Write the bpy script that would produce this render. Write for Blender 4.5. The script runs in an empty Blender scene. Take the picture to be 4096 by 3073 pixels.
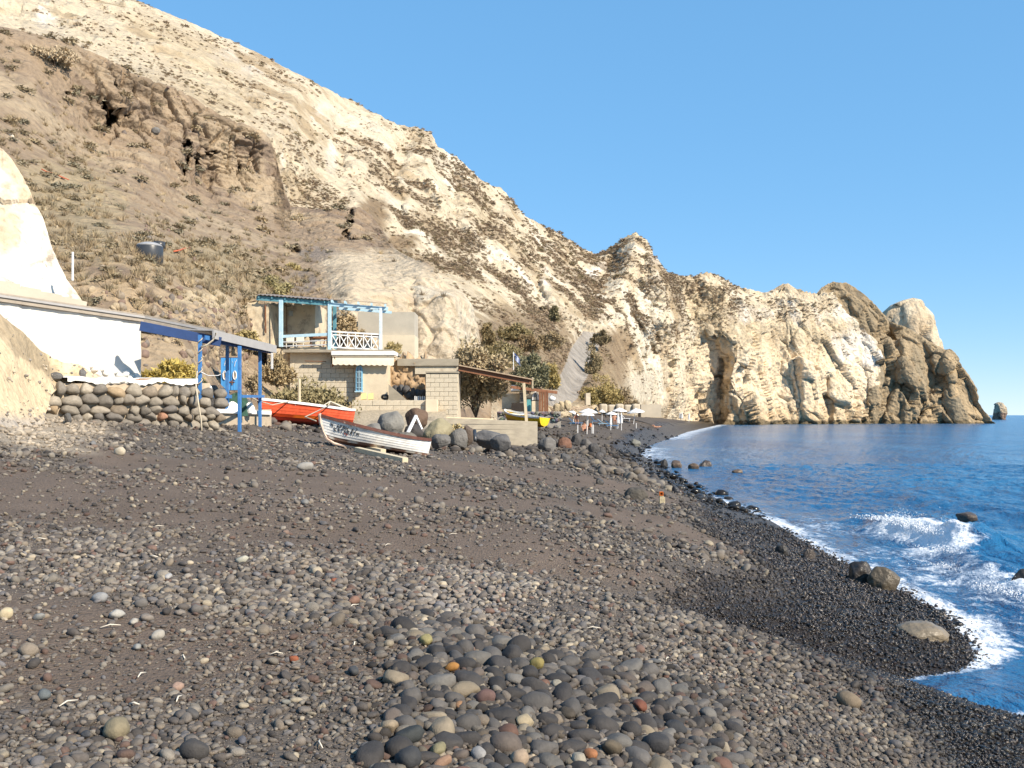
import bpy, bmesh, math, random
import numpy as np
from mathutils import Vector, Matrix, Euler

random.seed(7)
rng = np.random.default_rng(11)
scene = bpy.context.scene
C = scene.collection

# ------------------------------------------------------------------ camera
F, HC, HOR = 1000.0, 3.0, 415.0          # focal length in pixels of a 1024 px frame, eye height above the sea, horizon row
cam = bpy.data.cameras.new('camera')
cam.sensor_width = 36.0
cam.lens = 36.0 * F / 1024.0
cam.shift_y = (HOR - 384.0) / 1024.0
cam.clip_start = 0.1
cam.clip_end = 40000.0
camo = bpy.data.objects.new('camera', cam)
camo.location = (0, 0, HC)
camo.rotation_euler = (math.radians(90), 0, 0)
C.objects.link(camo)
scene.camera = camo

# ------------------------------------------------------------------ sky, sun, exposure
SUN_EL = math.radians(35)
SUN_AZ = math.radians(129)               # clockwise from +Y: right of the camera and a little behind it
to_sun = Vector((math.sin(SUN_AZ) * math.cos(SUN_EL), math.cos(SUN_AZ) * math.cos(SUN_EL), math.sin(SUN_EL)))
world = bpy.data.worlds.new('World')
scene.world = world
world.use_nodes = True
wn = world.node_tree.nodes
wl = world.node_tree.links
sky = wn.new('ShaderNodeTexSky')
sky.sky_type = 'NISHITA'
sky.sun_disc = False
sky.sun_elevation = SUN_EL
sky.sun_rotation = SUN_AZ
sky.altitude = 0
sky.air_density = 0.6
sky.dust_density = 0.0
sky.ozone_density = 8.0
bg = wn['Background']
bg.inputs['Strength'].default_value = 0.15
sky_gamma = wn.new('ShaderNodeGamma')          # the whole dome alike: softer gradient, clearer blue
sky_gamma.inputs['Gamma'].default_value = 0.29
sky_hsv = wn.new('ShaderNodeHueSaturation')
sky_hsv.inputs['Saturation'].default_value = 1.98
sky_hsv.inputs['Value'].default_value = 2.7
wl.new(sky.outputs['Color'], sky_gamma.inputs['Color'])
wl.new(sky_gamma.outputs['Color'], sky_hsv.inputs['Color'])
wl.new(sky_hsv.outputs['Color'], bg.inputs['Color'])
sun = bpy.data.lights.new('sun', 'SUN')
sun.energy = 4.9
sun.angle = math.radians(0.53)
sun.color = (1.0, 0.885, 0.72)
suno = bpy.data.objects.new('sun', sun)
suno.rotation_euler = to_sun.to_track_quat('Z', 'Y').to_euler()
suno.location = (60, -60, 80)
C.objects.link(suno)
vs = scene.view_settings
vs.view_transform = 'Standard'
vs.look = 'None'
vs.gamma = 1.0
vs.use_curve_mapping = False
vs.exposure = 0.62
scene.cycles.max_bounces = 6
scene.cycles.caustics_reflective = False
scene.cycles.caustics_refractive = False

# ------------------------------------------------------------------ numeric helpers
def P(px, py, Y):
    return Vector(((px - 512.0) / F * Y, Y, HC + (HOR - py) / F * Y))

def _hash(ix, iy, iz, seed):
    h = (ix.astype(np.int64) * 374761393 + iy.astype(np.int64) * 668265263 + iz.astype(np.int64) * 2147483647 + seed * 1274126177) & 0xFFFFFFFF
    h = ((h ^ (h >> 13)) * 1274126177) & 0xFFFFFFFF
    h = ((h ^ (h >> 16)) * 2246822519) & 0xFFFFFFFF
    return ((h ^ (h >> 15)) & 0xFFFFFF) / float(0xFFFFFF)

def vnoise(p, seed=0):
    p = np.asarray(p, float)
    i = np.floor(p)
    f = p - i
    f = f * f * f * (f * (f * 6 - 15) + 10)
    i = i.astype(np.int64)
    out = 0
    for dx in (0, 1):
        wx = f[:, 0] if dx else 1 - f[:, 0]
        for dy in (0, 1):
            wy = f[:, 1] if dy else 1 - f[:, 1]
            for dz in (0, 1):
                wz = f[:, 2] if dz else 1 - f[:, 2]
                out = out + wx * wy * wz * _hash(i[:, 0] + dx, i[:, 1] + dy, i[:, 2] + dz, seed)
    return out * 2 - 1

def fbm(p, octaves=4, seed=0, gain=0.5, ridged=False):
    a, s, n = 1.0, 0.0, 0.0
    p = np.array(p, float)
    rot = np.array([[0.8, 0.6, 0], [-0.6, 0.8, 0], [0, 0, 1]]) @ np.array([[1, 0, 0], [0, 0.8, -0.6], [0, 0.6, 0.8]])
    for k in range(octaves):
        v = vnoise(p, seed + k * 17)
        if ridged:
            v = 1 - 2 * np.abs(v)
        s = s + a * v
        n += a
        a *= gain
        p = p @ rot.T * 2.03
    return s / n

def worley(p, seed=0, facets=False):
    """cracked-rock cells: distance to the crack and a random value per cell"""
    p = np.asarray(p, float)
    i = np.floor(p).astype(np.int64)
    f1 = np.full(len(p), 9.0); f2 = np.full(len(p), 9.0); cid = np.zeros(len(p)); tilt = np.zeros(len(p))
    for dx in (-1, 0, 1):
        for dy in (-1, 0, 1):
            for dz in (-1, 0, 1):
                a_, b_, c_ = i[:, 0] + dx, i[:, 1] + dy, i[:, 2] + dz
                h = _hash(a_, b_, c_, seed)
                q0 = a_ + h; q1 = b_ + (h * 7919.0) % 1.0; q2 = c_ + (h * 104729.0) % 1.0
                d = (q0 - p[:, 0]) ** 2 + (q1 - p[:, 1]) ** 2 + (q2 - p[:, 2]) ** 2
                near_ = d < f1
                f2 = np.where(near_, f1, np.minimum(f2, d))
                cid = np.where(near_, (h * 31.7) % 1.0, cid)
                if facets:
                    g0, g1, g2 = (h * 57.3) % 1.0 - .5, (h * 911.7) % 1.0 - .5, (h * 3571.9) % 1.0 - .5
                    tilt = np.where(near_, g0 * (p[:, 0] - q0) + g1 * (p[:, 1] - q1) + g2 * (p[:, 2] - q2), tilt)
                f1 = np.where(near_, d, f1)
    if facets: return np.sqrt(f2) - np.sqrt(f1), cid * 2 - 1, tilt
    return np.sqrt(f2) - np.sqrt(f1), cid * 2 - 1

def lin(x, pts):
    xs_, ys_ = zip(*pts)
    return np.interp(x, xs_, ys_)

def smooth(a, b, x):
    t = np.clip((x - a) / (b - a), 0, 1)
    return t * t * (3 - 2 * t)

class TPS:
    def __init__(self, pts):
        a = np.array(pts, float)
        self.c = a[:, :2] / 100.0
        v = np.log(a[:, 2])
        n = len(a)
        d = np.linalg.norm(self.c[:, None] - self.c[None], axis=2)
        K = np.where(d > 0, d * d * np.log(np.maximum(d, 1e-9)), 0) + np.eye(n) * 0.01
        Pm = np.c_[np.ones(n), self.c]
        A = np.block([[K, Pm], [Pm.T, np.zeros((3, 3))]])
        self.w = np.linalg.solve(A, np.r_[v, 0, 0, 0])
    def __call__(self, px, py):
        q = np.c_[np.ravel(px), np.ravel(py)] / 100.0
        out = np.zeros(len(q))
        for k in range(0, len(q), 40000):
            s = q[k:k + 40000]
            d = np.linalg.norm(s[:, None] - self.c[None], axis=2)
            U = np.where(d > 0, d * d * np.log(np.maximum(d, 1e-9)), 0)
            out[k:k + 40000] = U @ self.w[:len(self.c)] + np.c_[np.ones(len(s)), s] @ self.w[len(self.c):]
        return np.exp(out).reshape(np.shape(px))

def in_poly(px, py, poly):
    px, py = np.asarray(px), np.asarray(py)
    c = np.zeros(px.shape, bool)
    n = len(poly)
    for k in range(n):
        x1, y1 = poly[k]
        x2, y2 = poly[(k + 1) % n]
        hit = ((y1 > py) != (y2 > py)) & (px < (x2 - x1) * (py - y1) / ((y2 - y1) + 1e-12) + x1)
        c ^= hit
    return c

def seg_dist(px, py, line):
    """distance to a polyline and the parameter along it"""
    best = np.full(np.shape(px), 1e9)
    for (x1, y1), (x2, y2) in zip(line[:-1], line[1:]):
        dx, dy = x2 - x1, y2 - y1
        t = np.clip(((px - x1) * dx + (py - y1) * dy) / (dx * dx + dy * dy), 0, 1)
        d = np.hypot(px - x1 - t * dx, py - y1 - t * dy)
        best = np.minimum(best, d)
    return best

# ------------------------------------------------------------------ materials
def nt(m):
    m.use_nodes = True
    return m.node_tree.nodes, m.node_tree.links

def ramp(n, stops):
    r = n.new('ShaderNodeValToRGB')
    el = r.color_ramp.elements
    while len(el) < len(stops):
        el.new(0.5)
    for e, (p, c) in zip(el, stops):
        e.position = p
        e.color = c if len(c) == 4 else (*c, 1)
    return r

MATS = {}
def mat(name, rgb, rough=0.75, var=0.18, scale=6.0, bump=0.25, bscale=40.0, metallic=0.0, spec=0.35, dirt=None, dirt_amount=0.5, streak=1.0):
    """paint, plaster, wood ...: base colour with uneven tone, wear patches and fine relief"""
    if name in MATS:
        return MATS[name]
    m = bpy.data.materials.new(name)
    n, l = nt(m)
    b = n['Principled BSDF']
    tc = n.new('ShaderNodeTexCoord')
    mp = n.new('ShaderNodeMapping')
    mp.inputs['Scale'].default_value = (1, 1, streak)
    l.new(tc.outputs['Object'], mp.inputs['Vector'])
    no = n.new('ShaderNodeTexNoise')
    no.inputs['Scale'].default_value = scale
    no.inputs['Detail'].default_value = 5
    no.inputs['Roughness'].default_value = 0.65
    l.new(mp.outputs['Vector'], no.inputs['Vector'])
    lo = tuple(max(0, c * (1 - var)) for c in rgb)
    hi = tuple(min(1, c * (1 + var)) for c in rgb)
    r = ramp(n, [(0.3, lo), (0.7, hi)])
    l.new(no.outputs['Fac'], r.inputs['Fac'])
    col = r.outputs['Color']
    if dirt:
        n2 = n.new('ShaderNodeTexNoise')
        n2.inputs['Scale'].default_value = scale * 0.7
        n2.inputs['Detail'].default_value = 8
        n2.inputs['Roughness'].default_value = 0.75
        l.new(mp.outputs['Vector'], n2.inputs['Vector'])
        r2 = ramp(n, [(0.62 - dirt_amount * 0.22, (0, 0, 0)), (0.72 - dirt_amount * 0.2, (1, 1, 1))])
        l.new(n2.outputs['Fac'], r2.inputs['Fac'])
        mx = n.new('ShaderNodeMixRGB')
        l.new(r2.outputs['Color'], mx.inputs['Fac'])
        l.new(col, mx.inputs['Color1'])
        mx.inputs['Color2'].default_value = (*dirt, 1)
        col = mx.outputs['Color']
    l.new(col, b.inputs['Base Color'])
    b.inputs['Roughness'].default_value = rough
    b.inputs['Metallic'].default_value = metallic
    b.inputs['Specular IOR Level'].default_value = spec
    if bump > 0:
        nb = n.new('ShaderNodeTexNoise')
        nb.inputs['Scale'].default_value = bscale
        nb.inputs['Detail'].default_value = 4
        l.new(mp.outputs['Vector'], nb.inputs['Vector'])
        bp = n.new('ShaderNodeBump')
        bp.inputs['Strength'].default_value = bump
        bp.inputs['Distance'].default_value = 0.02
        l.new(nb.outputs['Fac'], bp.inputs['Height'])
        l.new(bp.outputs['Normal'], b.inputs['Normal'])
    MATS[name] = m
    return m

def earth_mat(name, scale, bump, bdist, rough=0.9, wet=False):
    """ground and rock: the colour of the place is stored on the vertices, the grain comes from noise"""
    m = bpy.data.materials.new(name)
    n, l = nt(m)
    b = n['Principled BSDF']
    at = n.new('ShaderNodeAttribute')
    at.attribute_name = 'Col'
    tc = n.new('ShaderNodeTexCoord')
    no = n.new('ShaderNodeTexNoise')
    no.inputs['Scale'].default_value = scale
    no.inputs['Detail'].default_value = 8
    no.inputs['Roughness'].default_value = 0.7
    l.new(tc.outputs['Object'], no.inputs['Vector'])
    r = ramp(n, [(0.25, (0.62, 0.60, 0.58)), (0.5, (1, 1, 1)), (0.78, (1.28, 1.26, 1.22))])
    l.new(no.outputs['Fac'], r.inputs['Fac'])
    mx = n.new('ShaderNodeMixRGB')
    mx.blend_type = 'MULTIPLY'
    mx.inputs['Fac'].default_value = 1
    l.new(at.outputs['Color'], mx.inputs['Color1'])
    l.new(r.outputs['Color'], mx.inputs['Color2'])
    l.new(mx.outputs['Color'], b.inputs['Base Color'])
    vo = n.new('ShaderNodeTexVoronoi')
    vo.inputs['Scale'].default_value = scale * 1.6
    l.new(tc.outputs['Object'], vo.inputs['Vector'])
    ad = n.new('ShaderNodeMath')
    ad.operation = 'MULTIPLY_ADD'
    ad.inputs[1].default_value = 0.5
    l.new(vo.outputs['Distance'], ad.inputs[0])
    l.new(no.outputs['Fac'], ad.inputs[2])
    bp = n.new('ShaderNodeBump')
    bp.inputs['Strength'].default_value = bump
    bp.inputs['Distance'].default_value = bdist
    l.new(ad.outputs[0], bp.inputs['Height'])
    l.new(bp.outputs['Normal'], b.inputs['Normal'])
    b.inputs['Specular IOR Level'].default_value = 0.25
    if wet:
        aw = n.new('ShaderNodeAttribute')
        aw.attribute_name = 'wet'
        mr = n.new('ShaderNodeMapRange')
        mr.inputs['To Min'].default_value = rough
        mr.inputs['To Max'].default_value = 0.28
        l.new(aw.outputs['Fac'], mr.inputs['Value'])
        l.new(mr.outputs['Result'], b.inputs['Roughness'])
    else:
        b.inputs['Roughness'].default_value = rough
    return m

def tint_mat(name, source, rough=0.8, scale=9.0, var=0.35, bump=0.3, bdist=0.01, wet=False, trans=0.0):
    """stones and leaves: one tint per stone, from the instance ('inst') or from the object colour ('obj')"""
    m = bpy.data.materials.new(name)
    n, l = nt(m)
    b = n['Principled BSDF']
    if source == 'inst':
        at = n.new('ShaderNodeAttribute')
        at.attribute_type = 'INSTANCER'
        at.attribute_name = 'tint'
        col = at.outputs['Color']
    else:
        at = n.new('ShaderNodeObjectInfo')
        col = at.outputs['Color']
    tc = n.new('ShaderNodeTexCoord')
    no = n.new('ShaderNodeTexNoise')
    no.inputs['Scale'].default_value = scale
    no.inputs['Detail'].default_value = 6
    no.inputs['Roughness'].default_value = 0.7
    l.new(tc.outputs['Object'], no.inputs['Vector'])
    r = ramp(n, [(0.25, (1 - var,) * 3), (0.75, (1 + var,) * 3)])
    l.new(no.outputs['Fac'], r.inputs['Fac'])
    mx = n.new('ShaderNodeMixRGB')
    mx.blend_type = 'MULTIPLY'
    mx.inputs['Fac'].default_value = 1
    l.new(col, mx.inputs['Color1'])
    l.new(r.outputs['Color'], mx.inputs['Color2'])
    l.new(mx.outputs['Color'], b.inputs['Base Color'])
    if bump:
        nb = n.new('ShaderNodeTexNoise')
        nb.inputs['Scale'].default_value = scale * 3.5
        nb.inputs['Detail'].default_value = 5
        l.new(tc.outputs['Object'], nb.inputs['Vector'])
        bp = n.new('ShaderNodeBump')
        bp.inputs['Strength'].default_value = bump
        bp.inputs['Distance'].default_value = bdist
        l.new(nb.outputs['Fac'], bp.inputs['Height'])
        l.new(bp.outputs['Normal'], b.inputs['Normal'])
    b.inputs['Specular IOR Level'].default_value = 0.3
    if wet and source == 'inst':
        aw = n.new('ShaderNodeAttribute')
        aw.attribute_type = 'INSTANCER'
        aw.attribute_name = 'wet'
        mr = n.new('ShaderNodeMapRange')
        mr.inputs['To Min'].default_value = rough
        mr.inputs['To Max'].default_value = 0.22
        l.new(aw.outputs['Fac'], mr.inputs['Value'])
        l.new(mr.outputs['Result'], b.inputs['Roughness'])
    else:
        b.inputs['Roughness'].default_value = rough
    return m

# ------------------------------------------------------------------ object helpers
def tag(o, label=None, cat=None, group=None, kind=None):
    if label: o['label'] = label
    if cat: o['category'] = cat
    if group: o['group'] = group
    if kind: o['kind'] = kind
    return o

def thing(name, label, cat, loc, group=None, rz=0.0):
    o = bpy.data.objects.new(name, None)
    o.empty_display_size = 0.2
    o.location = loc
    o.rotation_euler = (0, 0, rz)
    C.objects.link(o)
    return tag(o, label, cat, group)

def grid_mesh(name, pos, cols=None, extra=None, material=None, smooth_=True, face_mask=None):
    """a sheet of quads from an array of positions (rows, columns, 3)"""
    R_, K_, _ = pos.shape
    idx = np.arange(R_ * K_).reshape(R_, K_)
    q = np.stack([idx[:-1, :-1], idx[:-1, 1:], idx[1:, 1:], idx[1:, :-1]], -1).reshape(-1, 4)
    if face_mask is not None:
        q = q[face_mask.reshape(-1)]
        used = np.unique(q)
        remap = np.full(R_ * K_, -1)
        remap[used] = np.arange(len(used))
        q = remap[q]
    else:
        used = np.arange(R_ * K_)
    v = pos.reshape(-1, 3)[used]
    me = bpy.data.meshes.new(name)
    me.vertices.add(len(v))
    me.vertices.foreach_set('co', v.astype(np.float32).ravel())
    me.loops.add(q.size)
    me.loops.foreach_set('vertex_index', q.astype(np.int32).ravel())
    me.polygons.add(len(q))
    me.polygons.foreach_set('loop_start', np.arange(0, q.size, 4, dtype=np.int32))
    me.polygons.foreach_set('loop_total', np.full(len(q), 4, np.int32))
    me.update(calc_edges=True)
    me.validate()
    if cols is not None:
        a = me.attributes.new('Col', 'FLOAT_COLOR', 'POINT')
        c = np.c_[cols.reshape(-1, 3)[used], np.ones(len(used))]
        a.data.foreach_set('color', c.astype(np.float32).ravel())
    for k, val in (extra or {}).items():
        a = me.attributes.new(k, 'FLOAT', 'POINT')
        a.data.foreach_set('value', val.reshape(-1)[used].astype(np.float32))
    me.polygons.foreach_set('use_smooth', np.full(len(q), smooth_))
    if material: me.materials.append(material)
    o = bpy.data.objects.new(name, me)
    C.objects.link(o)
    return o

class MB:
    """collects boxes, bars, tubes and patches of ONE part"""
    def __init__(self):
        self.v, self.f, self.mi, self.cur = [], [], [], 0
    def add(self, vs_, fs_):
        o = len(self.v)
        self.v += [Vector(p) for p in vs_]
        for q in fs_:
            self.f.append([o + i for i in q])
            self.mi.append(self.cur)
        return self
    def box(self, c, s, R=None):
        c = Vector(c)
        R = R or Matrix.Identity(3)
        pts = []
        for x in (-.5, .5):
            for y in (-.5, .5):
                for z in (-.5, .5):
                    pts.append(c + R @ Vector((x * s[0], y * s[1], z * s[2])))
        return self.add(pts, [(0, 1, 3, 2), (4, 6, 7, 5), (0, 4, 5, 1), (2, 3, 7, 6), (0, 2, 6, 4), (1, 5, 7, 3)])
    def fbox(self, x0, x1, y0, y1, Y, dY):
        """box whose front face covers the pixel rectangle at depth Y"""
        a, b = P(x0, y1, Y), P(x1, y0, Y)
        return self.box(((a.x + b.x) / 2, Y + dY / 2, (a.z + b.z) / 2), (b.x - a.x, dY, b.z - a.z))
    def bar(self, a, b, w, h=None, up=(0, 0, 1)):
        a, b = Vector(a), Vector(b)
        h = h or w
        d = (b - a)
        L = d.length
        d.normalize()
        u = Vector(up)
        if abs(d.dot(u)) > 0.95: u = Vector((0, 1, 0))
        s = d.cross(u).normalized()
        u = s.cross(d).normalized()
        R = Matrix((d, s, u)).transposed()
        return self.box((a + b) / 2, (L, w, h), R)
    def tube(self, pts, r, n=8, cap=True):
        pts = [Vector(p) for p in pts]
        rr = r if isinstance(r, (list, tuple)) else [r] * len(pts)
        base = len(self.v)
        vs_, fs_ = [], []
        for i, p in enumerate(pts):
            d = (pts[min(i + 1, len(pts) - 1)] - pts[max(i - 1, 0)]).normalized()
            u = Vector((0, 0, 1)) if abs(d.z) < 0.9 else Vector((1, 0, 0))
            s = d.cross(u).normalized()
            u = s.cross(d)
            for k in range(n):
                a = 2 * math.pi * k / n
                vs_.append(p + (s * math.cos(a) + u * math.sin(a)) * rr[i])
        for i in range(len(pts) - 1):
            for k in range(n):
                k2 = (k + 1) % n
                fs_.append((i * n + k, i * n + k2, (i + 1) * n + k2, (i + 1) * n + k))
        if cap:
            fs_.append(tuple(range(n - 1, -1, -1)))
            fs_.append(tuple((len(pts) - 1) * n + k for k in range(n)))
        return self.add(vs_, fs_)
    def prism(self, poly, Y0, Y1):
        """polygon of (x, z) points extruded along y"""
        n = len(poly)
        vs_ = [(x, Y0, z) for x, z in poly] + [(x, Y1, z) for x, z in poly]
        fs_ = [tuple(range(n)), tuple(range(2 * n - 1, n - 1, -1))]
        fs_ += [(i, i + n, (i + 1) % n + n, (i + 1) % n) for i in range(n)]
        return self.add(vs_, fs_)
    def sheet(self, rows):
        k = len(rows[0])
        vs_ = [p for r in rows for p in r]
        fs_ = [(i * k + j, i * k + j + 1, (i + 1) * k + j + 1, (i + 1) * k + j) for i in range(len(rows) - 1) for j in range(k - 1)]
        return self.add(vs_, fs_)
    def build(self, name, material, parent=None, smooth_=False, bevel=0.0, label=None, cat=None, group=None, kind=None, col=None):
        me = bpy.data.meshes.new(name)
        if parent is not None:
            M = parent.matrix_basis.copy()
            pp = parent
            while pp.parent is not None:
                pp = pp.parent
                M = pp.matrix_basis @ M
            org = None
            Mi = M.inverted()
            vs_ = [Mi @ p for p in self.v]
        else:
            xs_ = [p.x for p in self.v]; ys_ = [p.y for p in self.v]; zs_ = [p.z for p in self.v]
            org = Vector(((min(xs_) + max(xs_)) / 2, (min(ys_) + max(ys_)) / 2, min(zs_)))
            vs_ = [p - org for p in self.v]
        me.from_pydata([tuple(p) for p in vs_], [], self.f)
        ms = material if isinstance(material, (list, tuple)) else [material]
        for mm in ms: me.materials.append(mm)
        if len(ms) > 1:
            me.polygons.foreach_set('material_index', self.mi)
        bm = bmesh.new(); bm.from_mesh(me)
        bmesh.ops.recalc_face_normals(bm, faces=bm.faces)
        bm.to_mesh(me); bm.free()
        if smooth_: me.polygons.foreach_set('use_smooth', [True] * len(me.polygons))
        if col is not None:
            a = me.attributes.new('Col', 'FLOAT_COLOR', 'POINT')
            a.data.foreach_set('color', np.array([(*c, 1) for c in col], np.float32).ravel())
        o = bpy.data.objects.new(name, me)
        C.objects.link(o)
        if parent is not None: o.parent = parent
        else: o.location = org
        if bevel:
            bv = o.modifiers.new('bevel', 'BEVEL')
            bv.width = bevel; bv.segments = 2; bv.limit_method = 'ANGLE'
        return tag(o, label, cat, group, kind)

# stone shapes shared by everything made of stones
def stone_mesh(name, seed, sub=2, flat=(1, 1, 0.7), amp=0.18, freq=1.3, facets=0, smooth_=True):
    bm = bmesh.new()
    bmesh.ops.create_icosphere(bm, subdivisions=sub, radius=0.5)
    v = np.array([p.co[:] for p in bm.verts])
    n = v / np.linalg.norm(v, axis=1)[:, None]
    r = 1 + amp * fbm(n * freq + seed * 7.3, 3, seed) * 1.6
    if facets:
        rs = np.random.default_rng(seed)
        for _ in range(facets):
            d = rs.normal(size=3); d /= np.linalg.norm(d)
            h = rs.uniform(0.62, 0.9)
            pr = n @ d * r
            r = np.where(pr > h, r * (h + (pr - h) * 0.12) / np.maximum(pr, 1e-6), r)
    v = n * r[:, None] * 0.5 * np.array(flat)
    for p, c in zip(bm.verts, v): p.co = c
    me = bpy.data.meshes.new(name)
    bm.to_mesh(me); bm.free()
    me.polygons.foreach_set('use_smooth', [smooth_] * len(me.polygons))
    return me

def scatter(name, meshes, pts, rots, scls, tints, wets=None, idx=None, label=None, kind='stuff', material=None):
    """one object that instances small shared meshes on a cloud of points"""
    pts = np.asarray(pts, np.float32)
    n = len(pts)
    me = bpy.data.meshes.new(name)
    me.vertices.add(n)
    me.vertices.foreach_set('co', pts.ravel())
    def att(nm, ty, key, val):
        a = me.attributes.new(nm, ty, 'POINT')
        a.data.foreach_set(key, np.asarray(val).ravel())
    att('rot', 'FLOAT_VECTOR', 'vector', np.asarray(rots, np.float32))
    att('scl', 'FLOAT_VECTOR', 'vector', np.asarray(scls, np.float32))
    att('tint', 'FLOAT_COLOR', 'color', np.c_[np.asarray(tints), np.ones(n)].astype(np.float32))
    att('wet', 'FLOAT', 'value', (np.zeros(n) if wets is None else wets).astype(np.float32))
    att('idx', 'INT', 'value', (np.random.default_rng(n).integers(0, len(meshes), n) if idx is None else idx).astype(np.int32))
    o = bpy.data.objects.new(name, me)
    C.objects.link(o)
    pc = bpy.data.collections.new(name + '_shapes')
    for k, sm in enumerate(meshes):
        if material and not sm.materials: sm.materials.append(material)
        po = bpy.data.objects.new('%s_shape_%02d' % (name, k), sm)
        pc.objects.link(po)
    g = bpy.data.node_groups.new(name, 'GeometryNodeTree')
    g.interface.new_socket('Geometry', in_out='INPUT', socket_type='NodeSocketGeometry')
    g.interface.new_socket('Geometry', in_out='OUTPUT', socket_type='NodeSocketGeometry')
    N, L = g.nodes, g.links
    gi, go = N.new('NodeGroupInput'), N.new('NodeGroupOutput')
    ci = N.new('GeometryNodeCollectionInfo')
    ci.inputs['Collection'].default_value = pc
    ci.inputs['Separate Children'].default_value = True
    ci.inputs['Reset Children'].default_value = True
    ip = N.new('GeometryNodeInstanceOnPoints')
    ip.inputs['Pick Instance'].default_value = True
    def named(nm, ty):
        a = N.new('GeometryNodeInputNamedAttribute')
        a.data_type = ty
        a.inputs['Name'].default_value = nm
        return a.outputs['Attribute']
    er = N.new('FunctionNodeEulerToRotation')
    L.new(named('rot', 'FLOAT_VECTOR'), er.inputs[0])
    L.new(gi.outputs[0], ip.inputs['Points'])
    L.new(ci.outputs[0], ip.inputs['Instance'])
    L.new(named('idx', 'INT'), ip.inputs['Instance Index'])
    L.new(er.outputs[0], ip.inputs['Rotation'])
    L.new(named('scl', 'FLOAT_VECTOR'), ip.inputs['Scale'])
    L.new(ip.outputs[0], go.inputs[0])
    md = o.modifiers.new('scatter', 'NODES')
    md.node_group = g
    return tag(o, label, None, None, kind)

# ================================================================== THE BEACH
SHORE = [(0, 3.2), (5, 4.3), (7, 5.2), (8.6, 5.75), (9.5, 5.55), (10.1, 5.05), (10.6, 4.8), (11.1, 4.95), (11.7, 5.5), (13, 6.1), (15, 6.55), (17.4, 6.75),
         (22, 6.85), (28, 7.4), (34, 7.4), (42, 7.6), (50, 8.1), (64, 9.2), (75, 9.8), (95, 13), (120, 18.5), (176, 31), (240, 47), (300, 62), (340, 76), (400, 95)]
PROF = [(-40, -4), (-10, -1.6), (-4, -0.55), (-1, -0.14), (0, 0), (0.6, 0.10), (1.2, 0.24), (2, 0.50), (3, 0.82), (4, 1.10), (5, 1.30), (6.5, 1.50), (9, 1.80), (11, 2.02),
        (13, 2.22), (14, 2.42), (15, 2.66), (17, 2.90), (22, 3.4), (40, 5.0)]
def shore_x(Y): return lin(Y, SHORE)
def beach_z(X, Y):
    X, Y = np.asarray(X, float), np.asarray(Y, float)
    d = shore_x(Y) - X
    z = lin(d, PROF)
    s = lin(Y, [(0, 1), (45, 1.0), (70, 0.90), (95, 0.85), (120, 1.3), (140, 1.6), (170, 1.5), (200, 1.25), (250, 1.05), (290, 0.7), (340, 0.6), (400, 0.6)])
    z = np.where(z > 0, z * s, z)
    p = np.stack([X, Y * 0.55, X * 0], -1).reshape(-1, 3)
    und = fbm(p * 0.35, 3, 5).reshape(X.shape) * 0.10 + fbm(p * 1.7, 2, 9).reshape(X.shape) * 0.025
    return z + und * smooth(0.3, 2.5, d) * lin(Y, [(0, 0.7), (12, 1), (400, 1)])

_Ys = np.geomspace(2.0, 420, 4000)
def G(px, py, lift=0.0):
    """the point of the beach seen at a pixel"""
    x = (px - 512.0) / F * _Ys
    zr = HC + (HOR - py) / F * _Ys
    hit = np.nonzero(zr <= beach_z(x, _Ys))[0]
    k = hit[0] if len(hit) else len(_Ys) - 1
    return Vector((x[k], _Ys[k], float(beach_z(x[k], _Ys[k])) + lift))

def proj(X, Y, Z):
    return 512 + F * X / Y, HOR - F * (Z - HC) / Y

# sandy patches and shingle banks, as centre (pixel they are seen at) and radius in metres
def world_patch(lst):
    return [(G(a, b).x, G(a, b).y, rx, ry) for a, b, rx, ry in lst]
SAND = world_patch([(90, 500, 5.5, 2.6), (230, 505, 4.0, 2.0), (655, 525, 1.5, 1.6), (330, 480, 4.0, 2.5), (420, 535, 2.4, 1.0), (250, 640, 1.5, 0.55), (60, 655, 0.9, 0.5), (560, 480, 3.5, 2.5)])
def sandiness(X, Y):
    s = np.zeros(np.shape(X))
    for cx, cy, rx, ry in SAND:
        s = np.maximum(s, np.exp(-((X - cx) / rx) ** 2 - ((Y - cy) / ry) ** 2))
    p = np.stack([X * 0.9, Y * 0.6, X * 0], -1).reshape(-1, 3)
    n = fbm(p, 4, 31).reshape(np.shape(X))
    return np.clip(smooth(0.15, 0.6, s * 1.2 + n * 0.45) , 0, 1)

PALE = world_patch([(40, 590, 1.3, 1.5), (150, 570, 1.3, 1.2), (300, 560, 1.2, .9), (20, 545, 2.0, 1.2), (480, 600, 1.0, .6), (640, 590, 1.2, .8), (560, 560, 1.4, .8)])
def paleness(X, Y):
    s = np.zeros(np.shape(X))
    for cx, cy, rx, ry in PALE:
        s = np.maximum(s, np.exp(-((X - cx) / rx) ** 2 - ((Y - cy) / ry) ** 2))
    return s

def wetness(X, Y):
    d = shore_x(Y) - X
    p = np.stack([X, Y * 0.4, X * 0], -1).reshape(-1, 3)
    w = lin(Y, [(0, 1.8), (5, 2.0), (8, 2.5), (11, 2.9), (15, 3.0), (22, 2.5), (40, 1.9), (80, 2.4), (150, 4), (400, 7)])
    return 1 - smooth(0.75, 1.25, d / w + fbm(p * 0.8, 3, 77).reshape(np.shape(X)) * 0.35)

def pale_scree(X, Y):
    d = shore_x(Y) - X
    w_ = fbm(np.stack([X, Y, X * 0], -1).reshape(-1, 3) * .8, 3, 91).reshape(np.shape(X))
    return smooth(13.3, 14.8, d + w_ * 1.2 - np.clip(Y - 17, 0, 8) * .35) * (1 - smooth(22, 25, Y)) * smooth(9, 12, Y)

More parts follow.
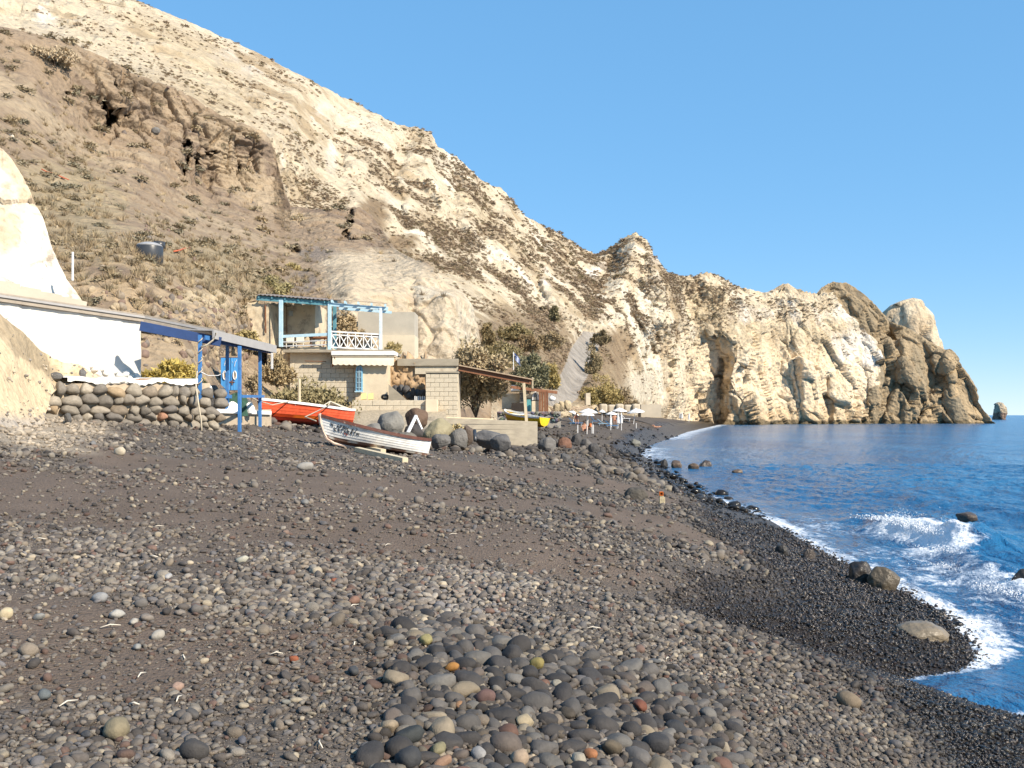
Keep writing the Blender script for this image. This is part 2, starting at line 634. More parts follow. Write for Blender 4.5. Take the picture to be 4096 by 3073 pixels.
rowsY = np.geomspace(1.6, 420, 430)
dd = np.concatenate([np.linspace(-25, -4, 12), np.linspace(-3.8, 3, 80), np.linspace(3.05, 20, 150), np.linspace(20.5, 45, 22)])
BY, BD = np.meshgrid(rowsY, dd, indexing='ij')
BX = shore_x(BY) - BD * lin(BY, [(0, 1), (60, 1), (340, 1.6)])
BZ = beach_z(BX, BY)
sd = sandiness(BX, BY)
wt = wetness(BX, BY)
pp = np.stack([BX, BY, BZ], -1).reshape(-1, 3)
n1 = fbm(pp * 2.2, 4, 3).reshape(BX.shape)[..., None]
gravel = np.array([0.122, 0.103, 0.088]) * (1 + 0.25 * n1)
sandc = np.array([0.150, 0.113, 0.088]) * (1 + 0.18 * n1)
col = gravel * (1 - sd[..., None]) + sandc * sd[..., None]
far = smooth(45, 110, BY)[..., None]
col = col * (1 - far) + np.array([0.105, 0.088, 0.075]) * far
pale = pale_scree(BX, BY)[..., None]
col = col * (1 - pale) + np.array([0.33, 0.275, 0.21]) * (1 + 0.2 * n1) * pale
wetc = np.array([0.030, 0.024, 0.021]) * (1 + 0.3 * n1)
col = col * (1 - wt[..., None]) + wetc * wt[..., None]
m_beach = earth_mat('black_sand_and_gravel', 26, 0.9, 0.03, 0.92, wet=True)
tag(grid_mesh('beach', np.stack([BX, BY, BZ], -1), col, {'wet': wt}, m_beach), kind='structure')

# ================================================================== THE SEA
sy = np.concatenate([np.geomspace(5.5, 60, 430), np.geomspace(60.6, 16000, 150)])
su = np.concatenate([np.linspace(0, 0.36, 300) , np.linspace(0.365, 1, 80)])
SY, SU = np.meshgrid(sy, su, indexing='ij')
wid = lin(SY, [(0, 22), (20, 26), (60, 70), (400, 500), (16000, 16000)])
left = lin(SY, [(0, 1.2), (60, 1.2), (420, 3), (500, 150), (16000, 9000)])
SX = shore_x(SY) - left + SU * (wid + left)
off = SX - shore_x(SY)
CREST = [(7.9, 13.5), (8.2, 15.6), (8.5, 17.9), (9.2, 20), (9.9, 22.6), (9.6, 25.5), (9.9, 30)]
cy_ = [b for a, b in CREST]; cx_ = [a for a, b in CREST]
cd = SX - np.interp(SY, cy_, cx_)                    # distance seaward of the breaking crest
hgt = lin(SY, [(12.5, 0), (14.5, 0.30), (16, 0.40), (18, 0.32), (20, 0.38), (22.3, 0.66), (24, 0.58), (26, 0.30), (29, 0)])
p2 = np.stack([SX, SY, SX * 0], -1).reshape(-1, 3)
na = fbm(p2 * np.array([1.3, 0.9, 1]), 4, 41).reshape(SX.shape)
nb_ = fbm(p2 * 0.33, 3, 52).reshape(SX.shape)
nr = fbm(p2 * np.array([2.6, 1.2, 1]), 4, 43, ridged=True).reshape(SX.shape)
calm = smooth(-0.3, 3.5, off)
fade = 1 - smooth(70, 160, SY)
SZ = (na * 0.075 + nr * 0.05) * (0.10 + 0.90 * calm) * fade + nb_ * 0.10 * calm * fade
front = np.exp(-(np.minimum(cd, 0) / 0.55) ** 2) * np.exp(-(np.maximum(cd, 0) / 1.4) ** 2)
SZ += hgt * front * (1 + 0.35 * na)
SZ += 0.16 * np.exp(-((cd - 4.6 - nb_ * 0.8) / 0.9) ** 2) * smooth(13, 17, SY) * (1 - smooth(34, 46, SY))
SZ += 0.02
swash = (0.16 * np.exp(-((SY - 10.2) / 1.0) ** 2)) * (1 - smooth(0.0, 2.5, off))
SZ += swash
foam = np.zeros(SX.shape)
bz = beach_z(SX, SY)
depth = SZ - bz
near = 1 - smooth(30, 60, SY)
foam += 0.62 * (1 - smooth(0.015, 0.11, depth)) * near * lin(SY, [(0, .5), (9, .9), (11.5, 0.8), (13, .55), (24, .5), (60, .6)])
foam += 0.16 * smooth(-3.6, -0.8, cd) * (1 - smooth(-0.3, 0.3, cd)) * smooth(11, 13.5, SY) * (1 - smooth(26, 34, SY))
foam += 0.25 * (1 - smooth(0.6, 3.0, off)) * smooth(11, 12.5, SY) * (1 - smooth(30, 46, SY))
foam += 0.75 * np.exp(-((cd + 0.30 + 0.25 * na) / 0.55) ** 2) * smooth(0.28, 0.6, hgt)
foam += 0.25 * front * (hgt > 0.02) * smooth(0.1, 0.5, hgt)
foam += 0.5 * (1 - smooth(0.5, 4.5, off)) * smooth(58, 70, SY) * (1 - smooth(88, 105, SY))
foam += 0.55 * (1 - smooth(0.5, 6.0, off)) * smooth(105, 130, SY) * (1 - smooth(330, 360, SY))
foam = np.clip(foam, 0, 1)

m_sea = bpy.data.materials.new('sea_water')
n, l = nt(m_sea)
b = n['Principled BSDF']
b.inputs['Roughness'].default_value = 0.09
b.inputs['IOR'].default_value = 1.33
tc = n.new('ShaderNodeTexCoord')
def noise_at(scale_vec, scale, detail=5, rough=0.6, dist=0.0):
    mp = n.new('ShaderNodeMapping')
    mp.inputs['Scale'].default_value = scale_vec
    l.new(tc.outputs['Object'], mp.inputs['Vector'])
    q = n.new('ShaderNodeTexNoise')
    q.inputs['Scale'].default_value = scale
    q.inputs['Detail'].default_value = detail
    q.inputs['Roughness'].default_value = rough
    q.inputs['Distortion'].default_value = dist
    l.new(mp.outputs['Vector'], q.inputs['Vector'])
    return q
w1 = noise_at((1, 0.55, 1), 1.1, 7, 0.62)
w2 = noise_at((1, 0.35, 1), 0.10, 5, 0.6)
w3 = noise_at((1, 0.5, 1), 5.0, 4, 0.6)
b1 = n.new('ShaderNodeBump'); b1.inputs['Strength'].default_value = 1.0; b1.inputs['Distance'].default_value = 0.55
l.new(w1.outputs['Fac'], b1.inputs['Height'])
b2 = n.new('ShaderNodeBump'); b2.inputs['Strength'].default_value = 1.0; b2.inputs['Distance'].default_value = 1.6
l.new(w2.outputs['Fac'], b2.inputs['Height']); l.new(b1.outputs['Normal'], b2.inputs['Normal'])
b3 = n.new('ShaderNodeBump'); b3.inputs['Strength'].default_value = 0.8; b3.inputs['Distance'].default_value = 0.06
l.new(w3.outputs['Fac'], b3.inputs['Height']); l.new(b2.outputs['Normal'], b3.inputs['Normal'])
l.new(b3.outputs['Normal'], b.inputs['Normal'])
af = n.new('ShaderNodeAttribute'); af.attribute_name = 'foam'
f1 = noise_at((1, 0.55, 1), 3.2, 9, 0.68, 1.4)
f2 = noise_at((1, 0.4, 1), 0.9, 4, 0.6, 0.5)
s1 = n.new('ShaderNodeMath'); s1.operation = 'MULTIPLY_ADD'; s1.inputs[1].default_value = 0.5
l.new(f2.outputs['Fac'], s1.inputs[0]); l.new(f1.outputs['Fac'], s1.inputs[2])
s2 = n.new('ShaderNodeMath'); s2.operation = 'MULTIPLY_ADD'; s2.inputs[1].default_value = 0.85
l.new(af.outputs['Fac'], s2.inputs[0]); l.new(s1.outputs[0], s2.inputs[2])
gate = n.new('ShaderNodeMath'); gate.operation = 'MULTIPLY'
rf = ramp(n, [(0.0, (0, 0, 0)), (1.0, (1, 1, 1))])
mr = n.new('ShaderNodeMapRange'); mr.inputs['From Min'].default_value = 1.08; mr.inputs['From Max'].default_value = 1.32
l.new(s2.outputs[0], mr.inputs['Value'])
mxc = n.new('ShaderNodeMixRGB')
l.new(mr.outputs['Result'], mxc.inputs['Fac'])
wc = ramp(n, [(0.35, (0.009, 0.090, 0.225)), (0.7, (0.024, 0.160, 0.33))])
l.new(w2.outputs['Fac'], wc.inputs['Fac'])
l.new(wc.outputs['Color'], mxc.inputs['Color1'])
mxc.inputs['Color2'].default_value = (0.80, 0.83, 0.86, 1)
l.new(mxc.outputs['Color'], b.inputs['Base Color'])
mrr = n.new('ShaderNodeMapRange'); mrr.inputs['To Min'].default_value = 0.17; mrr.inputs['To Max'].default_value = 0.8
l.new(mr.outputs['Result'], mrr.inputs['Value'])
l.new(mrr.outputs['Result'], b.inputs['Roughness'])
tag(grid_mesh('sea', np.stack([SX, SY, SZ], -1), None, {'foam': foam}, m_sea), kind='structure')

# spray thrown up by the breaking wave: many small drops and clots of foam
m_foam = mat('foam_white', (0.82, 0.84, 0.86), 0.7, 0.05, 8, 0.2, 30)
drop = [stone_mesh('foam_clot', 60 + k, 2, (1, 1, 0.8), 0.35, 2.0) for k in range(3)]
for dm in drop: dm.materials.append(m_foam)
fp, fs = [], []
def spray(c, along, r_along, r_across, h, num, smin, smax):
    for _ in range(num):
        t = random.gauss(0, 0.5); u = random.gauss(0, 0.45)
        zz = abs(random.gauss(0, 0.42)) * h * max(0.15, 1 - abs(t))
        fp.append((c[0] + along[0] * t * r_along + u * r_across, c[1] + along[1] * t * r_along + u * 0.3, c[2] + zz))
        q = random.uniform(smin, smax) * (1.0 if zz < 0.3 * h else 0.5)
        fs.append((q * 1.5, q * 1.5, q))
spray((9.35, 23.9, 0.40), (-0.15, 1), 1.5, 0.38, 0.42, 1500, 0.006, 0.026)
spray((9.55, 22.2, 0.35), (-0.3, 1), 0.8, 0.30, 0.50, 600, 0.005, 0.020)
spray((8.9, 20.2, 0.22), (-0.35, 1), 0.8, 0.28, 0.34, 500, 0.005, 0.018)
spray((8.2, 18.4, 0.16), (-0.35, 1), 0.8, 0.30, 0.22, 360, 0.005, 0.016)
spray((7.75, 15.6, 0.20), (-0.2, 1), 0.8, 0.28, 0.34, 600, 0.005, 0.018)
fp = np.array(fp)
scatter('sea_spray', drop, fp, rng.uniform(0, 6, (len(fp), 3)), np.array(fs), np.ones((len(fp), 3)))

# ================================================================== THE HILLS
def sheet_land(name, px0, px1, nx, ny, top, bot, depth_f, shape_f, color_f, material, back=((6, -0.5), (30, -14), (80, -60)), road_poly=None, bands=None):
    pxs = np.linspace(px0, px1, nx)
    t = np.linspace(0, 1, ny)
    TY, PX = np.meshgrid(t, pxs, indexing='ij')
    T, B = top(PX), bot(PX)
    PY = B + (T - B) * TY
    Yd = depth_f(PX, PY)
    pos = np.stack([(PX - 512) / F * Yd, Yd, HC + (HOR - PY) / F * Yd], -1)
    # outward normal of the plain surface
    du = np.gradient(pos, axis=1); dv = np.gradient(pos, axis=0)
    nrm = np.cross(du, dv)
    nrm /= np.linalg.norm(nrm, axis=2)[..., None] + 1e-9
    nrm[nrm[..., 1] > 0] *= -1
    n0 = nrm.copy()
    nrm = nrm + np.array([0.15, -0.75, 0.15])          # relief stands out towards the open bay as much as upwards
    nrm /= np.linalg.norm(nrm, axis=2)[..., None]
    view = pos - np.array([0, 0, HC]); view /= np.linalg.norm(view, axis=2)[..., None]
    face = np.clip(np.abs((n0 * view).sum(-1)) * 2.2, 0.22, 1)
    disp = shape_f(PX, PY, TY, pos) * face
    pos = pos + nrm * disp[..., None]
    cols = color_f(PX, PY, TY, pos, disp)
    last = pos[-1]
    extra_p, extra_c = [], []
    for dy, dz in back:
        r = last.copy()
        r[:, 1] += dy
        r[:, 0] *= r[:, 1] / last[:, 1]
        r[:, 2] += dz
        extra_p.append(r); extra_c.append(cols[-1])
    pos2 = np.concatenate([pos, np.array(extra_p)], 0)
    cols2 = np.concatenate([cols, np.array(extra_c)], 0)
    if road_poly is not None:
        cpx = (PX[:-1, :-1] + PX[1:, 1:]) / 2; cpy = (PY[:-1, :-1] + PY[1:, 1:]) / 2
        mk = np.zeros((pos2.shape[0] - 1, pos2.shape[1] - 1), bool)
        mk[:ny - 1] = in_poly(cpx, cpy, road_poly)
        o = grid_mesh(name, pos2, cols2, None, material, True, ~mk)
        r = grid_mesh('road', pos2, cols2, None, material, True, mk)
        tag(r, kind='structure')
    else:
        o = grid_mesh(name, pos2, cols2, None, material)
    tag(o, kind='structure')
    return dict(px=PX, py=PY, pos=pos, nrm=nrm, disp=disp, col=cols)

def gauss(px, py, cx, cy, rx, ry): return np.exp(-((px - cx) / rx) ** 2 - ((py - cy) / ry) ** 2)
def mixc(c, d, m): return c * (1 - m[..., None]) + np.array(d) * m[..., None]

# ---- the pale hill, the saddle with its peak, the cliffs and the brown headland
CREST_W = [(-80, -110), (0, -62), (90, -20), (132, 0), (153, 9), (194, 25), (241, 46), (278, 65), (324, 88), (366, 109), (398, 125), (430, 133), (434, 140), (438, 147), (456, 157), (472, 171), (483, 183), (492, 187), (500, 187), (508, 195),
           (514, 204), (523, 215), (551, 231), (574, 245), (597, 256), (606, 252), (615, 246), (623, 241), (634, 235), (641, 238), (648, 245), (655, 259), (667, 273), (690, 278), (704, 274), (718, 277), (741, 289), (764, 296), (773, 291), (782, 285),
           (789, 287), (796, 292), (817, 293), (824, 286), (833, 281), (840, 282), (847, 281), (856, 287), (866, 294), (878, 306), (889, 319), (898, 324), (907, 327), (926, 340), (949, 354), (963, 370), (972, 389), (981, 407), (988, 419), (992, 425)]
D2 = TPS([(-60, -100, 190), (132, 0, 190), (241, 46, 205), (366, 109, 225), (430, 132, 240), (500, 187, 255), (597, 256, 290), (634, 235, 300), (704, 274, 322), (764, 296, 337), (817, 294, 347), (847, 281, 354), (889, 319, 354), (949, 354, 354), (990, 423, 350),
          (0, 20, 140), (100, 40, 150), (150, 60, 150), (230, 100, 150), (270, 130, 148), (300, 150, 155), (300, 200, 140), (330, 190, 150), (380, 220, 150), (430, 260, 150), (480, 300, 140), (400, 180, 185), (450, 220, 185), (520, 260, 200),
          (560, 300, 190), (600, 300, 225), (640, 280, 260), (520, 310, 160), (560, 330, 170), (590, 333, 192), (575, 360, 158), (555, 395, 128), (600, 392, 150), (600, 404, 147), (630, 404, 185), (650, 404, 225), (661, 408, 245), (500, 330, 125), (490, 380, 95), (530, 380, 104), (560, 415, 118),
          (490, 420, 85), (620, 370, 195), (640, 392, 210), (664, 417, 266), (680, 350, 280), (680, 420, 290), (720, 340, 305), (720, 424, 306), (760, 330, 320), (760, 424, 318), (800, 330, 330), (800, 424, 328), (850, 340, 340), (850, 424, 335),
          (900, 360, 346), (900, 424, 343), (950, 390, 350), (950, 424, 347), (985, 424, 349)])
# ribs that stand out (-) and gullies that cut in (+), as seen lines with a width and a depth in metres
RIBS = [([(748, 322), (742, 345), (738, 372), (748, 400), (756, 424)], 20, -12), ([(668, 322), (672, 350), (676, 385), (682, 424)], 14, -9), ([(706, 345), (704, 370), (700, 400), (698, 424)], 13, 6), ([(722, 360), (716, 424)], 7, 7),
        ([(800, 300), (806, 350), (812, 424)], 20, -8), ([(780, 320), (778, 424)], 8, 4), ([(838, 330), (842, 380), (838, 424)], 18, -7), ([(858, 330), (862, 400), (858, 424)], 5, 4), ([(828, 380), (832, 424)], 4, 5),
        ([(889, 330), (896, 370), (880, 424)], 6, 6), ([(905, 345), (915, 390), (918, 424)], 10, -6), ([(925, 345), (930, 380), (912, 424)], 5, 6), ([(950, 360), (955, 400), (960, 424)], 9, -5), ([(938, 380), (945, 424)], 4, 4),
        ([(634, 236), (628, 262), (618, 292)], 10, -8), ([(655, 262), (662, 300), (650, 330)], 12, -7), ([(612, 262), (600, 290), (590, 318)], 7, 7), ([(704, 276), (712, 300), (722, 330)], 14, -8), ([(690, 285), (688, 320)], 8, 5),
        ([(560, 240), (540, 265), (560, 310)], 9, -5), ([(512, 205), (500, 240), (520, 290)], 10, -7), ([(545, 235), (530, 265), (545, 300)], 6, 5), ([(478, 182), (470, 215), (478, 260)], 9, -6), ([(462, 170), (452, 205), (460, 240)], 6, 5),
        ([(432, 140), (428, 170), (440, 205)], 9, -7), ([(412, 132), (398, 160), (390, 185), (405, 230)], 7, 8), ([(385, 120), (372, 150), (350, 180), (360, 205)], 12, -6), ([(345, 105), (335, 140), (345, 190)], 8, 5), ([(352, 178), (372, 205), (400, 250)], 6, 5),
        ([(300, 85), (285, 120), (300, 170)], 10, -6), ([(250, 60), (240, 90), (262, 120)], 9, 4), ([(540, 262), (556, 290)], 5, 5), ([(550, 312), (575, 318), (590, 326)], 5, -4), ([(520, 300), (548, 310)], 5, -3.5), ([(618, 320), (628, 340), (640, 365)], 6, -6), ([(632, 316), (645, 340)], 5, 6), ([(655, 330), (650, 345), (648, 360)], 5, 6),
        ([(608, 338), (600, 352), (596, 372), (588, 392)], 8, -7), ([(783, 290), (775, 300)], 5, 3), ([(847, 284), (862, 306), (878, 330)], 10, -4), ([(835, 285), (842, 300)], 5, 3),
        ([(742, 372), (750, 390)], 5, 4), ([(690, 372), (694, 395)], 4, 5), ([(668, 360), (662, 400)], 4, 4)]
ROAD = [(583, 331), (601, 334), (599, 345), (595, 358), (590, 372), (583, 384), (578, 398), (566, 408), (545, 405), (548, 392), (559, 378), (565, 365), (570, 350)]
HEAD = [(816, 280), (822, 293), (832, 293), (834, 304), (847, 313), (855, 319), (867, 324), (874, 338), (876, 357), (875, 376), (868, 396), (859, 412), (856, 430), (1010, 430), (1010, 270)]
def road_near(px, py, w):
    inside = in_poly(px, py, ROAD)
    d = seg_dist(px, py, ROAD + ROAD[:1])
    return np.where(inside, 1.0, 1 - smooth(0, w, d))
def depth2(px, py):
    Y = D2(px, py)
    s = 0
    wob = fbm(np.stack([px, py, px * 0], -1).reshape(-1, 3) / 16.0, 3, 88).reshape(px.shape)
    for line, w, a in RIBS:
        dist = seg_dist(px + wob * 5, py, line)
        if line[0][0] > 765: a = a * 0.6
        s = s + a * np.exp(-(dist / w) ** 2)
    crest_lim = smooth(0, 14, py - lin(px, CREST_W))
    return Y + s * np.minimum(Y / 300.0, 1.0) * (0.25 + 0.75 * crest_lim)
def headmask(px, py):
    w = fbm(np.stack([px, py, px * 0], -1).reshape(-1, 3) / 7.0, 4, 21).reshape(px.shape)
    return in_poly(px + w * 5, py + w * 4, HEAD).astype(float)
def shape2(px, py, t, pos):
    p = pos.reshape(-1, 3)
    k = np.clip(pos[..., 1] / 200, 0.4, 1.8)
    A = fbm(p * np.array([1, 0.6, 0.55]) / 15.0, 4, 61, ridged=True).reshape(px.shape)
    Bn = fbm(p * np.array([1, 0.8, 0.6]) / 4.6, 4, 62, ridged=True, gain=0.6).reshape(px.shape)
    Cn = fbm(p / 2.0, 3, 63, gain=0.65).reshape(px.shape)
    steep = smooth(640, 690, px) * smooth(296, 335, py)
    hm = headmask(px, py)
    rocky = np.maximum(steep, hm)
    crag = smooth(0.0, 0.35, fbm(p / 26.0, 3, 68).reshape(px.shape))         # outcrops among the scree
    crest = smooth(0.0, 0.04, 1 - t)
    strata = fbm(p * np.array([0.05, 0.05, 0.9]), 3, 64).reshape(px.shape)
    fine = fbm(p * np.array([1, 1, 1.3]) / 0.9, 2, 69).reshape(px.shape)
    out = (A * 2.2 * (0.35 + 0.65 * crest) * (1 - 0.45 * rocky) + Bn * (0.95 + 1.6 * crag) * (1 - 0.8 * rocky) + Cn * (0.65 + 0.8 * crag) * (1 - 0.85 * rocky) + fine * (0.30 - 0.16 * rocky)) * k + strata * 0.25 * (1 - rocky) * crag
    sel = (rocky.ravel() > 0.02) | (crag.ravel() > 0.5)
    q = p[sel]
    q = q + 0.6 * np.stack([vnoise(q / 5.0, 201), vnoise(q / 5.0, 202), vnoise(q / 5.0, 203)], -1)
    qs = np.stack([q[:, 0] + 0.35 * q[:, 2], q[:, 1], q[:, 2] * 0.42 - 0.12 * q[:, 0]], -1)
    e1, c1, t1 = worley(qs / 12.0, 211, True)
    e2, c2, t2 = worley(qs / 5.0 + 5.3, 212, True)
    fr = np.zeros(len(p))
    fr[sel] = c1 * 0.5 + t1 * 7.5 - 1.1 * np.exp(-(e1 / 0.035) ** 2) + c2 * 0.2 + t2 * 3.4 - 0.6 * np.exp(-(e2 / 0.05) ** 2)
    fr = fr.reshape(px.shape)
    out = out * (1 - 0.45 * rocky) + fr * np.maximum(rocky * (1.0 + 0.25 * hm), 0.30 * smooth(0.5, 0.8, crag)) * (0.3 + 0.7 * crest)
    soft = road_near(px, py, 6) * 0.93
    low = smooth(0, 1, (gauss(px, py, 520, 365, 60, 45)))
    return out * (1 - soft) * (1 - 0.5 * low)
def color2(px, py, t, pos, disp):
    p = pos.reshape(-1, 3)
    def N(s, o, seed): return fbm(p * s, o, seed).reshape(px.shape)
    a, bb, cc = N(1 / 30, 4, 71), N(np.array([1, .8, .45]) / 7, 4, 72), N(1 / 2.2, 3, 73)
    c = np.zeros(px.shape + (3,)) + np.array([0.54, 0.455, 0.33])
    c = mixc(c, (0.64, 0.575, 0.46), smooth(0.05, 0.45, bb))
    c = mixc(c, (0.36, 0.275, 0.175), smooth(0.1, 0.5, -bb - 0.25 * a))
    c = mixc(c, (0.54, 0.43, 0.27), 0.6 * smooth(0.05, 0.5, a))
    warm = smooth(650, 700, px) * smooth(325, 365, py)
    c = mixc(c, (0.68, 0.54, 0.37), 0.75 * warm)
    w = 0
    for g_ in [(228, 58, 30, 9), (255, 70, 25, 7), (45, 22, 16, 14), (600, 268, 12, 6), (592, 274, 14, 5), (850, 310, 18, 10), (868, 345, 14, 26), (846, 345, 18, 20), (315, 118, 10, 14), (330, 160, 8, 20), (280, 160, 3, 22), (760, 315, 30, 10), (545, 285, 6, 26), (655, 265, 10, 18), (800, 318, 30, 20)]:
        w = np.maximum(w, gauss(px, py, *g_))
    c = mixc(c, (0.66, 0.61, 0.54), np.clip(smooth(0.30, 0.75, w * (0.75 + bb * 1.1) + cc * 0.45), 0, 1) * 0.85)
    hm = headmask(px, py)
    hc = np.zeros_like(c) + np.array([0.30, 0.228, 0.142])
    hc = mixc(hc, (0.26, 0.21, 0.14), smooth(-0.1, 0.4, bb))
    hc = mixc(hc, (0.38, 0.285, 0.172), smooth(0.1, 0.5, -bb) * smooth(330, 370, py))
    hc = mixc(hc, (0.17, 0.135, 0.09), smooth(0.15, 0.35, a + cc * 0.4) * (1 - smooth(300, 345, py)))
    c = c * (1 - hm[..., None]) + hc * hm[..., None]
    foot = smooth(398, 416, py + 8 * bb) * smooth(690, 720, px) * (1 - hm)
    c = mixc(c, (0.42, 0.30, 0.17), 0.6 * foot)
    tide = smooth(419.5, 421.5, py + bb * 2) * smooth(700, 730, px)
    c = mixc(c, (0.12, 0.09, 0.05), tide * 0.9)
    soil = np.clip(gauss(px, py, 520, 360, 55, 50) * 1.5 + gauss(px, py, 615, 350, 20, 20) + gauss(px, py, 600, 388, 28, 20) * 1.2 + gauss(px, py, 400, 245, 22, 10) + gauss(px, py, 372, 215, 18, 22), 0, 1)
    c = mixc(c, (0.235, 0.170, 0.105), np.clip(smooth(0.3, 0.7, soil + cc * 0.35), 0, 1))
    c = mixc(c, (0.52, 0.46, 0.36), smooth(0.4, 0.8, gauss(px, py, 640, 388, 24, 22) + cc * 0.3) * 0.8)
    veg = smooth(0.0, 0.45, a * 0.6 + cc * 0.9) * (1 - hm) * (1 - warm) * smooth(100, 240, px)
    c = mixc(c, (0.285, 0.22, 0.14), 0.6 * veg)
    cl_ = fbm(p / np.array([9, 9, 5]), 3, 740).reshape(px.shape)
    core = np.clip(gauss(px, py, 420, 225, 90, 75) * 1.2 + gauss(px, py, 560, 285, 90, 40) + gauss(px, py, 660, 295, 60, 25) * .7 + .15, 0, 1)
    pat = smooth(-.15, .30, cl_ + cc * .25) * core * (1 - hm) * (1 - warm)
    c = mixc(c, (0.25, 0.19, 0.13), 0.78 * np.clip(pat, 0, 1))
    upl = (1 - smooth(330, 430, px)) * smooth(-.2, .35, bb + a * .5)
    c = mixc(c, (0.40, 0.32, 0.22), 0.65 * upl)
    rd = in_poly(px, py, ROAD)
    c = np.where(rd[..., None], np.array([0.29, 0.258, 0.222]) * (1 + 0.2 * cc[..., None]), c)
    return np.clip(c * 1.12 * (1 + 0.12 * cc[..., None]), 0.01, 0.80)
m_tuff = earth_mat('pale_tuff_rock', 0.55, 0.9, 1.1)
hillW = sheet_land('hillside', -80, 992, 1000, 330, lambda x: lin(x, CREST_W), lambda x: np.full(np.shape(x), 428.0), depth2, shape2, color2, m_tuff, road_poly=ROAD)

# ---- the brown ash slope with its weathered cliff, and the cream sandstone bluff behind the houses
TOP1 = [(-80, 18), (0, 27), (37, 36), (75, 44), (112, 62), (137, 75), (186, 94), (217, 112), (249, 127), (262, 132), (268, 138), (274, 150), (279, 170), (285, 193), (291, 207), (331, 210), (359, 207), (372, 216), (384, 233), (395, 249), (412, 258),
        (429, 264), (437, 274), (445, 283), (462, 291), (472, 305), (477, 325), (482, 348), (487, 380), (489, 400)]
D1 = TPS([(60, 420, 30), (150, 400, 31.5), (230, 400, 36), (270, 400, 42), (60, 330, 33), (150, 330, 35), (230, 330, 40), (0, 250, 37), (60, 250, 39), (120, 240, 42), (160, 245, 45), (240, 270, 54), (300, 300, 60), (0, 130, 62), (0, 60, 77),
          (100, 180, 64), (100, 142, 82), (110, 100, 86), (0, 27, 82), (60, 38, 86), (140, 75, 93), (200, 103, 98), (265, 134, 103), (200, 150, 93), (200, 195, 89), (270, 200, 97), (285, 230, 87), (330, 215, 94), (380, 235, 95), (330, 250, 77),
          (360, 268, 68), (420, 270, 69), (430, 300, 65), (475, 310, 69), (482, 350, 68), (400, 340, 60), (345, 340, 55), (320, 400, 52), (400, 400, 55), (480, 400, 63), (290, 330, 54), (250, 360, 46), (-70, 130, 57), (-70, 20, 80), (-70, 420, 28), (-70, 300, 33)])
HOLES = [(112, 118, 6, 7, 5), (105, 107, 3, 6, 4), (108, 126, 4, 5, 4), (103, 130, 3, 4, 3), (127, 119, 2.2, 4, 3), (115, 90, 3, 5, 3.5), (186, 143, 5, 4, 4.5), (195, 160, 1.8, 7, 3), (187, 158, 1.8, 8, 3), (184, 172, 1.5, 5, 2), (207, 153, 3, 1.6, 2), (214, 153, 2.2, 1.6, 2),
         (68, 93, 3, 2, 2), (239, 168, 1.5, 4, 2), (246, 174, 1.5, 3, 2), (350, 222, 4, 3, 3), (346, 236, 5, 4, 3), (352, 213, 2, 4, 3), (296, 252, 5, 3, 2.5), (8, 10, 4, 4, 4), (350, 240, 10, 2, 2)]
def sandstone(px, py):
    w = fbm(np.stack([px, py, px * 0], -1).reshape(-1, 3) / 12.0, 3, 23).reshape(px.shape)
    poly = [(318, 262), (345, 256), (372, 250), (395, 248), (420, 262), (436, 272), (500, 290), (500, 400), (400, 400), (340, 330), (334, 302)]
    v = 0.0
    for ox, oy in ((0, 0), (5, 2), (-5, -2), (2, -5), (-2, 5), (8, 0), (-8, 0)):
        v = v + in_poly(px + ox + w * 7, py + oy + w * 7, poly) / 7.0
    return v
def depth1(px, py):
    Y = D1(px, py)
    for cx, cy, rx, ry, a in HOLES:
        g_ = gauss(px, py, cx, cy, rx, ry)
        Y = Y + a * smooth(0.25, 0.7, g_)
    # the two prongs of the sandstone bluff, with the grey stair of rock between them
    Y = Y - 2.0 * np.exp(-((px - 350) / 16) ** 2) * smooth(258, 285, py) * (px > 300) + 1.2 * np.exp(-((px - 412) / 7) ** 2) * smooth(270, 300, py) - 2.5 * np.exp(-((px - 450) / 18) ** 2) * smooth(285, 300, py)
    return Y
def shape1(px, py, t, pos):
    p = pos.reshape(-1, 3)
    k = np.clip(pos[..., 1] / 90, 0.25, 1.2)
    cliff = np.clip(smooth(60, 110, px) * (1 - smooth(185, 235, py - (px - 100) * 0.12)), 0, 1)
    cliff = np.maximum(cliff, smooth(325, 340, px) * (1 - smooth(232, 262, py)))
    A = fbm(p * np.array([1, .7, .5]) / 8.0, 4, 161, ridged=True).reshape(px.shape)
    Bn = fbm(p / 2.0, 4, 162).reshape(px.shape)
    Cn = fbm(p / 0.7, 3, 163).reshape(px.shape)
    lay = fbm(np.c_[p[:, 0] * 0.05, p[:, 1] * 0.05, p[:, 2] * 1.15], 3, 165).reshape(px.shape)
    lay2 = fbm(np.c_[p[:, 0] * 0.10, p[:, 1] * 0.10, p[:, 2] * 3.0], 2, 166).reshape(px.shape)
    ss = sandstone(px, py)
    out = (A * 0.9 + Bn * 0.45 + Cn * 0.22) * k
    cliff = cliff * (1 - 0.8 * smooth(252, 266, px) * (1 - smooth(292, 302, px)))
    crackA, cellA = worley(p * np.array([.45, .45, .30]), 215)
    crackA = np.exp(-(crackA / 0.08) ** 2).reshape(px.shape); cellA = cellA.reshape(px.shape)
    out = out * (1 - 0.45 * ss) + ss * (cellA * 0.10 - crackA * 0.22) + cliff * (lay * 0.85 + lay2 * 0.50 + cellA * 0.45 - crackA * 0.9) + (1 - cliff) * lay * 0.25 * k + ss * (lay * 0.3)
    return out * (0.25 + 0.75 * smooth(0, 0.03, 1 - t))
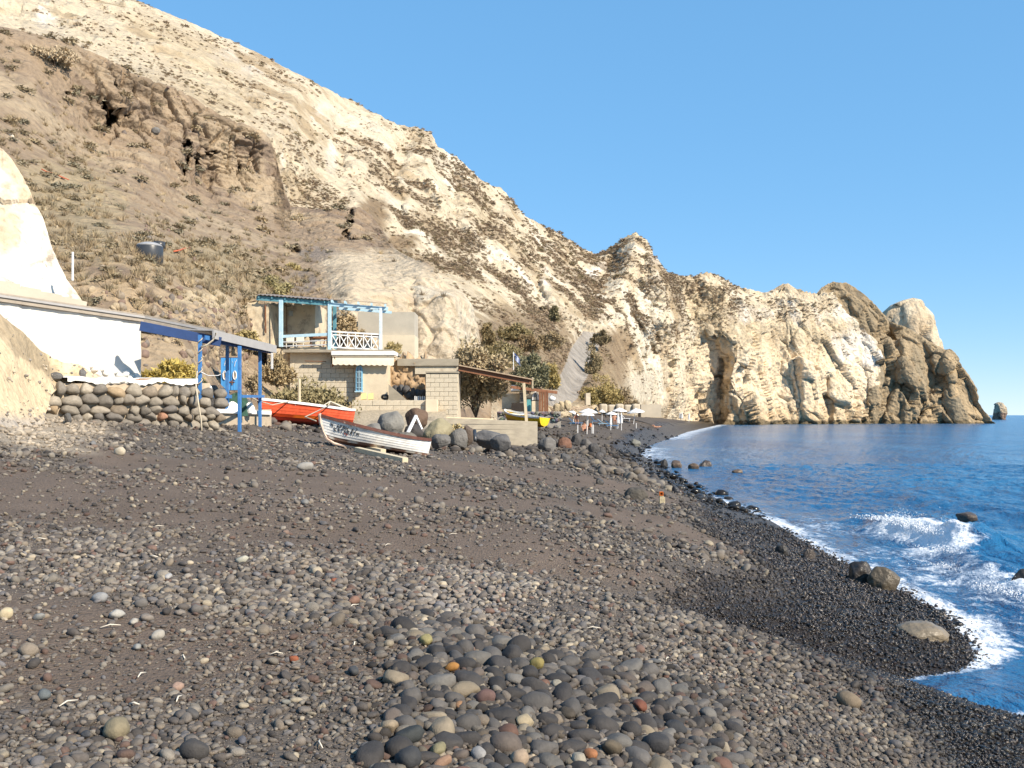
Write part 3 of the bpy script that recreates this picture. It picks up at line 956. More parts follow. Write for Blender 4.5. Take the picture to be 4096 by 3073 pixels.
def color1(px, py, t, pos, disp):
    p = pos.reshape(-1, 3)
    def N(s, o, seed): return fbm(p * s, o, seed).reshape(px.shape)
    a, bb, cc = N(1 / 12, 4, 171), N(1 / 3.0, 4, 172), N(1 / 0.8, 3, 173)
    lay = fbm(np.c_[p[:, 0] * 0.04, p[:, 1] * 0.04, p[:, 2] * 1.6], 3, 175).reshape(px.shape)
    c = np.zeros(px.shape + (3,)) + np.array([0.300, 0.220, 0.145])
    c = mixc(c, (0.38, 0.29, 0.19), smooth(0.0, 0.4, a))
    c = mixc(c, (0.225, 0.165, 0.115), smooth(0.1, 0.45, -bb))
    c = mixc(c, (0.40, 0.31, 0.205), 0.6 * smooth(0.1, 0.5, lay))
    grass = np.clip(gauss(px, py, 60, 210, 80, 60) + gauss(px, py, 200, 260, 60, 25) + gauss(px, py, 240, 290, 40, 20), 0, 1)
    c = mixc(c, (0.36, 0.285, 0.165), 0.6 * smooth(0.35, 0.75, grass + cc * 0.4))
    cong = np.clip(gauss(px, py, 150, 310, 70, 26) + gauss(px, py, 220, 340, 40, 40), 0, 1)
    c = mixc(c, (0.42, 0.315, 0.20), 0.85 * smooth(0.3, 0.7, cong))
    c = mixc(c, (0.15, 0.115, 0.09), smooth(0.3, 0.7, cong) * smooth(0.12, 0.3, N(1 / 0.45, 2, 177)) * 0.7)
    cream = np.maximum(gauss(px, py, 195, 300, 24, 9), gauss(px, py, 215, 305, 14, 16))
    c = mixc(c, (0.52, 0.41, 0.26), smooth(0.35, 0.7, cream + cc * 0.15))
    ss = sandstone(px, py)
    sc = np.zeros_like(c) + np.array([0.53, 0.43, 0.30])
    sc = mixc(sc, (0.60, 0.53, 0.41), smooth(0.0, 0.4, bb) * smooth(400, 425, px))
    sc = mixc(sc, (0.33, 0.25, 0.165), smooth(0.25, 0.45, bb + 0.4 * cc) * 0.6)
    c = c * (1 - ss[..., None]) + sc * ss[..., None]
    ash = np.maximum(gauss(px, py, 322, 255, 26, 8), gauss(px, py, 300, 285, 20, 16))
    c = mixc(c, (0.235, 0.19, 0.15), smooth(0.35, 0.7, ash + 0.2 * cc) * (1 - ss))
    dark = np.maximum(gauss(px, py, 160, 85, 40, 8), gauss(px, py, 225, 118, 30, 6))
    c = mixc(c, (0.21, 0.155, 0.10), 0.8 * smooth(0.3, 0.7, dark + 0.25 * cc))
    return np.clip(c * np.array([.99, 1.0, 1.03]) * (1 + 0.12 * cc[..., None]), 0.01, 0.8)
m_ash = earth_mat('brown_ash_soil', 1.6, 0.9, 0.35)
hillB = sheet_land('hill_slope', -80, 489, 620, 430, lambda x: lin(x, TOP1), lambda x: np.full(np.shape(x), 428.0), depth1, shape1, color1, m_ash, back=((4, -0.2), (14, -3), (30, -12)))

def surf(H, px, py):
    """the point of a hill sheet seen at a pixel"""
    k = np.argmin((H['px'] - px) ** 2 + (H['py'] - py) ** 2)
    return Vector(H['pos'].reshape(-1, 3)[k])

# ---- whitewashed bank above the white house
TOP6 = [(-70, 60), (-20, 118), (0, 148), (8, 158), (20, 176), (28, 190), (35, 206), (42, 218), (46, 232), (52, 251), (60, 269), (66, 282), (74, 292), (84, 304), (92, 318)]
def depth6(px, py): return 27.5 + (px - 40) * 0.018 + (300 - py) * 0.010
def shape6(px, py, t, pos):
    p = pos.reshape(-1, 3)
    a = fbm(p * np.array([1, 1, .7]) / 2.2, 4, 261).reshape(px.shape); b_ = fbm(p / 0.5, 3, 262).reshape(px.shape)
    e_, c_, t_ = worley(p * np.array([1, 1, .6]) / 1.1, 263, True)
    return a * 0.40 + np.round(b_ * 3) / 3 * 0.07 + b_ * 0.05 + (t_ * 0.22).reshape(px.shape)
def color6(px, py, t, pos, disp):
    p = pos.reshape(-1, 3)
    a = fbm(p / 1.6, 4, 271).reshape(px.shape); b_ = fbm(p / 0.3, 3, 272).reshape(px.shape)
    c = np.zeros(px.shape + (3,)) + np.array([0.56, 0.46, 0.33])
    c = mixc(c, (0.70, 0.655, 0.58), smooth(-0.15, 0.25, a + 0.3 - np.abs(py - 250) / 160))
    c = mixc(c, (0.30, 0.22, 0.16), smooth(0.42, 0.5, b_) * 0.5)
    return c
m_bank = earth_mat('whitewashed_tuff', 3.0, 0.6, 0.08)
sheet_land('bank', -70, 92, 150, 160, lambda x: lin(x, TOP6), lambda x: np.full(np.shape(x), 340.0), depth6, shape6, color6, m_bank, back=((1.5, -0.1), (5, -1.5)))

# ---- crumbling tan bank in front of the white house and the scree below it
TOP7 = [(-70, 300), (0, 314), (8, 321), (18, 330), (30, 339), (45, 351), (60, 362), (80, 366), (98, 376), (106, 384), (110, 392)]
D7 = TPS([(-60, 310, 20), (0, 316, 21.6), (40, 348, 23.0), (60, 362, 23.9), (80, 367, 24.3), (105, 384, 24.6), (60, 380, 23.7), (100, 386, 24.5), (45, 385, 22.3), (0, 370, 19.5), (44, 400, 21.8), (0, 400, 18.8), (30, 410, 20.4), (0, 430, 17.2), (0, 470, 15.6), (40, 440, 19.4), (40, 470, 17.6), (-60, 470, 14), (-60, 400, 17), (0, 500, 13.4), (40, 370, 22.4)])
def shape7(px, py, t, pos):
    p = pos.reshape(-1, 3)
    a = fbm(p / 1.4, 4, 361).reshape(px.shape); b_ = fbm(p / 0.28, 3, 362).reshape(px.shape)
    k = 1 - 0.75 * smooth(405, 430, py)
    return a * 0.22 * k + b_ * 0.06 * k
def color7(px, py, t, pos, disp):
    p = pos.reshape(-1, 3)
    a = fbm(p / 1.2, 4, 371).reshape(px.shape); b_ = fbm(p / 0.22, 3, 372).reshape(px.shape)
    c = np.zeros(px.shape + (3,)) + np.array([0.56, 0.44, 0.285])
    c = c * 1.1
    c = mixc(c, (0.36, 0.28, 0.18), smooth(0.15, 0.5, a + 0.4 - np.abs(py - lin(px, TOP7) - 14) / 30) * 0.9)
    scree = smooth(410, 424, py + a * 6 - px * 0.05)
    c = mixc(c, (0.44, 0.38, 0.31), scree)
    c = mixc(c, (0.30, 0.265, 0.23), scree * smooth(0.1, 0.4, b_))
    c = mixc(c, (0.17, 0.145, 0.125), smooth(452, 476, py + px * 0.12 + a * 10))
    return c
m_tan = earth_mat('tan_earth', 5.0, 0.7, 0.06)
bankT = sheet_land('earth_bank', -70, 112, 170, 220, lambda x: lin(x, TOP7), lambda x: lin(x, [(-70, 500), (0, 492), (36, 478), (42, 445), (46, 414), (50, 396), (56, 390), (112, 390)]), lambda a, b: D7(a, b), shape7, color7, m_tan, back=((0.8, 0.0), (3, -0.5)))

# ---- the white pinnacle behind the headland and the sea stack on the horizon
def rock_tower(name, px0, px1, pts, base_py, Y, colf, label, amp):
    """a free-standing rock: an outline swept round with depth of its own"""
    ys = np.linspace(0, 1, 46)
    lefts = [p for p in pts if p[2] == 'l']; rights = [p for p in pts if p[2] == 'r']
    top = min(p[1] for p in pts)
    pys = base_py + (top - base_py) * ys
    L_ = np.interp(pys, [p[1] for p in sorted(lefts, key=lambda q: q[1])], [p[0] for p in sorted(lefts, key=lambda q: q[1])])
    R_ = np.interp(pys, [p[1] for p in sorted(rights, key=lambda q: q[1])], [p[0] for p in sorted(rights, key=lambda q: q[1])])
    th = np.linspace(0, 2 * math.pi, 73)
    pos = np.zeros((len(ys), len(th), 3))
    for i, py in enumerate(pys):
        cx, rx = (L_[i] + R_[i]) / 2, max((R_[i] - L_[i]) / 2, 0.05)
        r = rx / F * Y
        pos[i, :, 0] = (cx - 512) / F * Y + np.cos(th) * r
        pos[i, :, 1] = Y + r * 0.2 + np.sin(th) * r * 0.8
        pos[i, :, 2] = HC + (HOR - py) / F * Y
    p = pos.reshape(-1, 3)
    cl = pos.copy(); cl[..., 0] -= pos[..., 0].mean(axis=1)[:, None]; cl[..., 1] -= pos[..., 1].mean(axis=1)[:, None]; cl[..., 2] = 0
    nn = cl / (np.linalg.norm(cl, axis=2)[..., None] + 1e-6)
    d = fbm(p * np.array([1, 1, .4]) / (amp * 5), 4, 461, ridged=True).reshape(pos.shape[:2]) * amp
    e_, c_, t_ = worley(p * np.array([1, 1, .55]) / (amp * 3.0), 463, True)
    d = d * .6 + (c_ * amp * .3 + t_ * amp * 3.6 - amp * .6 * np.exp(-(e_ / .06) ** 2)).reshape(d.shape)
    d *= np.linspace(1, .55, d.shape[0])[:, None]
    d[:, -1] = d[:, 0]
    pos = pos + nn * d[..., None]
    a = fbm(p / (amp * 3), 4, 471).reshape(pos.shape[:2])
    o = grid_mesh(name, pos, colf(a, pos), None, earth_mat(name + '_rock', 0.5, 0.9, 0.8))
    return tag(o, label, 'rock')
rock_tower('rock_pinnacle', 884, 942, [(886, 312, 'l'), (884, 320, 'l'), (886, 330, 'l'), (890, 350, 'l'), (890, 400, 'l'), (893, 305, 'l'), (904, 300, 'l'), (910, 298, 'l'), (913, 297.6, 'l'), (913.5, 297.6, 'r'), (921, 300, 'r'), (926, 306, 'r'), (932, 313, 'r'), (936, 322, 'r'), (937, 330, 'r'), (940, 339, 'r'), (940, 350, 'r'), (945, 400, 'r')],
           400, 410, lambda a, pos: mixc(np.zeros(a.shape + (3,)) + np.array([0.48, 0.38, 0.26]), (0.60, 0.50, 0.36), smooth(-0.1, 0.4, a)), 'pale cream rock pinnacle standing behind the brown headland', 2.2)
rock_tower('sea_stack', 993, 1006, [(995, 421, 'l'), (994.5, 410, 'l'), (996, 404, 'l'), (998, 402.3, 'l'), (999, 402, 'l'), (999.5, 402, 'r'), (1003, 403, 'r'), (1006, 408, 'r'), (1006.5, 413, 'r'), (1005, 421, 'r')],
           421, 640, lambda a, pos: np.where((pos[..., 2] > 4.5)[..., None], np.array([0.40, 0.33, 0.24]) * (1 + 0.3 * a[..., None]), np.array([0.22, 0.15, 0.11])), 'lone round rock standing out at sea on the horizon', 0.9)

# ================================================================== LOOSE STONES
m_peb = tint_mat('pebble_stone', 'inst', 0.85, 3.0, 0.3, 0.25, 0.03, wet=True)
m_cob = tint_mat('cobble_stone', 'obj', 0.78, 5.0, 0.22, 0.25, 0.02)
PEB = [stone_mesh('pebble_shape', 100 + k, 2, [(1, .82, .6), (1, .9, .7), (1, .7, .5), (1, .95, .8), (1, .75, .62), (1, .6, .45)][k], 0.16, 1.4, facets=3) for k in range(6)]
for q in PEB: q.materials.append(m_peb)
BASE_T = np.array([[0.160, 0.136, 0.114], [0.105, 0.090, 0.079], [0.215, 0.188, 0.155], [0.070, 0.061, 0.055], [0.185, 0.150, 0.114], [0.130, 0.084, 0.066], [0.31, 0.26, 0.19], [0.135, 0.125, 0.122]])
BASE_W = np.array([.28, .22, .16, .10, .10, .05, .03, .06])

def heap(X, Y):
    """where the big cobbles lie: the seen outline of the heap"""
    px, py = proj(X, Y, beach_z(X, Y))
    w = fbm(np.stack([X * 2, Y * 2, X * 0], -1).reshape(-1, 3), 3, 301).reshape(np.shape(X)) * 34
    return in_poly(px + w, py + w * 0.6, [(412, 632), (424, 618), (446, 622), (480, 632), (528, 646), (604, 660), (660, 672), (700, 690), (725, 706), (740, 740), (760, 800), (340, 800), (372, 752), (396, 716), (414, 690), (398, 655)])

def stones_layer(n, Y0, Y1, smin, smax, power, sparse, seed, dens_sand=0.12, lift=0.18):
    r = np.random.default_rng(seed)
    Y = np.exp(r.uniform(math.log(Y0), math.log(Y1), n)) if Y1 / Y0 > 1.5 else r.uniform(Y0, Y1, n)
    px = r.uniform(-40, 1070, n)
    X = (px - 512) / F * Y
    d = shore_x(Y) - X
    sdn = sandiness(X, Y)
    p = np.stack([X * 1.1, Y * 0.7, X * 0], -1)
    cl = fbm(p, 3, seed + 5)
    keep = (d > np.where((Y > 10.6) & (Y < 24), -1.3, -0.35)) & (d < 19) & (r.uniform(0, 1, n) < (1 - sdn * (1 - dens_sand)) * np.clip(1 + cl * 1.4, 0.15, 1) * sparse)
    X, Y, cl, d = X[keep], Y[keep], cl[keep], d[keep]
    n = len(X)
    s = smin + (smax - smin) * r.uniform(0, 1, n) ** power
    s *= np.clip(1 + cl * 0.5, 0.5, 1.6)
    wt = wetness(X, Y)
    s *= np.where(wt > 0.6, np.where(Y < 30, 0.75, 1), 1)
    Z = beach_z(X, Y) + s * lift
    t = BASE_T[r.choice(len(BASE_T), n, p=BASE_W)] * r.uniform(0.75, 1.25, (n, 1))
    pz = fbm(np.stack([X * .5, Y * .35, X * 0], -1), 2, seed + 9)
    pl = smooth(0.0, 0.35, pz)[:, None] * (smooth(2.0, 4.0, d))[:, None]
    t = t * (1 + 0.30 * pl)
    t = t * (.84 + .22 * paleness(X, Y)[:, None])
    ps_ = pale_scree(X, Y)[:, None]
    t = t * (1 - ps_) + np.array([.36, .30, .23]) * r.uniform(.6, 1.25, (n, 1)) * ps_
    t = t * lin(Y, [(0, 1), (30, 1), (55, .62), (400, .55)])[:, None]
    t = t * (1 - 0.80 * wt[:, None])
    sc = np.stack([s * r.uniform(.85, 1.25, n), s * r.uniform(.8, 1.1, n), s * r.uniform(.75, 1.2, n)], -1)
    ro = np.stack([r.normal(0, .3, n), r.normal(0, .3, n), r.uniform(0, 6.28, n)], -1)
    return np.stack([X, Y, Z], -1), ro, sc, t, wt
LAY = [stones_layer(95000, 3.4, 8.0, 0.008, 0.055, 4.2, 1.0, 401, 0.6),
       stones_layer(75000, 7.0, 15.0, 0.013, 0.085, 4.6, 1.0, 402, 0.38),
       stones_layer(46000, 14.0, 32.0, 0.024, 0.14, 4.4, 1.0, 403, 0.14),
       stones_layer(16000, 30.0, 140.0, 0.09, 0.42, 3.0, 1.0, 404, 0.4),
       stones_layer(2000, 36.0, 100.0, 0.20, 0.60, 2.8, 0.55, 405, 0.5, 0.12),
       stones_layer(2200, 4.0, 14.0, 0.05, 0.10, 1.6, 0.8, 406, 0.35, 0.2)]
def wet_gravel(n, seed):
    r = np.random.default_rng(seed)
    Y = np.exp(r.uniform(math.log(4.0), math.log(26), n)); px = r.uniform(480, 1075, n)
    X = (px - 512) / F * Y
    d = shore_x(Y) - X; wt = wetness(X, Y)
    k = (d > -.6) & (wt > .3)
    X, Y, wt = X[k], Y[k], wt[k]; n = len(X)
    s = (.007 + .035 * r.uniform(0, 1, n) ** 4) * np.clip(Y / 8, .8, 2.2)
    t = np.array([.040, .033, .029]) * r.uniform(.5, 1.9, (n, 1)) + (r.uniform(0, 1, (n, 1)) > .985) * np.array([.16, .13, .10])
    return np.stack([X, Y, beach_z(X, Y) + s * .2], -1), r.uniform(0, 6, (n, 3)), np.stack([s * 1.2, s, s * .9], -1), t, wt
LAY.append(wet_gravel(130000, 409))
allp = [np.concatenate([q[k] for q in LAY]) for k in range(5)]
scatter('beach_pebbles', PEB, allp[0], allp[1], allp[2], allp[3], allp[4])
# stones standing in the swash and pale scree chips on the bank
# scree chips
r_ = np.random.default_rng(440)
H7 = bankT
ii = r_.integers(0, H7['px'].shape[0], 9000); jj = r_.integers(0, H7['px'].shape[1], 9000)
kp = (H7['py'][ii, jj] > 412 + r_.uniform(-12, 25, 9000)) | (r_.uniform(0, 1, 9000) < 0.06)
q = H7['pos'][ii, jj][kp] + r_.normal(0, .03, (kp.sum(), 3)) * np.array([1, 1, 0])
nn = len(q)
ss_ = 0.02 + 0.10 * r_.uniform(0, 1, nn) ** 3.5
scatter('scree_chips', PEB, q, np.stack([r_.normal(0, .4, nn), r_.normal(0, .4, nn), r_.uniform(0, 6, nn)], -1), np.stack([ss_, ss_, ss_], -1),
        np.array([[.40, .345, .28], [.28, .25, .22], [.20, .175, .155], [.47, .40, .31]])[r_.integers(0, 4, nn)] * r_.uniform(.8, 1.2, (nn, 1)))

# ---- the cobbles of the heap in front: 300 stones, each its own
COB = [stone_mesh('cobble_shape', 200 + k, 3, [(1, .85, .66), (1, .9, .75), (1, .72, .55), (1, .95, .85), (1, .8, .7), (1, .65, .5), (1, .78, .8), (1, .88, .62)][k], 0.13, 1.1, facets=[0, 0, 2, 1, 3, 0, 2, 4][k]) for k in range(8)]
for q in COB: q.materials.append(m_cob)
CTYPE = [('smooth charcoal grey cobble', (0.060, 0.054, 0.051), .38), ('smooth mid grey cobble', (0.13, 0.118, 0.108), .30), ('smooth light grey cobble', (0.165, 0.152, 0.136), .13),
         ('brownish grey cobble', (0.135, 0.108, 0.090), .10), ('cream coloured cobble', (0.29, 0.235, 0.165), .05), ('dull reddish cobble', (0.19, 0.105, 0.075), .04)]
HEAPG = 'cobbles of the foreground heap'
def cobble(name, p, s, flat, k, tint, label, group=None, sink=0.22, rz=None, cat='cobble', tilt=0.25):
    o = bpy.data.objects.new(name, COB[k % len(COB)])
    o.location = (p[0], p[1], p[2] + s * (0.36 - sink))
    o.rotation_euler = (random.gauss(0, tilt), random.gauss(0, tilt), random.uniform(0, 6.28) if rz is None else rz)
    o.scale = (s * flat[0], s * flat[1], s * flat[2])
    o.color = (*tint, 1)
    C.objects.link(o)
    return tag(o, label, cat, group)
placed = []
special = [(452, 669, 0.095, (0.42, 0.20, 0.055), 'rust orange round cobble in the foreground heap'), (426, 641, 0.10, (0.34, 0.29, 0.13), 'pointed mustard coloured cobble at the top of the heap'),
           (536, 666, 0.115, (0.30, 0.24, 0.085), 'rough mustard yellow cobble in the middle of the heap'), (557, 686, 0.10, (0.42, 0.37, 0.28), 'long pale cream cobble in the middle of the heap'),
           (525, 724, 0.125, (0.42, 0.34, 0.22), 'large curved cream cobble near the centre of the heap'), (640, 708, 0.125, (0.20, 0.075, 0.045), 'flat brick red cobble on the sea side of the heap'),
           (625, 693, 0.125, (0.21, 0.155, 0.115), 'round warm brown cobble above the brick red one'), (411, 740, 0.155, (0.052, 0.056, 0.055), 'large round black cobble at the heap\'s landward edge'),
           (390, 730, 0.115, (0.36, 0.28, 0.19), 'pale sandy cobble beside the large black one'), (408, 764, 0.15, (0.060, 0.060, 0.062), 'big black cobble at the bottom edge of the picture'),
           (567, 716, 0.125, (0.085, 0.068, 0.050), 'rough pitted dark brown cobble in the heap'), (612, 752, 0.15, (0.14, 0.11, 0.075), 'large rough tan brown cobble low in the heap'),
           (520, 762, 0.13, (0.42, 0.31, 0.215), 'upright peach coloured cobble at the bottom of the heap'), (579, 762, 0.10, (0.40, 0.35, 0.27), 'pale cream upright cobble at the bottom edge'),
           (479, 757, 0.09, (0.36, 0.34, 0.32), 'white cobble with grey bands in the heap'), (442, 766, 0.11, (0.33, 0.20, 0.13), 'salmon pink cobble at the bottom edge of the heap'),
           (438, 753, 0.12, (0.27, 0.235, 0.135), 'olive yellow round cobble low in the heap'), (656, 748, 0.16, (0.062, 0.058, 0.058), 'long charcoal cobble low on the sea side of the heap'),
           (484, 700, 0.13, (0.17, 0.10, 0.085), 'grey cobble with a red flank in the heap'), (676, 730, 0.13, (0.055, 0.055, 0.058), 'large dark cobble at the sea side edge of the heap'),
           (590, 757, 0.085, (0.40, 0.17, 0.075), 'bright orange small cobble low in the heap'), (460, 707, 0.075, (0.34, 0.19, 0.10), 'small ochre cobble in the heap')]
for px, py, s, t, lab in special:
    g_ = G(px, py + 4)
    placed.append((g_.x, g_.y, s))
    cobble('cobble', (g_.x, g_.y, g_.z + 0.02), s, (1.05, .95, .95), random.randrange(8), tuple(q_ * .7 for q_ in t), lab, None, 0.2)
cnt = 0
rc = np.random.default_rng(500)
NC = 300 - len(special)
cand_px = rc.uniform(365, 745, 30000); cand_Y = rc.uniform(4.2, 8.6, 30000); cand_X = (cand_px - 512) / F * cand_Y
okc = heap(cand_X, cand_Y)
cand = np.stack([cand_X, cand_Y, cand_px, beach_z(cand_X, cand_Y)], -1)[okc]
ci_ = 0
PA = np.zeros((300, 3)); PA[:len(placed)] = placed; npl = len(placed)
for size, tries in ((0.165, 500), (0.135, 1200), (0.105, 2600), (0.075, 6000)):
    for _ in range(tries):
        if cnt >= NC or ci_ >= len(cand): break
        X, Yg, px, zg = cand[ci_]; ci_ += 1
        s = size * rc.uniform(0.85, 1.2) * (0.82 if px > 660 else 1)
        if size > 0.12 and Yg > 6.8 and rc.uniform() < 0.75: continue
        if (np.hypot(X - PA[:npl, 0], Yg - PA[:npl, 1]) < 0.40 * (s + PA[:npl, 2])).any(): continue
        PA[npl] = (X, Yg, s); npl += 1
        k = rc.choice(len(CTYPE), p=[q_[2] for q_ in CTYPE])
        lab, t, _w = CTYPE[k]
        f_ = rc.uniform(0.8, 1.2)
        lab = ('large ' if s > .13 else 'small ' if s < .09 else '') + lab + ', ' + ('far' if Yg > 6.9 else 'middle' if Yg > 5.5 else 'near') + ' ' + ('landward' if px < 470 else 'central' if px < 600 else 'seaward') + ' part of the foreground heap'
        cobble('cobble', (X, Yg, zg), s, (rc.uniform(.95, 1.3), rc.uniform(.85, 1.1), rc.uniform(.85, 1.15)), int(rc.integers(0, 8)), tuple(q_ * f_ * .72 for q_ in t), lab, HEAPG, 0.27)
        cnt += 1
# stones filling the heap between the named ones
hp = np.random.default_rng(501)
Yh = hp.uniform(4.0, 9.0, 26000); Xh = (hp.uniform(360, 760, 26000) - 512) / F * Yh
ok = heap(Xh, Yh)
soft = np.zeros(26000)
for ox, oy in ((0, 0), (.25, 0), (-.25, 0), (0, .5), (0, -.4), (.5, .2), (-.5, .2), (.75, 0), (-.75, -.2), (0, .9)):
    soft += heap(Xh + ox, Yh + oy) / 10.0
sel_h = (ok & (hp.uniform(0, 1, 26000) < .42)) | (~ok & (hp.uniform(0, 1, 26000) < soft * .55))
Xh, Yh = Xh[sel_h], Yh[sel_h]
nh = len(Xh)
sh = 0.022 + 0.068 * hp.uniform(0, 1, nh) ** 2.2
th_ = BASE_T[hp.choice(len(BASE_T), nh, p=BASE_W)] * hp.uniform(.35, .85, (nh, 1))
scatter('heap_shingle', PEB, np.stack([Xh, Yh, beach_z(Xh, Yh) + sh * .2], -1), np.stack([hp.normal(0, .4, nh), hp.normal(0, .4, nh), hp.uniform(0, 6, nh)], -1), np.stack([sh * 1.15, sh, sh], -1), th_)

# ---- single larger stones lying about on the beach
SINGLE = [(44, 699, 17, (0.105, 0.115, 0.115), 'blue grey rounded stone alone on the gravel, landward edge'), (117, 738, 32, (0.20, 0.165, 0.105), 'blocky tan brown boulder low on the landward gravel'), (86, 738, 14, (0.055, 0.055, 0.058), 'small dark block beside the tan boulder'),
          (195, 757, 28, (0.055, 0.050, 0.047), 'flat blackish stone half buried in gravel'), (191, 719, 18, (0.085, 0.078, 0.072), 'flat dark oval stone above the blackish one'), (242, 744, 14, (0.095, 0.092, 0.10), 'round slate grey stone on coarse gravel'),
          (197, 613, 14, (0.12, 0.108, 0.098), 'round brown grey stone on a sandy strip'), (117, 619, 17, (0.33, 0.31, 0.275), 'pale grey round stone among the shingle'), (134, 625, 11, (0.34, 0.31, 0.265), 'small whitish stone below the pale round one'),
          (100, 602, 15, (0.24, 0.235, 0.23), 'light grey flat stone on the pale shingle'), (39, 620, 13, (0.21, 0.205, 0.19), 'round grey stone near the picture\'s landward edge'), (5, 618, 16, (0.44, 0.36, 0.23), 'yellowish stone at the picture\'s landward edge'),
          (243, 563, 13, (0.37, 0.35, 0.28), 'pale greenish angular stone on the shingle'), (168, 580, 13, (0.33, 0.32, 0.31), 'pale pointed stone lying on the shingle'), (294, 662, 11, (0.235, 0.075, 0.035), 'rust red stone on the dark gravel'),
          (334, 583, 9, (0.22, 0.08, 0.045), 'small red round stone on the shingle'), (354, 604, 14, (0.185, 0.105, 0.075), 'reddish brown flat stone on the shingle'), (158, 639, 14, (0.30, 0.275, 0.235), 'pale wedge shaped stone on a sandy strip'),
          (137, 650, 12, (0.24, 0.235, 0.215), 'light grey flattened stone below the wedge'), (178, 690, 12, (0.30, 0.20, 0.15), 'pinkish flat stone on coarse gravel'), (353, 675, 15, (0.06, 0.06, 0.06), 'pointed black stone on coarse gravel'),
          (286, 705, 11, (0.17, 0.165, 0.145), 'round olive grey stone on coarse gravel'), (141, 607, 14, (0.135, 0.122, 0.11), 'dark oval stone beside the sandy strip'), (286, 535, 9, (0.19, 0.13, 0.10), 'brown stone on the far shingle'), (305, 505, 10, (0.19, 0.18, 0.165), 'grey stone on the far sandy slope'),
          (848, 707, 24, (0.17, 0.13, 0.088), 'tan rounded rock by the wet cobbles'), (720, 690, 13, (0.075, 0.075, 0.080), 'dark bluish stone on the wet gravel'), (655, 664, 12, (0.10, 0.1, 0.1), 'dark stone at the top of the wet gravel'),
          (494, 500, 9, (0.20, 0.19, 0.18), 'flat grey stone on the middle beach'), (305, 471, 18, (0.26, 0.245, 0.22), 'flat pale slab lying on sand before the white boat'), (120, 455, 13, (0.42, 0.36, 0.27), 'pale lump at the foot of the scree'), (93, 446, 9, (0.17, 0.165, 0.16), 'grey stone on the scree below the wall')]
for k, (px, py, w, t, lab) in enumerate(SINGLE):
    g_ = G(px, py)
    s = w / F * g_.y
    cobble('stone', (g_.x, g_.y, g_.z), s, (1, .9, 1.0 if k != 27 else 0.5), k, t, lab, None, 0.1, cat='stone', tilt=0.12)

# ---- boulders: angular rock, one mesh each
m_rock = tint_mat('boulder_rock', 'obj', 0.88, 2.2, 0.30, 0.7, 0.06)
m_wetrock = tint_mat('wet_boulder_rock', 'obj', 0.35, 2.2, 0.30, 0.6, 0.05)
def boulder(px0, px1, py0, py1, Y, t, lab, seed, mt=None, facets=9, name='boulder', amp=0.16, squash=0.8, cat='boulder', group=None):
    me = stone_mesh(name, seed, 4, (1, 1, 1), amp, 1.5, facets=facets)
    v = np.array([q.co[:] for q in me.vertices])
    v += (v / np.linalg.norm(v, axis=1)[:, None]) * (fbm(v * 5 + seed, 3, seed)[:, None] * 0.035)
    lo, hi = v.min(0), v.max(0)
    v = (v - (lo + hi) / 2) / (hi - lo)
    me.vertices.foreach_set('co', v.astype(np.float32).ravel())
    me.materials.append(mt or m_rock)
    o = bpy.data.objects.new(name, me)
    a, b = P(px0, py1, Y), P(px1, py0, Y)
    w, h = b.x - a.x, b.z - a.z
    o.scale = (w, w * squash, h * 1.25)
    o.location = ((a.x + b.x) / 2, Y, (a.z + b.z) / 2 - h * 0.12)
    o.color = (*t, 1)
    C.objects.link(o)
    return tag(o, lab, cat, group)
GR, BRN, DK = (0.175, 0.165, 0.15), (0.13, 0.085, 0.06), (0.085, 0.08, 0.078)
boulder(376, 405, 411, 433, 33.0, (0.20, 0.19, 0.17), 'large pale grey boulder behind the white boat', 601)
boulder(362, 382, 423, 436, 31.5, GR, 'grey boulder behind the white boat, nearest the red boat', 602)
boulder(405, 428, 408, 425, 35.0, BRN, 'reddish brown pointed boulder beside the pale grey one', 603, facets=12)
boulder(397, 417, 432, 441, 30.0, (0.145, 0.13, 0.108), 'low brownish boulder close behind the boat\'s gunwale', 604)
boulder(422, 452, 418, 444, 32.5, (0.27, 0.235, 0.15), 'yellowish streaked slab of rock leaning by the boulders', 605, facets=14)
boulder(430, 451, 434, 446, 30.2, (0.135, 0.128, 0.12), 'dark grey flat boulder before the yellowish slab', 606)
boulder(449, 468, 428, 445, 32.5, (0.16, 0.15, 0.137), 'grey boulder against the concrete wall', 607)
boulder(462, 474, 425, 442, 33.5, (0.12, 0.09, 0.07), 'upright brown boulder against the concrete wall', 608)
boulder(474, 506, 430, 446, 34.0, (0.125, 0.12, 0.118), 'long slate grey slab at the concrete wall\'s foot', 609, facets=14)
boulder(490, 511, 434, 449, 32.5, (0.115, 0.11, 0.108), 'rounded slate boulder before the long slab', 610)
boulder(404, 424, 424, 438, 33.8, (0.055, 0.05, 0.048), 'blackish boulder in the gap under the white A frame', 611)
boulder(384, 400, 430, 438, 31.4, (0.10, 0.088, 0.078), 'small dark boulder under the large pale one', 612)
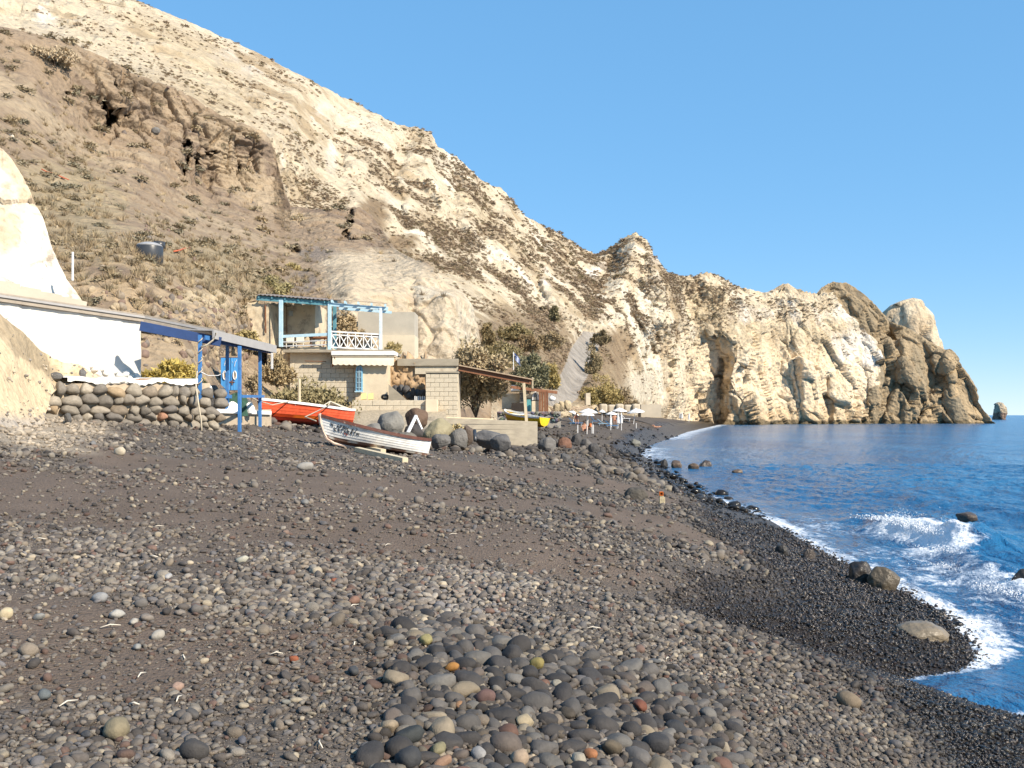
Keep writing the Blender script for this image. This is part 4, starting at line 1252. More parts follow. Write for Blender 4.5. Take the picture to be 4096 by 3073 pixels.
for k, (a, b, c, d, t, lab) in enumerate([(537, 556, 437, 451, (0.15, 0.14, 0.13), 'grey rock past the end of the concrete wall'), (551, 561, 438, 447, DK, 'dark small rock by the grey one past the wall'), (558, 572, 437, 448, (0.17, 0.09, 0.06), 'reddish rock in the rocky stretch past the wall'),
        (571, 582, 433, 445, DK, 'dark pointed rock in the rocky stretch'), (580, 592, 438, 448, (0.13, 0.12, 0.112), 'brownish rock in the rocky stretch'), (588, 600, 443, 453, DK, 'dark flat rock at the seaward end of the rocky stretch'),
        (560, 571, 453, 463, (0.10, 0.096, 0.094), 'lone dark triangular rock below the rocky stretch'), (536, 546, 431, 440, (0.10, 0.095, 0.09), 'dark rock right at the concrete wall\'s corner'), (630, 641, 439, 446, (0.18, 0.175, 0.15), 'pale flat rock near the far water\'s edge'), (598, 606, 448, 455, DK, 'small black rock at the end of the row')]):
    gb = G((a + b) / 2, d)
    boulder(a, b, c, d, gb.y + 0.5, t, lab, 630 + k)
gb = G(636, 501)
boulder(624, 648, 487, 502, gb.y + 0.4, (0.085, 0.075, 0.062), 'dark dome shaped boulder beside the little painted block', 650, facets=5)
gb = G(872, 586)
boulder(849, 875, 561, 588, gb.y + .25, (0.040, 0.034, 0.030), 'wet black boulder at the water\'s edge', 651, m_wetrock)
boulder(866, 898, 566, 590, gb.y - .1, (0.10, 0.08, 0.055), 'wet brown boulder leaning on the black one', 652, m_wetrock)
gb = G(922, 640)
boulder(897, 949, 621, 645, gb.y + .3, (0.205, 0.165, 0.115), 'smooth tan rock among the wet cobbles', 653, m_wetrock, facets=4, amp=0.10)
boulder(1008, 1042, 568, 598, 16.2, (0.05, 0.042, 0.036), 'dark rock in the surf at the picture\'s seaward edge', 654, m_wetrock)
boulder(957, 979, 512, 522, 27.5, (0.085, 0.065, 0.05), 'dark rock washed over by waves offshore', 655, m_wetrock)
for k, (a, b, c, d, t, lab) in enumerate([(660, 668, 459, 468, (.04, .037, .035), 'pointed black rock standing in the shallows'), (671, 682, 460, 468, (.12, .085, .06), 'brown rock in the shallows beside the pointed black one'), (688, 699, 463, 469, (.13, .09, .06), 'low brown rock in the water, third from the beach'),
        (699, 712, 460, 467.5, (.07, .055, .045), 'dark rock in the water, fourth from the beach'), (732, 743, 469, 474, (.13, .09, .06), 'small brown rock alone in the water'), (775, 789, 544, 556, (.05, .045, .04), 'black rock in the swash, nearest the breaking wave'), (803, 815, 548, 560, (.075, .06, .05), 'brown black rock in the swash zone'),
        (596, 604, 478, 485, (.06, .055, .05), 'black stone on dark wet gravel'), (672, 680, 486, 494, (.05, .05, .055), 'black upright stone at the wet edge')]):
    if d > 470 and b < 700 or d > 540: Yb = G((a + b) / 2, d).y + .15
    else: Yb = HC / ((d - HOR) / F) 
    boulder(a, b, c, d + 1, Yb, t, lab, 670 + k, m_wetrock)

# ================================================================== PLANTS
m_leaf_i = tint_mat('scrub_leaf', 'inst', 0.85, 2.0, 0.35, 0)
m_leaf_o = tint_mat('bush_leaf', 'obj', 0.85, 1.4, 0.40, 0)
m_bark = mat('bark', (0.17, 0.12, 0.085), 0.9, 0.3, 9, 0.5, 30)
def leaf_cloud(rs, n, center, rad, size, dome=True, aspect=2.0, up=0.0):
    d = rs.normal(size=(n, 3)); d /= np.linalg.norm(d, axis=1)[:, None]
    if dome: d[:, 2] = np.abs(d[:, 2])
    r = rs.uniform(0.35, 1.0, n) ** 0.6
    c = np.asarray(center) + d * r[:, None] * np.asarray(rad)
    a = rs.normal(size=(n, 3)) + d * 0.8 + np.array([0, 0, up]); a /= np.linalg.norm(a, axis=1)[:, None]
    b = np.cross(a, rs.normal(size=(n, 3))); b /= np.linalg.norm(b, axis=1)[:, None]
    s = size * rs.uniform(0.6, 1.4, n)[:, None]
    v = np.stack([c - b * s * 0.5, c + b * s * 0.5, c + a * s * aspect], 1)
    return v.reshape(-1, 3)
def tri_mesh(name, v, m):
    me = bpy.data.meshes.new(name)
    n_ = len(v) // 3
    me.vertices.add(len(v)); me.vertices.foreach_set('co', v.astype(np.float32).ravel())
    me.loops.add(len(v)); me.loops.foreach_set('vertex_index', np.arange(len(v), dtype=np.int32))
    me.polygons.add(n_); me.polygons.foreach_set('loop_start', np.arange(0, len(v), 3, dtype=np.int32)); me.polygons.foreach_set('loop_total', np.full(n_, 3, np.int32))
    me.update(calc_edges=True)
    if m: me.materials.append(m)
    return me
SCRUB = []
for k in range(5):
    rs = np.random.default_rng(700 + k)
    SCRUB.append(tri_mesh('scrub_shape', np.concatenate([leaf_cloud(rs, 60, (0, 0, 0), (.5, .5, .36), 0.13), leaf_cloud(rs, 40, (rs.uniform(-.2, .2), rs.uniform(-.2, .2), .1), (.35, .35, .3), .12)]), m_leaf_i))
TUFT = []
for k in range(4):
    rs = np.random.default_rng(720 + k)
    n_ = 46
    b0 = rs.normal(0, .13, (n_, 3)) * np.array([1, 1, 0]); tip = b0 * 2.6 + rs.normal(0, .12, (n_, 3)) + np.array([0, 0, .75]) * rs.uniform(.5, 1.1, (n_, 1))
    w = rs.normal(size=(n_, 3)) * np.array([1, 1, 0]); w = w / np.linalg.norm(w, axis=1)[:, None] * .035
    TUFT.append(tri_mesh('tuft_shape', np.stack([b0 - w, b0 + w, tip], 1).reshape(-1, 3), m_leaf_i))
def plant_on(H, n, dens, seed):
    r = np.random.default_rng(seed)
    i = r.integers(0, H['px'].shape[0], n); j = r.integers(0, H['px'].shape[1], n)
    px, py, pos = H['px'][i, j], H['py'][i, j], H['pos'][i, j]
    cl = fbm(pos / np.array([9, 9, 5]), 3, seed)
    keep = r.uniform(0, 1, n) < dens(px, py, cl)
    return px[keep], py[keep], pos[keep], r
def dens_w(px, py, cl):
    d = np.clip(0.40 + cl * 1.9, 0.03, 1)
    core = np.clip(gauss(px, py, 430, 235, 120, 70) * 1.3 + gauss(px, py, 560, 285, 90, 40) + gauss(px, py, 660, 295, 70, 25) * 0.8 + gauss(px, py, 500, 330, 60, 40) + 0.25, 0, 1.3)
    d = d * core * (1 - in_poly(px, py, HEAD)) * (1 - road_near(px, py, 2))
    d = d * (1 - 0.93 * smooth(670, 715, px) * smooth(308, 335, py)) * (1 - 0.8 * gauss(px, py, 650, 390, 40, 30))
    for g_ in [(228, 58, 30, 9), (600, 270, 12, 6), (330, 160, 6, 22), (320, 118, 8, 14), (545, 285, 5, 24), (850, 310, 18, 12), (655, 265, 8, 16)]:
        d = d * (1 - 0.9 * gauss(px, py, *g_))
    return d
px, py, q, r = plant_on(hillW, 230000, dens_w, 740)
n_ = len(q)
s = (.24 + .62 * r.uniform(0, 1, n_) ** 2.4) * np.clip(q[:, 1] / 190, .55, 1.35)
s *= np.where(r.uniform(0, 1, n_) < .06, 1.8, 1)
T = np.array([[.26, .185, .120], [.32, .235, .155], [.235, .18, .125], [.27, .215, .125], [.37, .28, .19]])[r.integers(0, 5, n_)] * r.uniform(.75, 1.25, (n_, 1))
scatter('hill_scrub', SCRUB, q, np.stack([r.normal(0, .2, n_), r.normal(0, .2, n_), r.uniform(0, 6, n_)], -1), np.stack([s * 1.2, s, s * .8], -1), T)
def dens_b(px, py, cl):
    g_ = np.clip(gauss(px, py, 50, 205, 100, 70) + gauss(px, py, 210, 262, 70, 28) * 1.0 + gauss(px, py, 250, 290, 40, 24) + gauss(px, py, 240, 210, 60, 12) * .3 + .10, 0, 1)
    cliff = smooth(85, 115, px) * (1 - smooth(188, 225, py - (px - 100) * .12))
    return g_ * np.clip(.65 + cl * .9, .05, 1) * (1 - .93 * cliff) * (1 - .95 * sandstone(px, py)) * (1 - .75 * gauss(px, py, 170, 318, 70, 24)) * (py < 345)
px, py, q, r = plant_on(hillB, 15000, dens_b, 750)
n_ = len(q)
s = r.uniform(.22, .62, n_)
T = np.array([[.40, .31, .19], [.35, .265, .165], [.31, .235, .15], [.33, .27, .175], [.27, .215, .145]])[r.integers(0, 5, n_)] * r.uniform(.8, 1.2, (n_, 1))
scatter('dry_grass', TUFT, q, np.stack([r.normal(0, .25, n_), r.normal(0, .25, n_), r.uniform(0, 6, n_)], -1), np.stack([s, s, s * .8], -1), T)
def dens_b2(px, py, cl):
    return dens_b(px, py, cl) * .10 + .020 * (py < 345) * (1 - sandstone(px, py)) + .25 * gauss(px, py, 262, 285, 25, 14) + .4 * gauss(px, py, 60, 70, 30, 8) * (cl > 0)
px, py, q, r = plant_on(hillB, 14000, dens_b2, 760)
n_ = len(q)
s = r.uniform(.35, 1.0, n_) * np.clip(q[:, 1] / 60, .6, 1.5)
T = np.array([[.27, .22, .14], [.30, .25, .165], [.22, .195, .135], [.33, .26, .16]])[r.integers(0, 4, n_)] * r.uniform(.8, 1.2, (n_, 1))
scatter('slope_scrub', SCRUB, q, np.stack([r.normal(0, .2, n_), r.normal(0, .2, n_), r.uniform(0, 6, n_)], -1), np.stack([s * 1.2, s, s * .7], -1), T)
# small stones stuck in the conglomerate
def dens_c(px, py, cl): return np.clip(gauss(px, py, 165, 318, 62, 20) + gauss(px, py, 240, 360, 46, 40) + .05 * (py < 340), 0, 1) * (1 - sandstone(px, py))
px, py, q, r = plant_on(hillB, 16000, dens_c, 770)
n_ = len(q); s = .08 + .34 * r.uniform(0, 1, n_) ** 3.2
T = np.array([[.17, .145, .125], [.27, .22, .165], [.36, .285, .19], [.20, .14, .11]])[r.integers(0, 4, n_)]
scatter('slope_stones', PEB, q, r.uniform(0, 6, (n_, 3)), np.stack([s, s, s], -1), T)

def bush(name, px0, px1, py0, py1, Y, tint, label, seed, cat='bush', leaf=0.11, density=1.0, trunk=True, group=None, dome=True):
    """a shrub or small tree: clumps of leaves round a branching stem"""
    a, b = P(px0, py1, Y), P(px1, py0, Y)
    w, h = b.x - a.x, b.z - a.z
    base = Vector(((a.x + b.x) / 2, Y, a.z))
    t = thing(name, label, cat, base, group)
    rs = np.random.default_rng(seed)
    parts, ends = [], []
    nc = int(26 * density)
    for k in range(nc):
        d = rs.normal(size=3); d /= np.linalg.norm(d)
        if dome: d[2] = abs(d[2])
        rr = rs.uniform(.30, 1.0) * (1.0 if rs.uniform() < .85 else 1.12)
        c = np.array([0, 0, h * (.18 if dome else .55)]) + d * rr * np.array([w * .48, w * .42, h * (.72 if dome else .42)])
        ends.append(c)
        cr = rs.uniform(.09, .24)
        parts.append(leaf_cloud(rs, int(120 * density), c, (w * cr, w * cr, h * cr), leaf * rs.uniform(.7, 1.2), False, 1.8, .5))
    v = np.concatenate(parts)
    v[:, 2] = np.maximum(v[:, 2], 0.0)
    tint = tuple(q_ * 1.4 for q_ in tint)
    cro = bpy.data.objects.new('crown', tri_mesh('crown', v, m_leaf_o))
    C.objects.link(cro); cro.parent = t; cro.color = (*tint, 1)
    tm = MB()
    for c in ends[::2]:
        c = Vector(c)
        tm.tube([base + Vector((0, 0, -.15)), base + Vector((c.x * .3, c.y * .3, c.z * .5)), base + c], [max(.02, w * .018), max(.015, w * .012), .008], 5)
    tm.build('trunk', m_bark, t)
    return t
OL, OL2, YG, DRY, GG = (.165, .140, .075), (.20, .165, .085), (.27, .21, .085), (.25, .195, .115), (.125, .125, .070)
bush('tamarisk_bush', 264, 356, 374, 434, 37.8, (.20, .165, .085), 'large straggly olive bush growing behind the red boat', 801, leaf=.085, density=2.0)
bush('tamarisk_tree', 446, 506, 348, 414, 48, (.30, .24, .145), 'feathery tamarisk tree under the wooden canopy', 802, 'tree', .10, 2.0, dome=False)
bush('tree', 512, 547, 353, 392, 66, (.17, .16, .095), 'rounded grey green tree behind the canopy post', 803, 'tree', .12, 1.7)
bush('bush', 540, 560, 360, 390, 72, YG, 'round yellow green bush next to the dirt road', 804, leaf=.11, density=1.3)
bush('bush', 498, 531, 322, 341, 98, (.20, .16, .08), 'dark capped bush high on the slope above the flag', 805, leaf=.16, density=1.2)
bush('bush', 481, 497, 322, 352, 88, (.19, .145, .075), 'tall brownish bush against the sandstone bluff', 806, leaf=.15)
bush('bush', 484, 522, 341, 368, 76, OL2, 'broad olive bush left of the flag', 807, leaf=.13, density=1.4)
bush('bush', 518, 545, 333, 352, 96, (.215, .155, .085), 'brownish bush between the slope path and the flag', 808, leaf=.15)
bush('bush', 548, 560, 306, 322, 128, OL, 'small dark bush standing alone below the pale rocks', 809, leaf=.18, density=.8)
bush('bush', 580, 598, 388, 405, 124, YG, 'yellowish bush at the road\'s seaward foot', 810, leaf=.15, density=1.1)
bush('bush', 588, 622, 374, 408, 143, (.29, .225, .095), 'golden green bush draping down the bank by the concrete blocks', 811, leaf=.16, density=1.4)
bush('bush', 604, 640, 388, 410, 145, (.215, .16, .095), 'brown dry bush above the concrete blocks', 812, leaf=.17, density=1.2)
bush('bush', 582, 603, 345, 378, 155, (.22, .175, .10), 'scrubby bush on the bank over the shaded road', 813, leaf=.2, density=1.0)
bush('bush', 590, 612, 330, 346, 180, (.165, .13, .075), 'dark bush at the top of the road bank', 814, leaf=.22, density=.9)
bush('bush', 536, 562, 330, 350, 110, (.23, .175, .10), 'sparse brown bush above the yellow green one', 815, leaf=.17)
bush('bush', 141, 205, 358, 402, 30.6, (.36, .28, .085), 'golden yellow bush behind the porch, beside the white wall', 816, leaf=.075, density=1.9)
bush('bush', 330, 362, 312, 345, 53, (.32, .245, .145), 'dry straw coloured bush behind the balcony posts', 817, leaf=.10, density=1.1)
bush('bush', 385, 402, 342, 358, 50, (.33, .265, .13), 'small dry bush beside the balcony\'s corner post', 818, leaf=.08, density=.8)
bush('bush', 285, 305, 262, 278, 68, (.30, .24, .11), 'rounded yellowish bush on the ash slope above the pergola', 819, leaf=.12, density=.9)
bush('bush', 30, 78, 42, 66, surf(hillB, 54, 62).y - .5, (.34, .27, .18), 'large grey brown bush high on the hill', 820, leaf=.15, density=1.2)
bush('bush', 158, 186, 258, 282, 44.5, (.24, .19, .11), 'dark scrubby bush beside the black water tank', 821, leaf=.10, density=1.0)
bush('bush', 236, 262, 330, 352, 41, (.32, .255, .12), 'dry weeds below the faded blue door', 822, leaf=.08, density=.9)
bush('bush', 253, 290, 274, 298, 56, (.235, .20, .10), 'olive bush above the teal pergola roof', 823, leaf=.10, density=1.2)
bush('bush', 262, 292, 350, 386, 42.5, (.28, .215, .12), 'dry brown bush on the earth slope behind the red boat', 825, leaf=.08, density=1.0)
bush('bush', 240, 262, 366, 398, 37.5, (.26, .20, .12), 'withered weeds beside the blue cave door', 826, leaf=.06, density=.5)
bush('bush', 447, 470, 424, 446, 33.2, (.34, .27, .14), 'tuft of dry straw weeds between the boulders', 824, leaf=.06, density=.5)

# bleached twigs washed up on the gravel
twig_m = mat('bleached_twig', (.62, .56, .46), .8, .15, 20, .2, 60)
rt_ = random.Random(21)
for k in range(26):
    g_ = G(rt_.uniform(20, 760), rt_.uniform(520, 750))
    if shore_x(g_.y) - g_.x < 1.0: continue
    L_t = rt_.uniform(.05, .14); an = rt_.uniform(0, 3.14)
    d_ = Vector((math.cos(an), math.sin(an), 0)) * L_t / 2
    MB().tube([g_ - d_ + Vector((0, 0, .02)), g_ + Vector((0, 0, .03)) + Vector((-d_.y, d_.x, 0)) * .15, g_ + d_ + Vector((0, 0, .02))], [.003, .005, .003], 5).build('twig', twig_m, None, True, label='bleached white twig on the gravel, ' + ('far' if g_.y > 9 else 'near') + ' ' + ('landward' if g_.x < -1.2 else 'central' if g_.x < .6 else 'seaward') + ' part of the beach', cat='twig', group='washed up twigs')

# ================================================================== BUILT THINGS
white = mat('whitewash', (0.62, 0.60, 0.565), 0.9, 0.07, 3, 0.9, 9, dirt=(0.55, 0.49, 0.40), dirt_amount=0.18)
white2 = mat('white_paint', (0.80, 0.79, 0.77), 0.6, 0.06, 6, 0.2, 40, dirt=(0.5, 0.42, 0.33), dirt_amount=0.12)
plaster = mat('cream_plaster', (0.66, 0.56, 0.41), 0.9, 0.08, 2.2, 0.4, 25, dirt=(0.46, 0.37, 0.27), dirt_amount=0.25)
oldplaster = mat('old_plaster', (0.62, 0.52, 0.37), 0.92, 0.12, 1.8, 0.5, 20, dirt=(0.36, 0.29, 0.22), dirt_amount=0.5)
concrete = mat('concrete', (0.34, 0.295, 0.225), 0.92, 0.16, 2.0, 0.5, 18, dirt=(0.29, 0.25, 0.20), dirt_amount=0.4, streak=2.5)
greyconc = mat('grey_render', (0.46, 0.41, 0.33), 0.92, 0.10, 1.2, 0.3, 18, dirt=(0.38, 0.33, 0.26), dirt_amount=0.3)
block_m = mat('cement_block', (0.56, 0.49, 0.375), 0.93, 0.16, 3.5, 0.7, 35, dirt=(0.43, 0.36, 0.27), dirt_amount=0.3)
mortar = mat('mortar', (0.53, 0.46, 0.35), 0.95, 0.15, 6, 0.6, 30)
mortar_w = mat('sandy_mortar', (0.44, 0.36, 0.265), 0.95, 0.2, 6, 0.6, 30)
blue = mat('blue_paint', (0.055, 0.185, 0.44), 0.5, 0.18, 5, 0.2, 40, dirt=(0.12, 0.22, 0.45), dirt_amount=0.3)
dblue = mat('dark_blue_paint', (0.020, 0.050, 0.15), 0.5, 0.15, 5, 0.2, 40)
doorblue = mat('bright_blue_door', (0.08, 0.33, 0.70), 0.6, 0.12, 4, 0.25, 35, dirt=(0.14, 0.30, 0.52), dirt_amount=0.3, streak=0.3)
paleblue = mat('pale_blue_paint', (0.42, 0.60, 0.70), 0.6, 0.10, 4, 0.2, 40, dirt=(0.60, 0.66, 0.68), dirt_amount=0.35)
teal = mat('teal_paint', (0.10, 0.265, 0.325), 0.6, 0.14, 4, 0.2, 40, dirt=(0.19, 0.35, 0.40), dirt_amount=0.3)
greyblue = mat('faded_grey_blue_metal', (0.36, 0.43, 0.46), 0.6, 0.10, 4, 0.2, 40, dirt=(0.20, 0.13, 0.08), dirt_amount=0.15)
wood = mat('weathered_wood', (0.36, 0.27, 0.185), 0.85, 0.25, 7, 0.4, 30, streak=0.25)
palewood = mat('pale_timber', (0.60, 0.50, 0.34), 0.8, 0.14, 7, 0.3, 30, streak=0.3)
rustwood = mat('red_brown_wood', (0.20, 0.085, 0.042), 0.75, 0.25, 6, 0.3, 30, streak=0.3)
rust = mat('rust', (0.20, 0.095, 0.05), 0.85, 0.35, 12, 0.5, 50)
greyroof = mat('grey_roof_edge', (0.36, 0.345, 0.335), 0.75, 0.08, 3, 0.2, 30)
trim1 = mat('weathered_grey_trim', (0.34, 0.29, 0.235), 0.8, 0.15, 6, 0.3, 30)
black = mat('black_plastic', (0.045, 0.047, 0.052), 0.35, 0.15, 4, 0.1, 30, spec=0.5)
dark = mat('dark_net_and_opening_shade', (0.035, 0.028, 0.024), 0.95, 0.2, 4, 0.3, 20)  # near-black: netting colour, and painted-in shade for openings in walls
plastic_w = mat('cream_plastic', (0.72, 0.68, 0.58), 0.5, 0.06, 4, 0.1, 30)
rope_m = mat('rope', (0.52, 0.45, 0.34), 0.9, 0.2, 20, 0.5, 60)
green_m = mat('green_net', (0.035, 0.085, 0.062), 0.9, 0.3, 6, 0.7, 30)
cloth_w = mat('white_canvas', (0.80, 0.80, 0.79), 0.85, 0.04, 4, 0.2, 30)
steel = mat('galvanised_steel', (0.55, 0.56, 0.57), 0.4, 0.1, 8, 0.1, 30, metallic=0.6)
yellow_m = mat('yellow_panel', (0.72, 0.58, 0.25), 0.8, 0.08, 4, 0.1, 30)
glass_m = mat('window_glass', (0.10, 0.14, 0.17), 0.08, 0.1, 3, 0.0, 30, spec=0.6)
lime = mat('lime_wash_drips', (0.78, 0.76, 0.72), 0.95, 0.06, 6, 0.6, 22, dirt=(0.5, 0.45, 0.38), dirt_amount=0.15)
stone_o = tint_mat('wall_stone', 'obj', 0.85, 6.0, 0.28, 0.5, 0.02)

STONE = [stone_mesh('stone_shape', 300 + k, 3, (1, 1, 1), 0.10, 1.2, facets=[7, 9, 6, 8, 5, 11][k]) for k in range(6)]
for q in STONE: q.materials.append(stone_o)
STC = [(.245, .212, .170), (.180, .158, .132), (.31, .268, .21), (.23, .185, .138), (.135, .120, .106), (.36, .265, .165), (.29, .155, .10)]
STW = [.3, .24, .18, .12, .08, .05, .03]
def add_stone(parent, name, p, size, k, tint, rot=(0, 0, 0)):
    o = bpy.data.objects.new(name, STONE[k % 6])
    o.parent = parent
    o.location = Vector(p) - parent.location
    o.scale = size; o.rotation_euler = rot; o.color = (*tint, 1)
    C.objects.link(o)
    return o
BLOCK = {}
def add_block(parent, p, size, material, name='block', rz=0):
    key = (round(size[0], 2), round(size[1], 2), round(size[2], 2), material.name)
    if key not in BLOCK:
        bm = bmesh.new(); bmesh.ops.create_cube(bm, size=1.0)
        for v in bm.verts: v.co = Vector((v.co.x * size[0], v.co.y * size[1], v.co.z * size[2]))
        bmesh.ops.bevel(bm, geom=bm.edges[:], offset=0.008, segments=1, affect='EDGES')
        me = bpy.data.meshes.new('block'); bm.to_mesh(me); bm.free(); me.materials.append(material)
        BLOCK[key] = me
    o = bpy.data.objects.new(name, BLOCK[key])
    o.parent = parent
    o.location = Vector(p) - parent.location
    o.rotation_euler = (0, 0, rz)
    C.objects.link(o)
    return o
def block_courses(parent, x0, x1, z0, z1, Y, bw, bh, material, jit=0.006, skip=None):
    rows = max(1, round((z1 - z0) / bh)); bh = (z1 - z0) / rows
    for r in range(rows):
        x = x0 - (bw * 0.5 if r % 2 else 0)
        z = z0 + bh * (r + .5)
        while x < x1 - 0.05:
            a, b = max(x, x0), min(x + bw, x1)
            if b - a > 0.08 and not (skip and skip((a + b) / 2, z)):
                add_block(parent, ((a + b) / 2, Y + 0.1 + random.uniform(-jit, jit), z), (b - a - 0.010, 0.2, bh - 0.010), material)
            x += bw

# ---------------------------------------------------------------- the white house
A0, B0 = P(141, 322, 26.8), P(-28, 298, 22.7)
t = thing('white_house', 'low whitewashed house wall under a flat grey roof edge', 'house', (-10.4, 25.8, 3.6))
wd = (A0 - B0); wd.z = 0; wd.normalize()
back = Vector((-wd.y, wd.x, 0))
if back.y < 0: back = -back
def wallquad(a, b, zt0, zt1, zb, thick):
    m_ = MB(); o = back * thick
    rows = []
    n_ = 26
    for j in range(9):
        r_ = []
        for i in range(n_ + 1):
            u = i / n_
            p_ = a.lerp(b, u); zt = zt0 + (zt1 - zt0) * u
            z_ = zb + (zt - zb) * j / 8
            wob = 0.018 * math.sin(u * 40 + j * 1.7) + 0.015 * random.gauss(0, 1)
            r_.append(Vector((p_.x, p_.y, z_)) - back * wob)
        rows.append(r_)
    m_.sheet(rows)
    m_.add([Vector((a.x, a.y, zb)), Vector((a.x, a.y, zt0)), Vector((a.x, a.y, zt0)) + o, Vector((a.x, a.y, zb)) + o], [(0, 1, 2, 3)])
    m_.add([Vector((b.x, b.y, zb)), Vector((b.x, b.y, zt1)), Vector((b.x, b.y, zt1)) + o, Vector((b.x, b.y, zb)) + o], [(0, 1, 2, 3)])
    m_.add([Vector((a.x, a.y, zb)) + o, Vector((b.x, b.y, zb)) + o, Vector((b.x, b.y, zt1)) + o, Vector((a.x, a.y, zt0)) + o], [(0, 1, 2, 3)])
    return m_
wallquad(A0, B0, A0.z, B0.z, 3.3, 3.2).build('wall', white, t, True)
# stone footing showing through the whitewash at the bottom
for k in range(16):
    u = k / 16
    p_ = A0.lerp(B0, u * 0.42)
    add_stone(t, 'footing_stone', (p_.x, p_.y - 0.03, 3.9 + 0.10 * math.sin(k * 2.1) + u * 0.35), (.30, .22, .22), k, (.74, .72, .68))
E0 = P(222, 334, 26.5)
roof_line = [B0 + Vector((0, 0, .12)), A0 + Vector((0, 0, .12)), E0]
def strip(line, dz0, dz1, out, depth, m_, mt, nm, par):
    q = MB()
    f0 = [p_ - back * out + Vector((0, 0, dz0)) for p_ in line]
    f1 = [p_ - back * out + Vector((0, 0, dz1)) for p_ in line]
    b0 = [p_ + back * depth + Vector((0, 0, dz0 + .25)) for p_ in line]
    b1 = [p_ + back * depth + Vector((0, 0, dz1 + .25)) for p_ in line]
    q.sheet([f0, f1, b1, b0, f0])
    return q.build(nm, mt, par)
strip(roof_line, -.12, -.03, .10, 3.0, None, trim1, 'roof_trim', t)
strip(roof_line, -.025, .03, .14, 3.0, None, greyroof, 'roof', t)
strip(roof_line, .035, .075, .12, 2.8, None, trim1, 'roof_edge', t)
# the rendered parapet behind the roof
par = thing('parapet', 'grey rendered parapet of blocks behind the white roof', 'wall', (-11.5, 26.5, 5.4))
q = MB(); pa, pb = P(-20, 288, 25.6), P(84, 314, 27.3)
q.bar(pa + Vector((0, 0, .02)), pb + Vector((0, 0, .1)), .3, .45).build('render', greyconc, par)
for i in range(5):
    c_ = pa.lerp(pb, (i + .5) / 5)
    MB().bar(pa.lerp(pb, i / 5 + .004) + Vector((0, -.17, .14)), pa.lerp(pb, (i + 1) / 5 - .004) + Vector((0, -.17, .18)), .04, .36).build('panel', greyconc, par)
q = MB(); q.bar(pa + Vector((0, -.2, -.32)), pb + Vector((0, -.2, -.25)), .3, .35).build('white_base', white, par)
# loose boards lying on the roof
for k, (a, b, y0, y1, w, m_, lab) in enumerate([(88, 118, 326, 334, .5, rustwood, 'rusty red sheet lying in the boards on the roof'), (74, 112, 323, 329, .3, wood, 'grey brown plank at the landward end of the roof pile'), (97, 123, 325, 336, .35, palewood, 'pale plank crossing the roof pile'),
        (110, 141, 329, 340, .6, wood, 'bent grey sheet at the seaward end of the roof pile'), (80, 105, 322, 325, .3, rustwood, 'dark strip on top of the roof pile'), (100, 131, 333, 339, .4, palewood, 'pale broad board low in the roof pile')]):
    pa_, pb_ = P(a, y0, 27.0 + .15 * k), P(b, y1, 27.4 + .15 * k)
    MB().bar(pa_, pb_, w, .05).build('board', m_, None, label=lab, cat='board')

# ---------------------------------------------------------------- the rubble wall in front
W0, W1 = Vector((-10.75, 22.9, 0)), Vector((-7.75, 25.7, 0))
wl_ = thing('stone_wall', 'dry rubble wall of round grey stones with whitewashed top', 'wall', (-9.2, 24.2, 2.4))
wdir = (W1 - W0).normalized(); wout = Vector((wdir.y, -wdir.x, 0))
q = MB()
rows = []
for j in range(8):
    r_ = []
    for i in range(31):
        p_ = W0.lerp(W1, i / 30); zt = 3.72 + .10 * i / 30
        r_.append(Vector((p_.x, p_.y, 2.15 + (zt - 2.15) * j / 7)) - wout * (.03 + random.uniform(-.03, .03)))
    rows.append(r_)
q.sheet(rows)
q.sheet([rows[-1], [p_ - wout * 1.2 for p_ in rows[-1]]])
q.sheet([[r_[0] for r_ in rows], [r_[0] - wout * 1.0 for r_ in rows]])
q.sheet([[r_[-1] for r_ in rows], [r_[-1] - wout * 1.0 for r_ in rows]])
q.build('mortar', mortar_w, wl_, True)
zrow = 2.42
L_ = (W1 - W0).length
rw = random.Random(5)
row = 0
while zrow < 3.60:
    hh = rw.uniform(.16, .27)
    s_ = -0.05 + (row % 2) * .12
    while s_ < L_ + .15:
        w = rw.uniform(.17, .46)
        p_ = W0 + wdir * (s_ + w / 2) + Vector((0, 0, zrow + hh / 2 + rw.uniform(-.045, .045)))
        tint = rw.choices(STC, STW)[0]; f_ = rw.uniform(.85, 1.25)
        o = add_stone(wl_, 'stone', p_ + wout * rw.uniform(-.03, .05), (w * 1.14, .42, hh * rw.uniform(1.12, 1.45)), rw.randrange(6), tuple(c * f_ for c in tint), (rw.gauss(0, .1), rw.gauss(0, .28), math.atan2(wdir.y, wdir.x) + rw.gauss(0, .12)))
        s_ += w
    zrow += hh * .93
    row += 1
# corner of the wall that turns back into the bank
for k in range(16):
    a_ = rw.uniform(0.2, 1.0); zz = 2.7 + (k % 6) * .2
    p_ = W0 - wdir * (.15 + .25 * a_) - wout * (.5 * a_)
    tint = rw.choices(STC, STW)[0]
    add_stone(wl_, 'stone', (p_.x, p_.y, zz), (rw.uniform(.22, .36), .3, rw.uniform(.18, .28)), k, tint, (0, rw.gauss(0, .2), rw.uniform(0, 3)))
